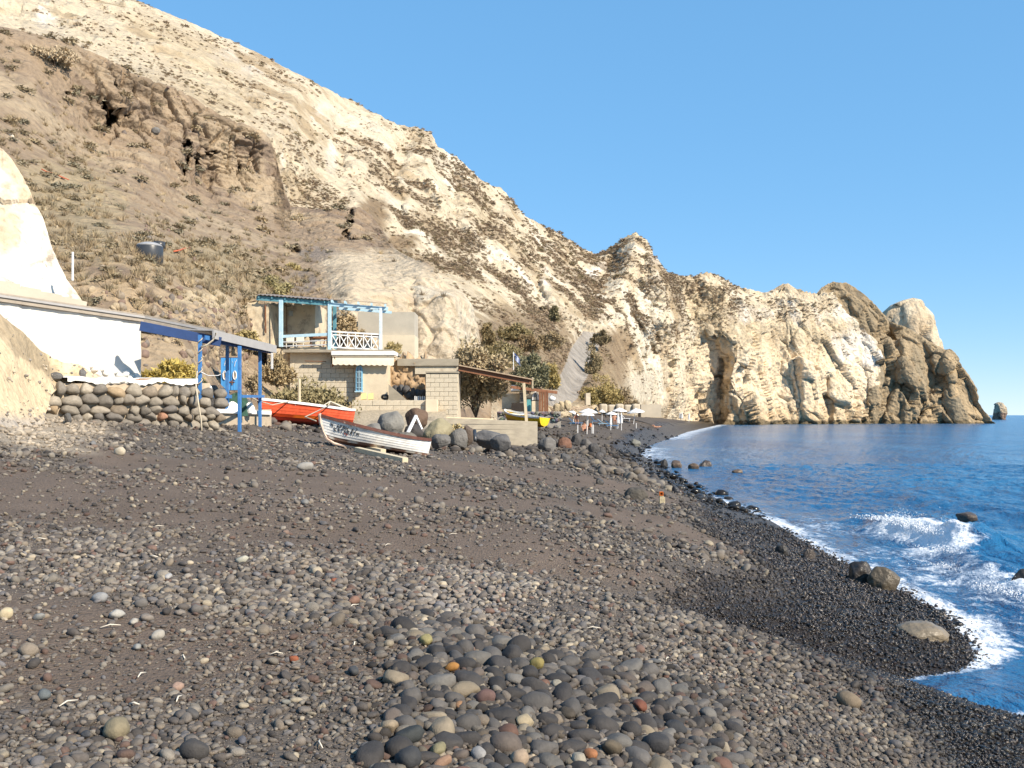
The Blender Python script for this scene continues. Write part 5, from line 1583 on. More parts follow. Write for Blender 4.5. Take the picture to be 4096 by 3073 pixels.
# whitewashed slab on the wall
sl = MB(); top, bot, bk = [], [], []
for i in range(41):
    p_ = W0.lerp(W1, .13 + .78 * i / 40) + wout * .06
    zt = 3.87 + .04 * math.sin(i * .5) + .02 * i / 40
    top.append(Vector((p_.x, p_.y, zt))); bot.append(Vector((p_.x, p_.y, zt - .06 - .05 * abs(math.sin(i * 1.3)) - rw.uniform(0, .04)))); bk.append(Vector((p_.x, p_.y, zt + .04)) - wout * 1.3)
sl.sheet([bot, top, bk]).build('lime_slab', lime, wl_)
rr = G(170, 437)
boulder(172, 196, 427, 438, 24.9, (.20, .115, .085), 'red brown rock at the foot of the rubble wall', 690, facets=8)
boulder(140, 152, 430, 437, 24.4, (.16, .15, .14), 'grey rock lying against the foot of the rubble wall', 691)
boulder(58, 76, 385, 396, surf(bankT, 67.0, 390.5).y, (.15, .145, .135), 'grey boulder perched at the rubble wall\'s landward corner', 692, facets=4)
boulder(48, 63, 372, 380, surf(bankT, 55.5, 376.0).y, (.13, .125, .12), 'dark boulder stuck in the tan bank above the wall', 693, facets=4)
boulder(78, 86, 369, 378, surf(bankT, 82.0, 373.5).y, (.14, .135, .13), 'oval grey stone in the tan bank below the white house', 694, facets=3)
boulder(64, 72, 413, 422, surf(bankT, 68.0, 417.5).y, (.12, .115, .11), 'dark stone below the wall among dry twigs', 696)

# ---------------------------------------------------------------- things on the wall terrace
def jerry(px0, px1, py0, py1, Y, lab, roll):
    t_ = thing('jerry_can', lab, 'jerry can', P((px0 + px1) / 2, py1, Y))
    q = MB(); a, b = P(px0, (py0 + py1) / 2, Y), P(px1, (py0 + py1) / 2 + roll, Y)
    h = (py1 - py0) / F * Y
    q.tube([a, a.lerp(b, .06), a.lerp(b, .94), b], [h * .38, h * .5, h * .5, h * .36], 14).build('body', plastic_w, t_, True)
    MB().tube([b, b + Vector((.05, 0, 0))], h * .2, 10).build('cap', plastic_w, t_)
    MB().tube([a.lerp(b, .3) + Vector((0, 0, h * .5)), a.lerp(b, .4) + Vector((0, 0, h * .68)), a.lerp(b, .6) + Vector((0, 0, h * .68)), a.lerp(b, .7) + Vector((0, 0, h * .5))], .02, 6).build('handle', plastic_w, t_)
jerry(147, 162, 382, 390.5, 25.9, 'cream plastic container lying on top under the porch', .5)
jerry(151, 170, 389, 396, 25.6, 'cream plastic container lying in front under the porch', .5)
q = MB(); q.fbox(141, 153, 391.5, 398, 25.4, .4).build('crate', mat('grey_crate', (.15, .16, .18), .6), None, bevel=.01, label='grey crate against the end of the white wall', cat='crate')
q = MB()
for k in range(9): q.bar(P(150 + k * 2, 394 + k * .3, 25.3), P(160 + k * 2, 399 - (k % 3), 25.2 + .04 * k), .05, .03)
q.build('fishing_net', dark, None, label='dark heap of netting beside the cream containers', cat='net')
for a, b, c, d, m_, lab in [(130, 140, 379, 382.5, mat('red_brick', (.36, .16, .09), .9), 'red brick on the whitewashed wall top'), (139, 150, 378.2, 382, mat('tan_brick', (.36, .25, .17), .9), 'tan brick beside the red one on the wall top')]:
    MB().fbox(a, b, c, d, 24.6, .2).build('brick_lump', m_, None, bevel=.01, label=lab, cat='brick')

# ---------------------------------------------------------------- the blue porch
pc_ = thing('porch', 'blue painted porch frame with grey fascia beside the white house', 'porch', (-7.6, 27.0, 2.5))
def post(px, y0, y1, Y, w=.085, m_=blue, nm='post'):
    a, b = P(px, y0, Y), P(px, y1, Y)
    return MB().box(((a.x), Y, (a.z + b.z) / 2), (w, w, a.z - b.z)).build(nm, m_, pc_, bevel=.006)
post(200, 335, 402, 25.5); post(227.3, 343, 413, 28.3); post(239.6, 346, 436.5, 26.5); post(260, 351, 428, 29.4)
post(272, 353, 369, 29.2, .06, mat('pvc_pipe', (.62, .60, .58), .5), 'downpipe')
MB().bar(P(140, 326, 25.35), P(221, 342, 26.0), .10, .24).build('beam', dblue, pc_, bevel=.005)
f0, f1 = P(213, 334.2, 25.65), P(276, 349.3, 29.7)
MB().bar(f0, f1, .04, .225).build('fascia', greyroof, pc_)
MB().bar(P(205, 337.5, 25.5), P(233, 342.0, 27.2) + Vector((.06, -.05, 0)), .03, .11).build('blue_board', blue, pc_)
MB().bar(P(212, 340, 25.7) + Vector((-.12, .1, 0)), P(275, 352, 29.6) + Vector((-.12, .1, 0)), .07, .09).build('beam', dblue, pc_)
q = MB(); o = Vector((-1.5, .25, .05)); u_ = Vector((0, 0, .09))
q.add([f0 + u_, f1 + u_, f1 + u_ + o, f0 + u_ + o, f0 + u_ + Vector((0, 0, .03)), f1 + u_ + Vector((0, 0, .03)), f1 + u_ + o + Vector((0, 0, .03)), f0 + u_ + o + Vector((0, 0, .03))], [(0, 1, 2, 3), (4, 5, 6, 7), (0, 1, 5, 4), (1, 2, 6, 5), (2, 3, 7, 6), (3, 0, 4, 7)])
q.build('roof_sheet', greyroof, pc_)
MB().bar(P(200.5, 394.8, 25.45), P(231, 396.6, 28.2), .06, .095).build('rail', blue, pc_)
MB().bar(P(241.5, 396.3, 26.6), P(263.5, 396.4, 29.35), .06, .075).build('rail', blue, pc_)
# rope wound round the first post and hanging down
pts = [P(200 + 2.3 * math.cos(k * .9), 338 + k * 1.5, 25.44 - .05 * math.sin(k * .9)) for k in range(34)]
rp = thing('rope', 'pale rope wound down the first blue porch post', 'rope', P(200, 434, 25.4))
MB().tube(pts, .013, 6).build('coil', rope_m, rp, True)
MB().tube([P(216, 333, 25.5), P(213.5, 340, 25.45), P(207, 345, 25.45), P(201, 347, 25.42)], .025, 6).build('knot', rope_m, rp, True)
MB().tube([P(197, 371, 25.4), P(196, 385, 25.4), P(198, 400, 25.0), P(201, 420, 24.95), P(202, 436, 24.9)], .022, 6).build('hanging_end', rope_m, rp, True)
MB().tube([P(201, 372, 25.4), P(208, 375.5, 25.9), P(218, 375.5, 26.6), P(226, 372, 27.6)], .010, 6).build('slack_line', cloth_w, rp, True)

# ---------------------------------------------------------------- low wall and gear under the porch
lw = thing('rubble_footing', 'low lime splashed rubble wall under the blue porch', 'wall', (-7.7, 28.2, 2.5))
la, lb = P(205, 430, 27.2), P(262, 425, 30.3)
q = MB(); q.bar(la + Vector((0, .25, .05)), lb + Vector((0, .25, .05)), .5, .85); q.build('mortar', mortar_w, lw)
q = MB(); q.bar(P(206, 411, 27.2) + Vector((0, .1, 0)), P(262, 413, 30.3) + Vector((0, .1, 0)), .6, .12); q.build('lime_top', lime, lw, bevel=.02)
for k in range(46):
    u = (k % 14 + rw.uniform(0, 1)) / 14; v = (k // 14) / 3.4
    p_ = la.lerp(lb, u) + Vector((.02, -.06, .30 - v * .62))
    add_stone(lw, 'stone', p_, (rw.uniform(.18, .36), .25, rw.uniform(.15, .26)), k, tuple(c * rw.uniform(.9, 1.4) for c in rw.choices(STC, STW)[0]), (0, rw.gauss(0, .3), rw.gauss(0, .3)))
for k, (px, py, w, h, Y, tint, lab) in enumerate([(212, 401, 13, 12, 28.2, (.075, .072, .072), 'dark rounded bin shape under the porch rail'), (213, 389, 11, 8, 29.5, (.15, .13, .12), 'brown grey boulder under the porch'), (249, 404, 9, 10, 30.2, (.12, .12, .118), 'grey boulder behind the red boat\'s bow'), (222, 391, 9, 6, 29.6, (.72, .69, .66), 'limewashed boulder under the porch')]):
    boulder(px - w / 2, px + w / 2, py - h / 2, py + h / 2, Y, tint, lab, 700 + k, facets=4)
def cloth_heap(name, px0, px1, py0, py1, Y, m_, lab, cat, seed):
    q = MB(); rows = []
    a, b = P(px0, py1, Y), P(px1, py0, Y)
    w, h = b.x - a.x, b.z - a.z
    rs = np.random.default_rng(seed)
    for j in range(9):
        r_ = []
        ph = j / 8 * math.pi / 2
        for i in range(25):
            th = i / 24 * 2 * math.pi
            rr_ = 1 + .18 * math.sin(3 * th + seed) + .10 * math.sin(7 * th + j + seed)
            r_.append(Vector(((a.x + b.x) / 2 + math.cos(th) * math.cos(ph) * w / 2 * rr_, Y + math.sin(th) * math.cos(ph) * w * .4 * rr_, a.z + math.sin(ph) * h * (1 + .08 * math.sin(5 * th)))))
        rows.append(r_)
    q.sheet(rows)
    return q.build(name, m_, None, True, label=lab, cat=cat)
cloth_heap('net_heap', 224, 248, 394, 410, 29.0, green_m, 'dark green net draped over the gear under the porch', 'net', 1)
cloth_heap('net_heap', 236, 247, 399, 416, 28.6, green_m, 'green net end hanging over the low porch wall', 'net', 2)
cloth_heap('sack', 225, 240, 402, 412.5, 28.4, cloth_w, 'bulging white sack on the low wall behind the front post', 'sack', 3)
cloth_heap('sack', 243, 256, 403, 413, 28.9, cloth_w, 'white sack on the low wall by the red boat', 'sack', 4)
cloth_heap('sack', 205, 213, 385, 394, 27.0, cloth_w, 'white wrapped bundle behind the first post', 'sack', 5)

# ---------------------------------------------------------------- blue cave door with white markings
dY = min(surf(hillB, x, y).y for x in (222, 230, 238) for y in (360, 372, 385)) - .25
dr = thing('cave_door', 'bright blue double door with white rings set in the rock', 'door', P(229.5, 390, dY))
for x0, x1 in ((220.8, 230.3), (230.9, 238.5)):
    lf = MB().fbox(x0, x1, 357.5, 390.5, dY, .10).build('leaf', doorblue, dr, bevel=.008)
    for k in range(3):
        xa = x0 + (x1 - x0) * k / 3
        MB().fbox(xa + .12, xa + (x1 - x0) / 3 - .12, 358, 390, dY - .018, .016).build('plank', doorblue, lf)
MB().fbox(219.6, 239.6, 356, 357.4, dY - .02, .15).build('lintel', wood, dr)
MB().fbox(228.6, 234.5, 381.6, 382.5, dY - .05, .03).build('hasp', rust, dr)
MB().fbox(231.8, 232.6, 380, 385, dY - .045, .02).build('bolt', rust, dr)
def stroke(parent, pts, w, Y, m_, nm='marking'):
    q = MB()
    for (a, b), (c, d) in zip(pts[:-1], pts[1:]):
        q.bar(P(a, b, Y), P(c, d, Y), .008, w, up=(0, 0, 1))
    return q.build(nm, m_, parent)
for cx in (224.6, 234.7):
    q = MB(); q.tube([P(cx + 1.55 * math.cos(k / 14 * 6.2832), 375.3 + 4.2 * math.sin(k / 14 * 6.2832), dY - .045) for k in range(15)], .022, 6, False).build('white_ring', white2, dr)
    q = MB(); q.prism([(P(cx + .95 * math.cos(k / 12 * 6.2832), 375.3 + 3.1 * math.sin(k / 12 * 6.2832), dY).x, P(cx, 375.3 + 3.1 * math.sin(k / 12 * 6.2832), dY).z) for k in range(12)], dY - .032, dY - .022).build('ring_centre', wood, dr)
stroke(dr, [(224.2, 366), (225.6, 360), (227, 366)], .02, dY - .028, white2); stroke(dr, [(224.7, 364), (226.5, 364)], .02, dY - .028, white2)
stroke(dr, [(234.6, 366.5), (235.4, 361)], .035, dY - .028, white2); stroke(dr, [(236.2, 361.5), (236.6, 359.5)], .02, dY - .028, white2); stroke(dr, [(232.3, 361), (232.8, 363)], .018, dY - .028, paleblue)

# ---------------------------------------------------------------- boats
STROKES = {'N': [[(0, 0), (0, 1), (.7, 0), (.7, 1)]], 'A': [[(0, 0), (.35, 1), (.7, 0)], [(.15, .4), (.55, .4)]], 'P': [[(0, 0), (0, 1), (.6, .9), (.6, .55), (0, .5)]], 'O': [[(.1, .1), (0, .5), (.1, .9), (.5, 1), (.7, .5), (.5, 0), (.1, .1)]], 'H': [[(0, 0), (0, 1)], [(.65, 0), (.65, 1)], [(0, .5), (.65, .5)]],
           'T': [[(.35, 0), (.35, 1)], [(0, 1), (.7, 1)]], 'K': [[(0, 0), (0, 1)], [(.65, 1), (0, .45), (.65, 0)]], 'B': [[(0, 0), (0, 1), (.55, .9), (.5, .55), (0, .5), (.6, .45), (.6, .05), (0, 0)]], 'M': [[(0, 0), (.1, 1), (.4, .4), (.7, 1), (.8, 0)]], 'D': [[(0, 0), (.35, 1), (.7, 0), (0, 0)]],
           '6': [[(.6, .9), (.1, .7), (0, .2), (.3, 0), (.6, .25), (.3, .5), (.05, .35)]], '7': [[(0, 1), (.65, 1), (.2, 0)]], '.': [[(.2, 0), (.3, .1)]], ' ': []}
STROKES['\u0398'] = [[(.1, .1), (0, .5), (.1, .9), (.5, 1), (.7, .5), (.5, 0), (.1, .1)], [(.2, .5), (.5, .5)]]
m_hull = earth_mat('boat_paint', 4.0, 0.25, 0.012, 0.55)
def boat(name, label, stern, bow, beam, depth, nplank, colf, gun_m, parts_m, bow_rise=.35, text=None, heel=0.0):
    t_ = thing(name, label, 'boat', (stern + bow) / 2)
    ax = (bow - stern); L = ax.length; ax.normalize()
    sd_ = ax.cross(Vector((0, 0, 1))).normalized()
    if sd_.y > 0: sd_ = -sd_                       # sd_ points to the side turned to the camera
    up = Vector((0, 0, 1)) - ax * ax.z; up.normalize()
    sd_, up = sd_ * math.cos(heel) + up * math.sin(heel), up * math.cos(heel) - sd_ * math.sin(heel)
    def halfb(u):
        return beam / 2 * (.45 + .55 * math.sin(min(u / .42, 1) * math.pi / 2)) if u < .42 else beam / 2 * max(0.0, 1 - ((u - .42) / .58) ** 2.3)
    def sheer(u): return depth * (1 + bow_rise * max(0, (u - .3) / .7) ** 1.8 + .10 * max(0, (.3 - u) / .3) ** 2)
    def pt(u, v, side, off=0.0):
        p_ = .27 + .6 * max(0, (u - .4) / .6) ** 1.3
        hb = halfb(u) * (v ** p_) + off
        rise = depth * .10 * max(0, (u - .8) / .2) ** 2
        x = L * u - L * .10 * max(0, 1 - v) ** 1.6 * max(0, (u - .55) / .45) ** 2
        return stern + ax * x + sd_ * (hb * side) + up * (rise + (sheer(u) - rise) * v)
    NS = 34
    q = MB(); cl = []
    for side in (1, -1):
        rows = []
        for k in range(nplank):
            for v, off in ((k / nplank, .016), ((k + 1) / nplank, .006)):
                rows.append([pt(i / NS, v, side, off if v > 0 else 0) for i in range(NS + 1)])
                for i in range(NS + 1): cl.append(colf(k / (nplank - 1), i / NS))
        q.sheet(rows)
    q.build('hull', m_hull, t_, False, col=cl)
    q = MB()
    vs_ = [pt(0, k / 8, 1) for k in range(9)] + [pt(0, k / 8, -1) for k in range(8, -1, -1)]
    q.add([p_ - ax * .012 for p_ in vs_] + [p_ + ax * .03 for p_ in vs_], [tuple(range(18)), tuple(range(35, 17, -1))] + [(i, (i + 1) % 18, (i + 1) % 18 + 18, i + 18) for i in range(18)])
    q.build('transom', parts_m['transom'], t_)
    for side in (1, -1):
        q = MB()
        a_ = [pt(i / NS, 1, side, .035) + up * .03 for i in range(NS + 1)]; b_ = [pt(i / NS, 1, side, .035) - up * .05 for i in range(NS + 1)]
        c_ = [pt(i / NS, 1, side, -.05) - up * .05 for i in range(NS + 1)]; d_ = [pt(i / NS, 1, side, -.05) + up * .03 for i in range(NS + 1)]
        q.sheet([a_, b_, c_, d_, a_]).build('gunwale', gun_m, t_)
    q = MB(); q.tube([pt(u, 0, 1) - up * .03 for u in (0, .2, .4, .6, .75)] + [pt(.9, 0, 1) - up * .02, pt(1, .05, 1), pt(1, .35, 1), pt(1, .7, 1), pt(1, 1.0, 1), pt(1, 1.06, 1) + ax * .02], [.035] * 7 + [.04, .045, .055, .04], 6).build('keel_and_stem', parts_m['keel'], t_)
    q = MB(); rows = [[pt(i / NS, .62, 1, -.06) for i in range(1, NS)], [pt(i / NS, .62, -1, -.06) for i in range(1, NS)]]
    q.sheet(rows).build('floor', parts_m['inside'], t_)
    for u in (.25, .5, .72):
        MB().bar(pt(u, .9, 1, -.03), pt(u, .9, -1, -.03), .24, .03).build('thwart', parts_m['thwart'], t_)
    for line, u0, v0, hgt_, wid_, m_ in (text or []):
        q = MB(); u = u0
        for ch in line:
            for st in STROKES[ch]:
                pts_ = [pt(u - x * wid_, v0 + y * hgt_, 1, .024) for x, y in st]
                for a, b in zip(pts_[:-1], pts_[1:]): q.bar(a, b, .006, .013)
            u -= wid_ * 1.05
        if q.v: q.build('lettering', m_, t_)
    return t_, pt
inkb = mat('black_lettering', (.03, .03, .03), .6); inkr = mat('red_lettering', (.42, .06, .03), .6)
def col_white(v, u):
    if v < .13: return (.115, .055, .040)
    if v < .28: return (.22, .13, .095) if (math.sin(u * 60) + math.sin(u * 23 + 1)) > -.3 else (.52, .48, .42)
    return (.78, .765, .73)
def col_red(v, u):
    if v < .22: return (.15, .012, .005)
    if v < .36: return (.30, .032, .006) if abs(u - .55) > .18 else (.50, .10, .01)
    return (.78, .12, .05)
def col_yel(v, u): return (.42, .25, .02) if v < .3 else (.72, .50, .015)
maroon = mat('maroon_gunwale', (.115, .045, .032), .6, .25, 10, .3, 40, dirt=(.36, .30, .25), dirt_amount=.15)
gs, gw = G(425, 462), G(325, 443)
bs = Vector((P(425, 0, 27.6).x, 27.6, float(beach_z(P(425, 0, 27.6).x, 27.6)) - .08))
bb_ = Vector((P(316, 0, 26.4).x, 26.4, float(beach_z(P(316, 0, 26.4).x, 26.4)) + .13))
boat('rowing_boat', 'white clinker rowing boat with maroon gunwale, black letters on bow', bs, bb_, 1.25, .47, 8, col_white, maroon,
     {'transom': white2, 'keel': mat('worn_keel', (.60, .47, .38), .7, .2, 8, .3, 30, dirt=(.4, .2, .14), dirt_amount=.3), 'inside': palewood, 'thwart': palewood}, .42,
     [('N.AP\u0398H 67', .915, .66, .15, .024, inkb), ('KATDBATM', .885, .50, .15, .026, inkb), ('TO', .80, .42, .08, .018, inkr)], heel=.04)
for k, (a, b, y0, y1, lab) in enumerate([(343, 384, 443, 452, 'pale timber wedged under the white boat, upper one'), (358, 406, 450, 461, 'pale timber lying under the white boat, lower one')]):
    ga, gb2 = G(a, y0 + 2), G(b, y1 + 2)
    MB().bar(ga + Vector((0, -.15, .07)), gb2 + Vector((0, -.15, .07)), .16, .12).build('timber', palewood, None, bevel=.008, label=lab, cat='timber')
ra = Vector((P(347, 0, 37.0).x, 37.0, float(beach_z(P(347, 0, 37.0).x, 37.0)) + .18))
rb = Vector((P(258, 0, 33.2).x, 33.2, float(beach_z(P(258, 0, 33.2).x, 33.2)) - .02))
_, rpt = boat('red_boat', 'bright red clinker boat with white gunwale behind the porch post', ra, rb, 1.7, .62, 7, col_red, white2, {'transom': mat('red_transom', (.45, .03, .015), .5), 'keel': mat('dark_red_keel', (.12, .015, .008), .6), 'inside': palewood, 'thwart': white2}, .25, heel=.06)
q = MB(); mp_ = rpt(.60, .9, 1, -.6)
q.tube([mp_, mp_ + Vector((0, 0, 1.0))], .05, 8).build('mast', palewood, None, label='pale stub mast standing in the red boat', cat='mast')
q = MB(); ap = rpt(.28, 1, 1, -.5) + Vector((0, 0, .28))
q.tube([rpt(.5, 1, 1), ap, rpt(.08, 1, 1)], .02, 5); q.tube([rpt(.40, 1, 1, -.2), ap, rpt(.16, 1, 1, -.2)], .02, 5); q.add([ap, rpt(.2, 1, 1), rpt(.05, 1, 1), rpt(.12, 1, -1)], [(0, 1, 2), (0, 2, 3)])
q.build('canvas_cover', mat('beige_canvas', (.58, .52, .41), .9), None, label='beige canvas pulled to a peak over the red boat\'s stern', cat='cover')
q = MB(); q.tube([P(246, 394, 30.0), P(256, 400, 31), P(272, 405, 32), rpt(.8, 1.02, 1), rpt(.45, 1.03, 1, .05), P(305, 417, 31.5), P(316, 421, 28.8)], .018, 6)
q.build('mooring_rope', rope_m, None, True, label='thin rope running over the red boat to the white bow', cat='rope')
ya = Vector((P(544, 0, 51).x, 51, 2.42)); yb = Vector((P(504, 0, 54.5).x, 54.5, 2.70))
boat('yellow_boat', 'small yellow boat with white gunwale behind the canopy post', ya, yb, 1.4, .40, 5, col_yel, white2, {'transom': mat('yellow_transom', (.72, .50, .015), .5), 'keel': mat('ochre_keel', (.35, .2, .03), .6), 'inside': white2, 'thwart': white2}, .5, heel=.06)

# ---------------------------------------------------------------- sandy mound under the terraces
D8 = TPS([(330, 440, 36), (445, 445, 36), (330, 428, 39), (445, 430, 40), (330, 418, 42), (390, 415, 42.3), (445, 415, 43), (330, 408, 44), (445, 408, 44), (390, 440, 36.5), (250, 425, 38), (250, 445, 34)])
def shape8(px, py, t, pos): return fbm(pos.reshape(-1, 3) / .8, 4, 861).reshape(px.shape) * .12
def color8(px, py, t, pos, disp):
    a = fbm(pos.reshape(-1, 3) / 1.1, 4, 871).reshape(px.shape)
    return mixc(np.zeros(px.shape + (3,)) + np.array([.40, .33, .235]), (.20, .17, .135), smooth(0, .4, a + (py - 424) / 30))
sheet_land('earth_mound', 350, 446, 110, 50, lambda x: lin(x, [(262, 416), (340, 411), (446, 409)]), lambda x: np.full(np.shape(x), 440.0), lambda a, b: D8(a, b), shape8, color8, m_tan, back=((.5, -.02), (3, -.2)))

# ---------------------------------------------------------------- upper house with the old plaster wall
uh = thing('cave_house', 'old cream plastered house wall behind the teal pergola', 'house', P(282, 346, 49.5))
q = MB()
def rough_front(x0, x1, y0, y1, Y, th, nx, ny, amp, seed):
    m_ = MB(); a, b = P(x0, y1, Y), P(x1, y0, Y)
    rs = np.random.default_rng(seed); rows = []
    for j in range(ny + 1):
        rows.append([Vector((a.x + (b.x - a.x) * i / nx, Y + rs.normal(0, amp), a.z + (b.z - a.z) * j / ny + (rs.normal(0, amp * 2) if j == ny else 0))) for i in range(nx + 1)])
    m_.sheet(rows)
    m_.sheet([rows[-1], [p_ + Vector((0, th, 0)) for p_ in rows[-1]]])
    m_.sheet([[r_[0] for r_ in rows], [r_[0] + Vector((0, th, 0)) for r_ in rows]])
    m_.sheet([[r_[-1] for r_ in rows], [r_[-1] + Vector((0, th, 0)) for r_ in rows]])
    return m_
rough_front(247, 268.5, 304, 344, 46.4, 3.4, 10, 14, .03, 1).build('wall', oldplaster, uh, True)
rough_front(267, 315, 303.5, 344, 48.6, 3, 20, 14, .03, 2).build('wall', oldplaster, uh, True)
MB().fbox(288.6, 292.4, 311, 316, 48.45, .12).build('meter_box', mat('grey_box', (.42, .43, .40), .6), uh, bevel=.01)
MB().tube([P(283, 304, 48.5), P(287, 306.5, 48.5), P(290.5, 306, 48.5), P(290.5, 311, 49.5)], .015, 5).build('cable', black, uh)
MB().tube([P(286.7, 304, 48.5), P(286.9, 334, 48.5)], .02, 5).build('pipe', rust, uh)
MB().tube([P(265.3, 305, 46.3), P(265.6, 333, 46.3)], .04, 6).build('pipe', rust, uh)
# faded door in the rock
fd = thing('cellar_door', 'faded grey blue metal door at the foot of the slope', 'door', P(245, 331, 48.6))
lf = MB().fbox(237.5, 252, 310, 332, 48.5, .12).build('leaf', greyblue, fd, bevel=.01)
for y in (313.5, 321.5, 327):
    MB().fbox(243 if y > 320 else 238.5, 248.5 if y > 320 else 243.5, y, y + 1, 48.44, .05).build('hinge', rust, fd)
MB().fbox(244.6, 245.2, 318, 327, 48.46, .03).build('bolt', rust, fd)
MB().fbox(236.4, 253.2, 307.5, 310, 48.45, .2).build('lintel', wood, fd)
# timber and scrap heaped left of the pergola
for k, (a, y0, b, y1, w, h, m_, lab) in enumerate([(228, 298, 254, 303, .5, .05, palewood, 'pale broad board in the scrap heap by the pergola'), (231, 304, 256, 300, .2, .08, wood, 'grey beam across the scrap heap by the pergola'), (230, 301, 250, 306, .25, .06, rustwood, 'rusty strip under the scrap boards by the pergola'), (238, 306, 258, 303, .2, .1, palewood, 'pale timber at the bottom of the scrap heap')]):
    MB().bar(P(a, y0, 48.2 - .2 * k), P(b, y1, 48.4 - .2 * k), w, h).build('board', m_, None, label=lab, cat='board')
MB().add([P(226.5, 293, 49), P(229, 289, 50.2), P(241, 289.5, 50.2), P(250, 299.5, 49), P(226.5, 293.6, 49), P(229, 289.6, 50.2), P(241, 290.1, 50.2), P(250, 300.2, 49)], [(0, 1, 2, 3), (4, 5, 6, 7), (0, 3, 7, 4), (2, 3, 7, 6), (1, 2, 6, 5), (0, 1, 5, 4)]).build('sheet_panel', white2, None, label='white sheet panel lying on the scrap heap', cat='panel')

# ---------------------------------------------------------------- the pergola terrace
pg = thing('pergola', 'teal and pale blue pergola over the terrace with crossed railing', 'pergola', P(330, 350, 47))
ROOFL, ROOFR = P(256.5, 298, 46.2), P(388, 308.2, 46.2)
def on_roof(u, dy, dz=0): return ROOFL.lerp(ROOFR, u) + Vector((0, dy, dz))
q = MB(); n_ = 60; r0, r1 = [], []
for i in range(n_ + 1):
    u = .56 * i / n_; cz = .025 * math.sin(i * 1.9)
    r0.append(on_roof(u, -.15, .13 + cz)); r1.append(on_roof(u, 3.4, .55 + cz))
q.sheet([r0, r1]); q.sheet([[p_ + Vector((0, 0, .015)) for p_ in r0], [p_ + Vector((0, 0, .015)) for p_ in r1]])
q.build('corrugated_roof', mat('rusty_corrugated', (.20, .17, .15), .7, .3, 4, .2, 30), pg)
MB().bar(on_roof(0, 0), on_roof(.56, 0), .06, .20).build('beam', teal, pg)
MB().bar(on_roof(.55, 0, -.03), on_roof(1.0, 0, -.03), .08, .16).build('beam', paleblue, pg)
MB().bar(on_roof(0, 2.2, .25), on_roof(.36, 2.2, .25), .08, .25).build('beam', teal, pg)
for u in (.02, .12, .22, .32, .42, .52): MB().bar(on_roof(u, -.1, .06), on_roof(u, 3.2, .42), .06, .12).build('rafter', teal, pg)
for u in (.58, .68, .78, .88, .985): MB().bar(on_roof(u, -.25, .10), on_roof(u - .06, 2.6, .14), .09, .13).build('rafter', paleblue, pg)
MB().bar(on_roof(.56, 2.4, .04), on_roof(.98, 2.4, .04), .07, .12).build('beam', paleblue, pg)
MB().bar(on_roof(.55, -.2, .19), on_roof(1.0, -.2, .19), .05, .02).build('batten', wood, pg)
def pgpost(px, y0, y1, Y, w, m_):
    a, b = P(px, y0, Y), P(px, y1, Y)
    MB().box((a.x, Y, (a.z + b.z) / 2), (w, w, a.z - b.z)).build('post', m_, pg, bevel=.008)
pgpost(281, 300, 347, 46.1, .17, paleblue); pgpost(329.6, 304, 350, 46.1, .15, paleblue); pgpost(334.7, 306, 350, 47.6, .15, teal); pgpost(380.7, 308, 354, 46.1, .13, mat('white_blue_paint', (.62, .70, .74), .6))
MB().bar(P(282, 336.5, 46.1), P(329, 334.2, 46.1), .06, .13).build('rail', paleblue, pg)
for y in (342.0, 346.2): MB().bar(P(282, y, 46.12), P(329, y - 1.6, 46.12), .04, .045).build('rail', mat('grey_rail', (.50, .51, .53), .6), pg)
rl = MB().bar(P(330.5, 331.4, 46.08), P(380.5, 334.4, 46.08), .05, .07).build('balcony_railing', white2, pg)
def rbar(x0, y0, x1, y1, w, nm): MB().bar(P(x0, y0, 46.09), P(x1, y1, 46.09), .035, w).build(nm, white2, rl)
def ry(px, k): return {0: 331.4, 1: 334.6, 2: 347.2}[k] + (px - 330.5) * {0: .06, 1: .05, 2: .045}[k]
rbar(331, ry(331, 1), 380.3, ry(380.3, 1), .055, 'rail'); rbar(331, ry(331, 2), 380.3, ry(380.3, 2), .065, 'rail')
for i in range(7):
    x = 331.8 + i * 7.93
    rbar(x, ry(x, 0), x, ry(x, 2), .04, 'baluster')
    if i < 6:
        x2 = x + 7.93
        rbar(x + .3, ry(x, 1), x2 - .3, ry(x2, 2), .04, 'cross_bar')
        MB().bar(P(x2 - .3, ry(x2, 1), 46.135), P(x + .3, ry(x, 2), 46.135), .035, .04).build('cross_bar', white2, rl)
# terrace floor and its wall
te = thing('terrace', 'cream plastered terrace wall below the pergola', 'terrace', P(320, 400, 47))
MB().fbox(283, 392, 349.5, 352.3, 45.95, 4.0).build('floor', concrete, te)
rough_front(290, 331, 347, 364, 46.4, 2.6, 14, 6, .012, 3).build('wall', plaster, te, True)
rough_front(267, 290.2, 348.5, 402, 46.9, 3, 10, 14, .02, 4).build('wall', oldplaster, te, True)
MB().fbox(277.8, 281.6, 357, 362.5, 46.84, .06).build('hole_shade_panel', dark, te)  # flat dark panel on the wall; its colour paints the shade inside a hole
for i in range(4): MB().fbox(268 + i * 5.6, 273 + i * 5.6, 364 + (i % 2) * 5, 368.6 + (i % 2) * 5, 46.83, .07).build('block', block_m, te)
MB().bar(P(305, 361, 46.0), P(326, 361.5, 46.0), .12, .03).build('leaning_board', rustwood, te)
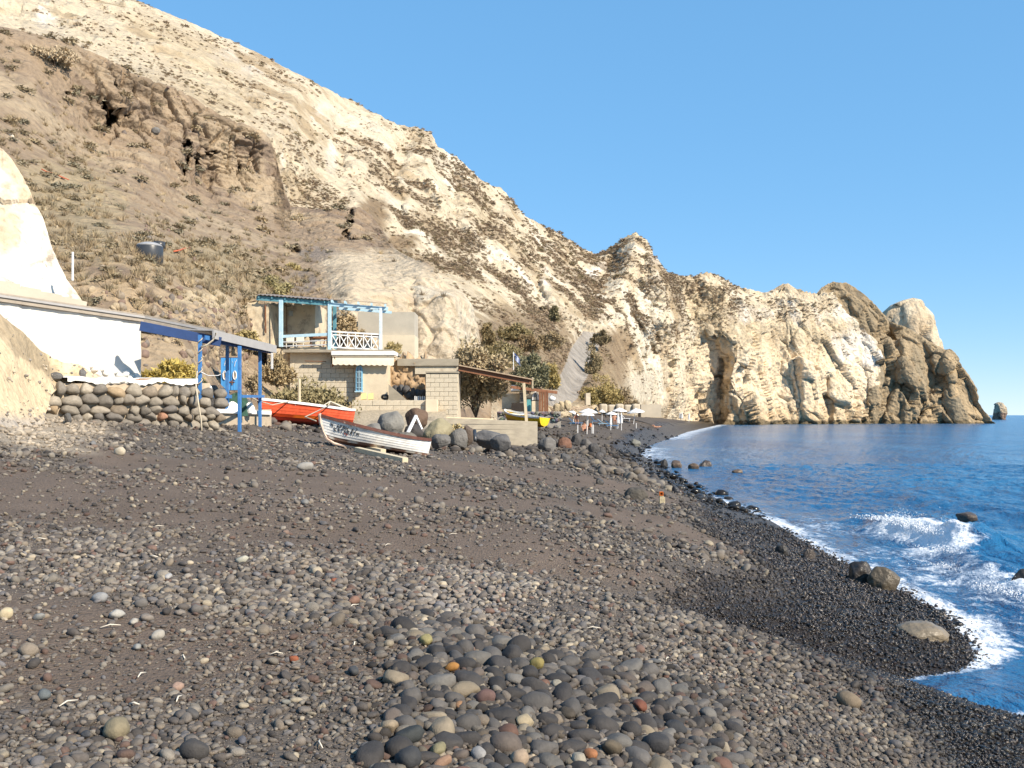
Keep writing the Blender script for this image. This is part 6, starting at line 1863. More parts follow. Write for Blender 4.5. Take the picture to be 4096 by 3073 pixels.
# furniture on the terrace
tb = thing('table', 'dark wooden table on the pergola terrace', 'table', P(318, 349, 47.2))
MB().fbox(309, 326, 336.5, 338, 47.0, .8).build('top', rustwood, tb)
for x in (310, 325):
    MB().bar(P(x, 338, 47.1), P(x + (2 if x < 315 else -2), 349, 47.1), .05).build('leg', rustwood, tb); MB().bar(P(x, 338, 47.6), P(x + (2 if x < 315 else -2), 349, 47.6), .05).build('leg', rustwood, tb)
for px, lab in ((290, 'cream plastic chair on the terrace by the pale post'), (300, 'white slatted chair on the terrace before the table')):
    ch = thing('chair', lab, 'chair', P(px, 348, 46.8))
    MB().fbox(px - 4, px + 4, 342, 342.8, 46.6, .45).build('seat', plastic_w, ch, bevel=.02)
    MB().fbox(px - 4, px + 4, 336.5, 342, 47.05, .05).build('backrest', plastic_w, ch, bevel=.02)
    for dx in (-3.6, 3.4):
        for yy in (46.65, 47.0):
            MB().bar(P(px + dx, 342.5, yy), P(px + dx, 348.6, yy), .04).build('leg', plastic_w, ch)
bn = thing('bench', 'rusty wooden bench at the old plaster wall', 'bench', P(268, 335, 48.7))
MB().fbox(259, 276, 334, 335, 48.6, .4).build('seat', wood, bn); MB().fbox(260, 275, 330.5, 332.5, 48.95, .05).build('backrest', wood, bn)
for x in (260, 265, 270, 275): MB().fbox(x - .4, x + .4, 332.5, 339, 48.85, .05).build('leg', wood, bn)

# ---------------------------------------------------------------- lower house of cement blocks
lh = thing('block_house', 'lower house of bare cement blocks with cream plastered corner', 'house', P(338, 400, 46.2))
a, b = P(290, 402, 46.25), P(356, 363.5, 46.25)
MB().box(((a.x + b.x) / 2, 47.3, (a.z + b.z) / 2), (b.x - a.x, 1.9, b.z - a.z)).build('mortar_wall', mortar, lh)
block_courses(lh, a.x, b.x, a.z, b.z, 46.2, .42, .215, block_m)
rough_front(355.5, 387.5, 364, 401, 45.9, 2.5, 12, 12, .006, 5).build('plastered_corner', plaster, lh, True)
wn_ = MB(); cx, z0, z1, hw = P(359.3, 0, 45.85).x, P(0, 391, 45.85).z, P(0, 371, 45.85).z, .155
arch = [(cx - hw, z0), (cx + hw, z0)] + [(cx + hw * math.cos(k / 10 * math.pi), z1 + hw * 1.75 * math.sin(k / 10 * math.pi)) for k in range(11)]
wf = wn_.prism(arch, 45.80, 45.92).build('window', mat('window_blue', (.20, .44, .62), .5), lh)
inner = [(cx + (x - cx) * .62, z0 + .05 + (z - z0) * .93) for x, z in arch]
MB().prism(inner, 45.785, 45.796).build('pane', glass_m, wf)
MB().box((cx, 45.775, (z0 + z1) / 2 + .1), (.025, .02, z1 - z0 + .2)).build('mullion', paleblue, wf)
for k in range(4): MB().box((cx, 45.775, z0 + .15 + k * .24), (hw * 1.3, .02, .022)).build('glazing_bar', paleblue, wf)
MB().box((cx, 45.76, z0 - .03), (hw * 2.5, .12, .05)).build('sill', paleblue, wf)
aw = thing('awning', 'cream awning with scalloped edge over the arched window', 'awning', P(362, 366, 45.4))
MB().fbox(331, 395, 351.3, 355.2, 45.55, 1.2).build('casing', white2, aw, bevel=.02)
MB().fbox(332, 394.6, 355.4, 356.6, 45.6, 1.0).build('lip', plaster, aw)
rows = [[], [], []]
for i in range(91):
    px = 332.5 + 61.5 * i / 90
    rows[0].append(P(px, 356.6, 45.66)); rows[1].append(P(px, 360.5, 45.60))
    rows[2].append(P(px, 364.0 + 1.0 * abs(math.sin(i / 90 * math.pi * 11)) + (px - 332) * .015, 45.56))
MB().sheet(rows).build('canvas', mat('cream_canvas', (.72, .64, .50), .9, .05, 3, .2, 30), aw)
MB().add([P(332.5, 356.6, 45.7), P(331.5, 368, 46.0), P(335.5, 364, 45.6), P(335, 357, 45.6)], [(0, 1, 2, 3)]).build('side_flap', rustwood, aw)
for x0, x1, lab in ((361, 366.5, 'yellow panel leaning at the block house, landward one'), (368, 373.5, 'yellow panel leaning at the block house, seaward one')):
    MB().bar(P((x0 + x1) / 2, 399.5, 45.3), P((x0 + x1) / 2, 393.5, 45.6), (x1 - x0) / F * 45.3, .03, up=(0, -1, 0)).build('panel', yellow_m, None, label=lab, cat='panel')
ty = MB(); ty.tube([P(385 + 3 * math.cos(k / 16 * 6.2832), 397 + 1.8 * math.sin(k / 16 * 6.2832), 44.9 + .1 * math.sin(k / 16 * 6.28)) for k in range(17)], .055, 8, False).build('tyre', black, None, True, label='black tyre lying by the plastered corner', cat='tyre')
# retaining walls and the ramp beside
rt = thing('retaining_wall', 'tall smooth retaining wall, grey above and cream below', 'wall', P(388, 360, 53))
MB().fbox(358, 414.5, 312, 335, 53.3, 2.0).build('grey_panel', greyconc, rt)
MB().fbox(381, 414.5, 335, 360, 53.0, 2.2).build('cream_panel', plaster, rt)
cb = thing('concrete_slab_wall', 'rough concrete slab wall behind the block hut', 'wall', P(428, 372, 47))
MB().fbox(397, 458.4, 358.7, 366, 46.85, 2.4).build('beam', concrete, cb, bevel=.02)
MB().fbox(415, 458, 366, 374, 46.95, 2.2).build('lower_course', block_m, cb)
ea = thing('earth_cut', 'orange brown cut earth face under the concrete slab', 'earth face', P(402, 392, 49))
rough_front(386, 425, 358, 400, 47.1, 1.0, 16, 16, .10, 7).build('face', mat('orange_earth', (.44, .31, .19), .95, .2, 2, .6, 12), ea, True)
MB().add([P(388.5, 400, 44.6), P(388.5, 384, 44.6), P(407, 400, 44.6), P(388.5, 400, 45.0), P(388.5, 384, 45.0), P(407, 400, 45.0)], [(0, 1, 2), (3, 4, 5), (0, 1, 4, 3), (1, 2, 5, 4), (0, 2, 5, 3)]).build('ramp', concrete, None, label='sloping concrete wing wall beside the plastered corner', cat='wall')
for k, (px, py, w, h) in enumerate([(395, 388, 7, 6), (401, 387.5, 7, 6), (406.5, 388.5, 8, 7), (400, 393, 8, 7), (408, 394, 9, 7), (413, 391, 5, 7), (417.5, 393, 6, 8), (423, 392, 7, 6), (395, 395, 6, 5), (412, 397.5, 7, 5), (429, 396, 5, 7), (433.5, 396.5, 5, 8), (424, 397, 6, 5)]):
    boulder(px - w / 2, px + w / 2, py - h / 2, py + h / 2, 45.6 - .1 * (k % 3), random.choice([(.10, .097, .094), (.12, .115, .11), (.085, .08, .078)]), 'dark rounded rock piled behind the low block wall', 720 + k, facets=4, name='piled_rock', cat='rock', group='dark rocks piled behind the low block wall')
# picket pieces
for k in range(6):
    MB().box((P(415 + k * 1.9, 0, 44.4).x, 44.4, P(0, 398.3 + (k % 2) * .3, 44.4).z), (.045, .03, .20)).build('picket', white2, None, label='short white picket standing on the low block wall', cat='picket', group='white pickets on the low wall')
# low block wall
lb_ = thing('low_block_wall', 'low wall of large pale cement blocks before the houses', 'wall', P(395, 412, 43.6))
a, b = P(352, 411, 43.65), P(425.5, 400.2, 43.65)
MB().box(((a.x + b.x) / 2, 43.85, (a.z + b.z) / 2 - .1), (b.x - a.x, .25, b.z - a.z + .18)).build('mortar', mortar, lb_)
block_courses(lb_, a.x, b.x, a.z, b.z, 43.6, .60, .235, block_m, .012)
MB().fbox(425.5, 437.3, 399.5, 412, 43.4, .5).build('pillar', plaster, lb_, bevel=.015)
MB().fbox(425.8, 437.0, 412, 420, 43.42, .48).build('pillar_base', concrete, lb_)

# ---------------------------------------------------------------- block hut and wooden canopy
bh_ = thing('block_hut', 'square hut of pale cement blocks under the wooden canopy', 'hut', P(442, 418, 44.2))
a, b = P(425.8, 419, 44.15), P(458.2, 372.3, 44.15)
MB().box(((a.x + b.x) / 2, 45.35, (a.z + b.z) / 2), (b.x - a.x - .02, 2.3, b.z - a.z)).build('core', mortar, bh_)
block_courses(bh_, a.x + .0, b.x - .0, a.z, b.z - .06, 44.05, .40, .193, block_m, .008)
MB().fbox(425.4, 458.6, 371.4, 372.9, 44.0, 2.7).build('capping', concrete, bh_)
cn = thing('wooden_canopy', 'reddish brown timber canopy on a single pale post', 'canopy', P(524, 421, 45.6))
cA, cB = P(458.5, 368.5, 44.6), P(531.5, 382.5, 45.6)
for i in range(9):
    dy = i * .28
    MB().bar(cA + Vector((0, dy, .10 + dy * .05)), cB + Vector((0, dy, .10 + dy * .05)), .26, .025).build('plank', rustwood, cn)
MB().bar(cA + Vector((0, -.02, 0)), cB + Vector((0, -.02, 0)), .07, .20).build('front_beam', rustwood, cn)
MB().bar(cA + Vector((0, 1.2, .03)), cB + Vector((0, 1.2, .03)), .07, .18).build('beam', rustwood, cn); MB().bar(cA + Vector((0, 2.3, .08)), cB + Vector((0, 2.3, .08)), .07, .18).build('beam', rustwood, cn)
MB().bar(cA + Vector((0, -.16, .14)), cB + Vector((0, -.16, .14)), .12, .05).build('edge_trim', wood, cn)
for u in (.2, .4, .6, .8): MB().bar(cA.lerp(cB, u) + Vector((0, 0, .06)), cA.lerp(cB, u) + Vector((0, 2.3, .14)), .06, .08).build('joist', rustwood, cn)
cE = P(532.4, 384, 45.6)
MB().box((cE.x, 46.5, cE.z + .05), (.04, 2.0, .52)).build('end_board', palewood, cn)
for i in range(4): MB().box((cE.x + .03, 46.5, cE.z - .15 + i * .13), (.03, 2.02, .11)).build('board', palewood, cn)
MB().bar(P(526.5, 422, 45.5), P(523.8, 383, 45.5), .13, .13).build('post', palewood, cn)
MB().bar(P(521, 390, 46.8), P(527, 378, 45.6), .06, .06).build('brace', rustwood, cn)

# ---------------------------------------------------------------- concrete slip wall and terrace behind
sw = thing('slipway_wall', 'low weathered concrete wall ending in a square corner', 'wall', P(500, 440, 44))
p0, p1 = P(432, 417.6, 42.5), P(537.5, 421.6, 45.4)
q = MB(); th = Vector((0, .5, 0)); lo0, lo1 = Vector((p0.x, p0.y, 1.3)), Vector((p1.x, p1.y, 1.2))
q.add([p0, p1, p1 + th, p0 + th, lo0, lo1, lo1 + th, lo0 + th], [(0, 1, 2, 3), (4, 5, 6, 7), (0, 1, 5, 4), (1, 2, 6, 5), (2, 3, 7, 6), (3, 0, 4, 7)])
q.build('wall', concrete, sw, bevel=.02)
for k in range(5):
    z_ = 2.6 - k * .22
    MB().bar(Vector((p0.x + .1, p0.y - .012, z_ + .05)), Vector((p1.x - .05, p1.y - .012, z_ - .03)), .012, .012).build('board_mark', concrete, sw)
MB().bar(p0 + Vector((.1, .25, .03)), p0.lerp(p1, .55) + Vector((0, .25, .03)), .25, .05).build('timber_edge', palewood, sw)
q = MB(); q.add([(p0.x, p0.y + .5, 2.83), (p1.x, p1.y + .5, 2.64), (p1.x + .1, 50, 2.55), (p0.x - 1, 50, 2.9), (p0.x, p0.y + .5, 1.2), (p1.x, p1.y + .5, 1.2), (p1.x + .1, 50, 1.2), (p0.x - 1, 50, 1.2)], [(0, 1, 2, 3), (0, 1, 5, 4), (1, 2, 6, 5), (2, 3, 7, 6), (3, 0, 4, 7)])
tag(q.build('terrace_ground', concrete), kind='structure')
# white A-shaped timber among the boulders and black pipe
af_ = thing('timber_trestle', 'white painted A shaped timber standing among the boulders', 'trestle', P(414, 433, 32))
MB().bar(P(416.2, 415.5, 32.0), P(407.5, 433.5, 31.6), .085, .06).build('leg', white2, af_); MB().bar(P(416.0, 416.5, 32.05), P(421.5, 429, 32.2), .085, .06).build('leg', white2, af_)
MB().tube([P(474.6, 430.8, 33.0), P(475.2, 440.5, 32.6)], .06, 10).build('pipe_end', black, None, True, label='short black pipe between the boulders and the slab', cat='pipe')

# ---------------------------------------------------------------- stone taverna with the arch
tv = thing('stone_taverna', 'small stone building with arched window and teal door', 'building', P(525, 417, 66))
MB().fbox(502, 520, 393.5, 409, 66.5, 3).build('block_wall', block_m, tv)
MB().fbox(519.5, 540, 392, 418, 66.0, 3).build('stone_wall', greyconc, tv)
for k in range(7): MB().fbox(520 + (k % 2), 524.5, 393 + k * 2.2, 394.6 + k * 2.2, 65.9, .12).build('quoin', mat('dark_quoin', (.15, .14, .13), .9), tv)
for k in range(12): add_stone(tv, 'stone', P(526 + k * .8, 394.5 + (k % 3) * .9, 65.95), (.16, .12, .10), k, (.17, .16, .15))
MB().fbox(526.8, 531.3, 399.5, 415.5, 65.85, .1).build('door', mat('teal_door', (.10, .32, .33), .6), tv)
MB().fbox(531.8, 539, 401, 414, 65.85, .1).build('cream_panel', plaster, tv)
MB().fbox(526, 532.2, 394.8, 397.8, 65.85, .06).build('name_board', palewood, tv)
ac = MB(); q0 = P(535.4, 400, 65.8)
ring = [(q0.x + .19 * math.cos(k / 12 * math.pi), q0.z + .52 * math.sin(k / 12 * math.pi)) for k in range(13)]
ac.tube([Vector((x, 65.8, z)) for x, z in ring], .045, 6).build('arch', white2, tv)
MB().prism(ring, 65.83, 65.98).build('arch_window', mat('grey_glass', (.20, .19, .17), .4), tv)
MB().fbox(511, 526, 385, 387.2, 65.5, 3).build('roof', white2, tv); MB().fbox(511, 530.5, 388.2, 390.8, 65.4, 3).build('roof', white2, tv)
MB().fbox(511.5, 524, 403, 418, 65.5, .4).build('opening_shade_panel', dark, tv)  # solid dark box, not a void: the opening's shade is its colour
MB().bar(P(511, 387, 64.8), P(557, 392.6, 66), .1, .18).build('beam', rustwood, tv); MB().bar(P(526, 388, 65.8), P(557, 391.8, 66.8), .1, .16).build('beam', wood, tv)
for k, x in enumerate((539.8, 542.4, 545.0, 547.2)): MB().bar(P(x, 391.5, 65 + .6 * (k % 2)), P(x, 414, 65 + .6 * (k % 2)), .13).build('post', rustwood, tv)
st = thing('beach_wall', 'grey stone terrace wall between the yellow boat and the parasols', 'wall', P(545, 426, 60))
q = MB(); q.fbox(497, 561, 411.5, 428, 60.2, 6).build('mortar', mat('grey_mortar', (.33, .30, .26), .95, .2, 4, .6, 20), st)
rs_ = random.Random(9)
for k in range(120):
    add_stone(st, 'stone', P(rs_.uniform(498, 560.5), rs_.uniform(412.5, 427), 60.15), (rs_.uniform(.16, .34), .18, rs_.uniform(.12, .24)), k, tuple(c * rs_.uniform(.7, 1.2) for c in (.16, .15, .14)), (0, rs_.gauss(0, .3), 0))
for k, (a, b, c, d, lab) in enumerate([(553, 560.5, 403, 410.5, 'cream boulder by the taverna posts, landward of three'), (558.5, 565.5, 401, 409.5, 'cream boulder by the taverna posts, middle of three'), (563.5, 571.5, 400, 409, 'cream boulder by the taverna posts, seaward of three')]):
    boulder(a, b, c, d, 74, (.46, .37, .24), lab, 750 + k, facets=5)
q = MB(); q.tube([P(549, 399.5, 70), P(552, 398.2, 70), P(555.5, 399, 70)], [.12, .2, .08], 8).build('upturned_dinghy', white2, None, True, label='small white upturned dinghy at the road\'s foot', cat='boat')
for k in range(5): MB().tube([P(560 + k * 4, 411 - k * .3, 78), P(572 + k * 5, 406 + (k % 3), 79)], .07, 6).build('driftwood', wood, None, label='bleached driftwood branch in the pile behind the parasols', cat='driftwood', group='driftwood behind the parasols')
fw = thing('sea_wall', 'pale concrete wall of big blocks behind the parasols', 'wall', P(630, 412, 140))
MB().fbox(641, 661.3, 404.5, 417, 140, 3).build('panel', mat('pale_concrete', (.52, .44, .33), .9, .1, .6, .3, 6), fw)
for k in range(5): MB().fbox(600 + k * 8.2, 607.6 + k * 8.2, 403.8 + (k % 2) * .8, 413, 136 + .4 * (k % 2), 2.5).build('block', mat('pale_concrete', (0, 0, 0)), fw, bevel=.25)
MB().fbox(586, 590.5, 393, 405, 100, 2).build('stone_pier', plaster, None, label='pale square pier at the foot of the road', cat='pier')

# ---------------------------------------------------------------- flag
fl = thing('flag', 'blue and white striped flag on a short pole above the canopy', 'flag', P(513.3, 369, 56))
MB().tube([P(513.4, 370, 56), P(513.4, 351.8, 56)], .025, 6).build('pole', white2, fl)
q = MB(); fb, fwm = mat('flag_blue', (.04, .11, .38), .8), mat('flag_white', (.78, .78, .78), .8)
fa = P(513.5, 353, 56); nR, nC = 9, 10
def fpt(r, c): return fa + Vector((.045 + c / nC * .30 + .05 * r / nR, .06 * math.sin(c * .9 + r * .3), -r / nR * .42 - (c / nC) ** 1.3 * .34))
for r in range(nR):
    for c in range(nC):
        canton = r < 5 and c < 4
        q.cur = (1 if (canton and (r == 2 or c in (1, 2) and False)) else 0 if canton or r % 2 == 0 else 1)
        q.add([fpt(r, c), fpt(r, c + 1), fpt(r + 1, c + 1), fpt(r + 1, c)], [(0, 1, 2, 3)])
q.build('cloth', [fb, fwm], fl)

# ---------------------------------------------------------------- water tank, pole, hoses on the slope
tkY = surf(hillB, 149, 256).y - .45
tk = thing('water_tank', 'black plastic water tank half sunk in the dry slope', 'tank', P(149.5, 262, tkY))
c0 = P(149.5, 262, tkY); R_t = 13.2 / F * tkY
hT = 15 / F * tkY
MB().tube([c0 + Vector((0, 0, -.5)), c0 + Vector((0, 0, hT * .55)), c0 + Vector((0, 0, hT)), c0 + Vector((0, 0, hT + .015))], [R_t * .98, R_t, R_t, R_t * .99], 40).build('drum', black, tk, True)
MB().tube([c0 + Vector((0, 0, hT + .01)), c0 + Vector((0, 0, hT + .10)), c0 + Vector((0, 0, hT + .17)), c0 + Vector((0, 0, hT + .2))], [R_t * 1.0, R_t * .85, R_t * .5, R_t * .2], 40).build('domed_lid', mat('grey_lid', (.30, .30, .31), .5), tk, True)
MB().tube([c0 + Vector((R_t * .55, .3, hT)), c0 + Vector((R_t * .55, .3, hT + .26))], R_t * .42, 20).build('collar', black, tk, True)
q = MB(); q.tube([P(72.6, 280.5, 27.0), P(72.8, 252, 27.0)], .03, 8).build('white_pole', white2, None, label='thin white pole standing at the white bank\'s edge', cat='pole')
org = mat('orange_hose', (.50, .13, .06), .6)
def on_slope(px, py, lift=.12):
    s_ = surf(hillB, px, py); return s_ + Vector((0, -lift, lift))
MB().tube([on_slope(x, y) for x, y in ((42, 172.5), (48, 175), (55, 177.5), (62, 180), (70, 183))], .035, 6).build('hose', org, None, True, label='orange hose running down the grassy slope', cat='hose')
MB().tube([on_slope(x, y) for x, y in ((175, 254.5), (180, 254.2), (185, 252.5), (190.5, 251.8))], .04, 6).build('hose', org, None, True, label='orange hose end near the water tank', cat='hose')
for k, (a, b, c, d, t_, lab) in enumerate([(151, 160, 127.5, 133, (.17, .16, .15), 'round grey boulder stuck in the brown cliff'), (7, 14.5, 134, 140, (.52, .46, .38), 'pale rock lying on the grassy slope'), (121, 127, 130, 136, (.16, .13, .11), 'dark boulder stuck in the brown cliff beside the cave')]):
    s_ = surf(hillB, (a + b) / 2, (c + d) / 2)
    boulder(a, b, c, d, s_.y - .2, t_, lab, 770 + k, facets=5)

# ---------------------------------------------------------------- parasols and loungers on the far beach
def ground(px, py):
    g_ = G(px, py); return g_
def parasol(px, py_top, py_base, w_px, lab, tilt=0.0, base_px=None):
    bpx = base_px or px
    g_ = G(bpx, py_base); Y = g_.y
    t_ = thing('parasol', lab, 'parasol', g_, 'open parasols on the beach')
    tp = P(px, py_top, Y); r = w_px / 2 / F * Y; h = max(.28, r * .42)
    MB().tube([g_ + Vector((0, 0, -.1)), tp + Vector((0, 0, .05))], .035, 8).build('pole', white2, t_)
    n8 = 8; rows = []
    rows.append([tp] * (n8 * 2 + 1))
    for rr_, zz in ((.5, .40), (1.0, 1.0), (1.0, 1.28)):
        rows.append([tp + Vector((math.cos(k / (n8 * 2) * 6.2832) * r * rr_ * (1 if k % 2 == 0 else .955), math.sin(k / (n8 * 2) * 6.2832) * r * rr_ * (1 if k % 2 == 0 else .955), -h * zz + tilt * math.cos(k / (n8 * 2) * 6.2832) * r * rr_ + (.0 if k % 2 == 0 else .02))) for k in range(n8 * 2 + 1)])
    MB().sheet(rows).build('canopy', cloth_w, t_)
    q = MB()
    for k in range(n8):
        th = k / n8 * 6.2832
        q.bar(tp + Vector((0, 0, -.06)), tp + Vector((math.cos(th) * r * .96, math.sin(th) * r * .96, -h + tilt * math.cos(th) * r - .03)), .02, .02)
    q.build('ribs', steel, t_)
def closed(px, py_top, py_can, py_base, lab, wpx=2.6, group='folded parasols on the near part of the far beach'):
    g_ = G(px, py_base); Y = g_.y
    t_ = thing('folded_parasol', lab, 'parasol', g_, group)
    tp = P(px, py_top, Y); cz = P(px, py_can, Y).z
    MB().tube([g_ + Vector((0, 0, -.1)), tp], .035, 8).build('pole', white2, t_)
    rows = []; r = wpx / 2 / F * Y
    for j, (u, s_) in enumerate(((0, .12), (.12, .45), (.45, .7), (.8, .95), (1, 1.0), (1.0, .3))):
        z = tp.z + .05 + (cz - tp.z) * u
        rows.append([Vector((tp.x + math.cos(k / 16 * 6.2832) * r * s_ * (1 if k % 2 else .62), Y + math.sin(k / 16 * 6.2832) * r * s_ * (1 if k % 2 else .62), z)) for k in range(17)])
    MB().sheet(rows).build('folded_canopy', cloth_w, t_)
parasol(588, 408.2, 426, 19, 'widest white parasol of the group behind the stony shore')
parasol(587, 411.8, 434.2, 14.8, 'white parasol closest to the camera, on a thin pole')
parasol(619.5, 407.8, 424, 15, 'white parasol in the middle behind the folded ones')
parasol(611.5, 411.6, 427, 11.5, 'small white parasol just landward of the folded ones')
parasol(635.7, 408.4, 424, 17.5, 'big white parasol seaward of the group', .1, 633.4)
parasol(573.5, 410.8, 422, 10.5, 'tilted white parasol at the landward end of the group', -.35)
parasol(602, 409.6, 421, 7, 'small white parasol peeping out behind the blue loungers')
closed(610.7, 413.6, 425, 430.2, 'single folded white parasol beside the blue lounger'); closed(618, 413, 423.4, 428.3, 'folded white parasol, landward one of the pair', 2.8); closed(621.4, 413, 423.6, 430.3, 'folded white parasol, seaward one of the pair', 2.8)
for k, (px, y0, y1, lab) in enumerate([(577.7, 424.8, 434.2, 'bare white post before the blue lounger, landward one'), (592.0, 424.4, 434, 'bare white post seaward of the front parasol'), (593.4, 424.6, 433.8, 'second bare white post seaward of the front parasol'), (636.2, 423, 428.4, 'bare white post below the big seaward parasol'), (554.6, 412, 428, 'white post standing before the stone terrace wall')]):
    g_ = G(px, y1); tp = P(px, y0, g_.y)
    MB().tube([g_ + Vector((0, 0, -.1)), tp], .04, 8).build('beach_post', white2, None, label=lab, cat='post', group='bare posts on the far beach')
FARG = 'folded parasols at the end of the beach'
for k, (px, y0, y1, y2, lab) in enumerate([(689, 413, 420, 422.3, 'folded far parasol standing closest to the water'), (697, 412, 418.3, 420.2, 'most seaward folded far parasol under the shaded cliff'), (695, 412.3, 418.2, 420, 'folded far parasol next to the most seaward one'), (682, 412.6, 418.6, 420.4, 'folded far parasol in the middle of the far row'), (680, 412.8, 418.4, 420.2, 'folded far parasol landward of the middle one'),
        (671, 411.8, 417, 418.6, 'folded far parasol third from the concrete wall'), (668.5, 411.6, 416.8, 418.4, 'folded far parasol second from the concrete wall'), (665.8, 411.4, 416.6, 418.2, 'folded far parasol closest to the concrete wall')]):
    closed(px, y0, y1, y2, lab, 2.2, FARG)
parasol(692.2, 412.2, 420.4, 4.6, 'tiny open parasol in the far row under the cliff'); parasol(676, 412.4, 419.5, 5.0, 'tiny open parasol landward in the far row')
bluefab = mat('lounger_blue', (.06, .20, .42), .8); palefab = mat('lounger_pale_blue', (.30, .48, .62), .8)
def lounger(px, py, wpx, lab, m_, flip=1):
    g_ = G(px, py); Y = g_.y; L = wpx / F * Y
    t_ = thing('sun_lounger', lab, 'sun lounger', g_, 'sun loungers')
    MB().box((g_.x, Y, g_.z + .32), (L * .95, .65, .06)).build('bed', m_, t_, bevel=.02)
    MB().bar(g_ + Vector((-flip * L * .15, 0, .35)), g_ + Vector((-flip * L * .52, 0, .85)), .65, .05).build('backrest', m_, t_)
    for dx in (-.4, .4):
        for dy in (-.27, .27): MB().bar(g_ + Vector((dx * L, dy, -.05)), g_ + Vector((dx * L * .9, dy, .3)), .05).build('leg', steel, t_)
lounger(576, 426, 14, 'blue lounger with raised back under the landward parasol', bluefab); lounger(605, 426.5, 15, 'pale blue lounger with raised back beside the folded parasol', palefab); lounger(612, 428.4, 13, 'blue lounger in front of the folded parasols', bluefab); lounger(596, 424, 10, 'dark blue lounger between the wide parasol and the pale one', bluefab); lounger(626, 421, 9, 'white lounger with red trim seaward of the folded pair', cloth_w)

# ---------------------------------------------------------------- people
skin_m = mat('skin', (.46, .24, .15), .6, .06, 6, .05, 40); hair_m = mat('dark_hair', (.05, .03, .02), .7); red_sw = mat('red_swimwear', (.45, .05, .03), .7); dk_sw = mat('dark_swimwear', (.04, .03, .04), .7)
def person(lab, org, joints, bones, radii, hair, wear, wm):
    """one skinned body grown round a posed skeleton"""
    t_ = thing('person', lab, 'person', org)
    me = bpy.data.meshes.new('body')
    names = list(joints)
    me.from_pydata([joints[n_] for n_ in names], [(names.index(a), names.index(b)) for a, b in bones], [])
    o = bpy.data.objects.new('body', me); C.objects.link(o); o.parent = t_
    me.materials.append(skin_m)
    o.modifiers.new('skin', 'SKIN')
    sv = me.skin_vertices
    if not sv:
        bm = bmesh.new(); bm.from_mesh(me); bm.verts.layers.skin.verify(); bm.to_mesh(me); bm.free()
        sv = me.skin_vertices
    for i, n_ in enumerate(names):
        r = radii[n_]; sv[0].data[i].radius = (r, r); sv[0].data[i].use_root = (n_ == 'pelvis')
    sb = o.modifiers.new('smooth', 'SUBSURF'); sb.levels = 2; sb.render_levels = 2
    hd = Vector(joints['head'])
    q = MB(); q.tube([Vector(org) + hd + Vector((0, .02, .0)), Vector(org) + hd + Vector((0, .03, .06)), Vector(org) + hd + Vector((0, .02, .115))], [.108, .105, .05], 12).build('hair', hair_m, t_, True)
    for a, b, r in wear:
        A_, B_ = Vector(joints[a]), Vector(joints[b])
        MB().tube([Vector(org) + A_.lerp(B_, .0), Vector(org) + A_.lerp(B_, .35)], [r, r * .95], 12).build('swimwear', wm, t_, True)
BON = [('pelvis', 'waist'), ('waist', 'chest'), ('chest', 'neck'), ('neck', 'head'), ('head', 'crown'), ('chest', 'shl'), ('shl', 'ell'), ('ell', 'wrl'), ('wrl', 'hal'), ('chest', 'shr'), ('shr', 'elr'), ('elr', 'wrr'), ('wrr', 'har'), ('pelvis', 'hil'), ('hil', 'knl'), ('knl', 'anl'), ('anl', 'tol'), ('pelvis', 'hir'), ('hir', 'knr'), ('knr', 'anr'), ('anr', 'tor')]
RAD = dict(pelvis=.14, waist=.125, chest=.15, neck=.055, head=.095, crown=.075, shl=.06, ell=.042, wrl=.03, hal=.035, shr=.06, elr=.042, wrr=.03, har=.035, hil=.09, knl=.06, anl=.04, tol=.035, hir=.09, knr=.06, anr=.04, tor=.035)
SIT = dict(pelvis=(0, 0, .14), waist=(0, .03, .33), chest=(0, .05, .55), neck=(0, .03, .72), head=(0, 0, .84), crown=(0, 0, .93), shl=(-.19, .05, .62), ell=(-.30, -.05, .40), wrl=(-.22, -.26, .35), hal=(-.20, -.33, .36), shr=(.19, .05, .62), elr=(.32, .02, .40), wrr=(.30, -.2, .30), har=(.28, -.28, .30),
           hil=(-.11, -.02, .13), knl=(-.22, -.34, .42), anl=(-.18, -.52, .06), tol=(-.18, -.64, .04), hir=(.11, -.02, .13), knr=(.26, -.32, .40), anr=(.22, -.52, .06), tor=(.24, -.64, .04))
CHAIR = {k: (v[0], v[1], v[2] + .30) for k, v in SIT.items()}
CHAIR.update(knl=(-.12, -.42, .50), anl=(-.12, -.50, .08), tol=(-.12, -.62, .05), knr=(.14, -.42, .50), anr=(.14, -.50, .08), tor=(.14, -.62, .05))
LIE = dict(pelvis=(0, 0, .13), waist=(-.20, 0, .13), chest=(-.42, 0, .14), neck=(-.60, 0, .17), head=(-.72, 0, .20), crown=(-.80, 0, .22), shl=(-.48, -.19, .13), ell=(-.28, -.30, .08), wrl=(-.05, -.30, .06), hal=(.03, -.30, .06), shr=(-.48, .19, .13), elr=(-.66, .36, .10), wrr=(-.82, .22, .12), har=(-.88, .16, .12),
           hil=(.06, -.09, .12), knl=(.48, -.12, .10), anl=(.90, -.13, .07), tol=(1.02, -.14, .12), hir=(.06, .09, .12), knr=(.40, .10, .42), anr=(.66, .11, .06), tor=(.80, .12, .04))
SC = 1.0
person('sunbathing person in dark swimwear sitting below the front parasol', G(584.5, 431.5), SIT, BON, RAD, hair_m, [('pelvis', 'waist', .155)], dk_sw)
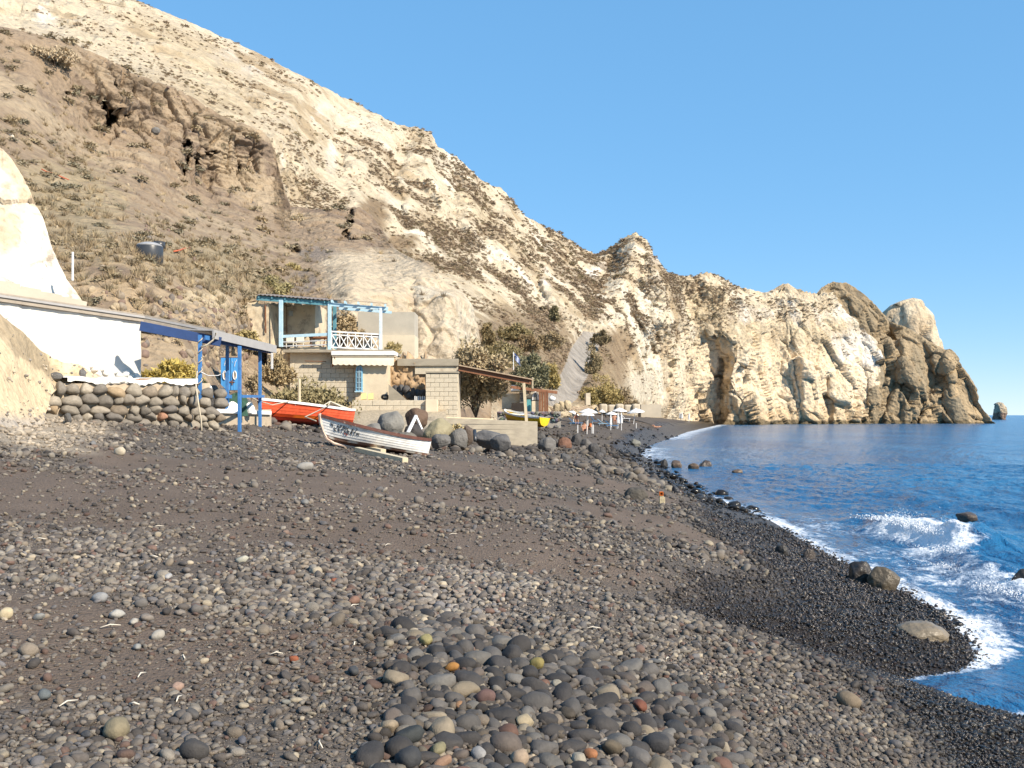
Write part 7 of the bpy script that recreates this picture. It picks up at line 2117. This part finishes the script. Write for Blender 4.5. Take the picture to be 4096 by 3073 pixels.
person('person in red swimwear sitting under the landward parasol', G(576.5, 424.5), CHAIR, BON, RAD, hair_m, [('pelvis', 'waist', .155), ('chest', 'waist', .165)], red_sw)
person('person sitting on a lounger behind the folded parasols', G(614.5, 424), CHAIR, BON, RAD, hair_m, [('pelvis', 'waist', .155)], red_sw)
person('person lying on the bare beach near the water', G(656, 427.8), {k: (-v[0], v[1], v[2]) for k, v in LIE.items()}, BON, RAD, hair_m, [('pelvis', 'waist', .15)], dk_sw)
# beach towel or bag spots of colour
cloth_heap('beach_bag', 588.5, 592.5, 423.5, 427, G(590, 429).y + 3, mat('orange_cloth', (.55, .16, .04), .8), 'orange towel heaped behind the front parasol', 'towel', 12)

# ---------------------------------------------------------------- the painted block by the dome boulder
g_ = G(661.6, 504.6)
mk = thing('marker_block', 'upright cream block with an orange square box on top', 'marker', g_)
sc_ = g_.y / F
MB().box((g_.x - .3 * sc_, g_.y, g_.z + 4.2 * sc_), (4.2 * sc_, 3.6 * sc_, 9.6 * sc_)).build('block', mat('crumbling_cream_stone', (.50, .42, .27), .95, .3, 14, .8, 40, dirt=(.22, .17, .12), dirt_amount=.4), mk, bevel=.012)
MB().box((g_.x + 2.6 * sc_, g_.y, g_.z + 3.4 * sc_), (1.4 * sc_, 3.0 * sc_, 7.6 * sc_)).build('buttress', mat('crumbling_cream_stone', (0, 0, 0)), mk, bevel=.01)
q = MB(); cz = g_.z + 11.0 * sc_; w2 = 1.6 * sc_
for dx, dz, sx, sz in ((0, -w2, 3.9, .7), (0, w2, 3.9, .7), (-w2, 0, .7, 2.7), (w2, 0, .7, 2.7)): q.box((g_.x - .4 * sc_ + dx, g_.y - .3 * sc_, cz + dz), (sx * sc_, 4 * sc_, sz * sc_))
q.build('orange_frame', mat('orange_plastic', (.62, .15, .02), .5), mk)
MB().box((g_.x - .4 * sc_, g_.y + .8 * sc_, cz), (3.0 * sc_, .4 * sc_, 3.0 * sc_)).build('back_panel', mat('dark_orange', (.30, .08, .02), .6), mk)
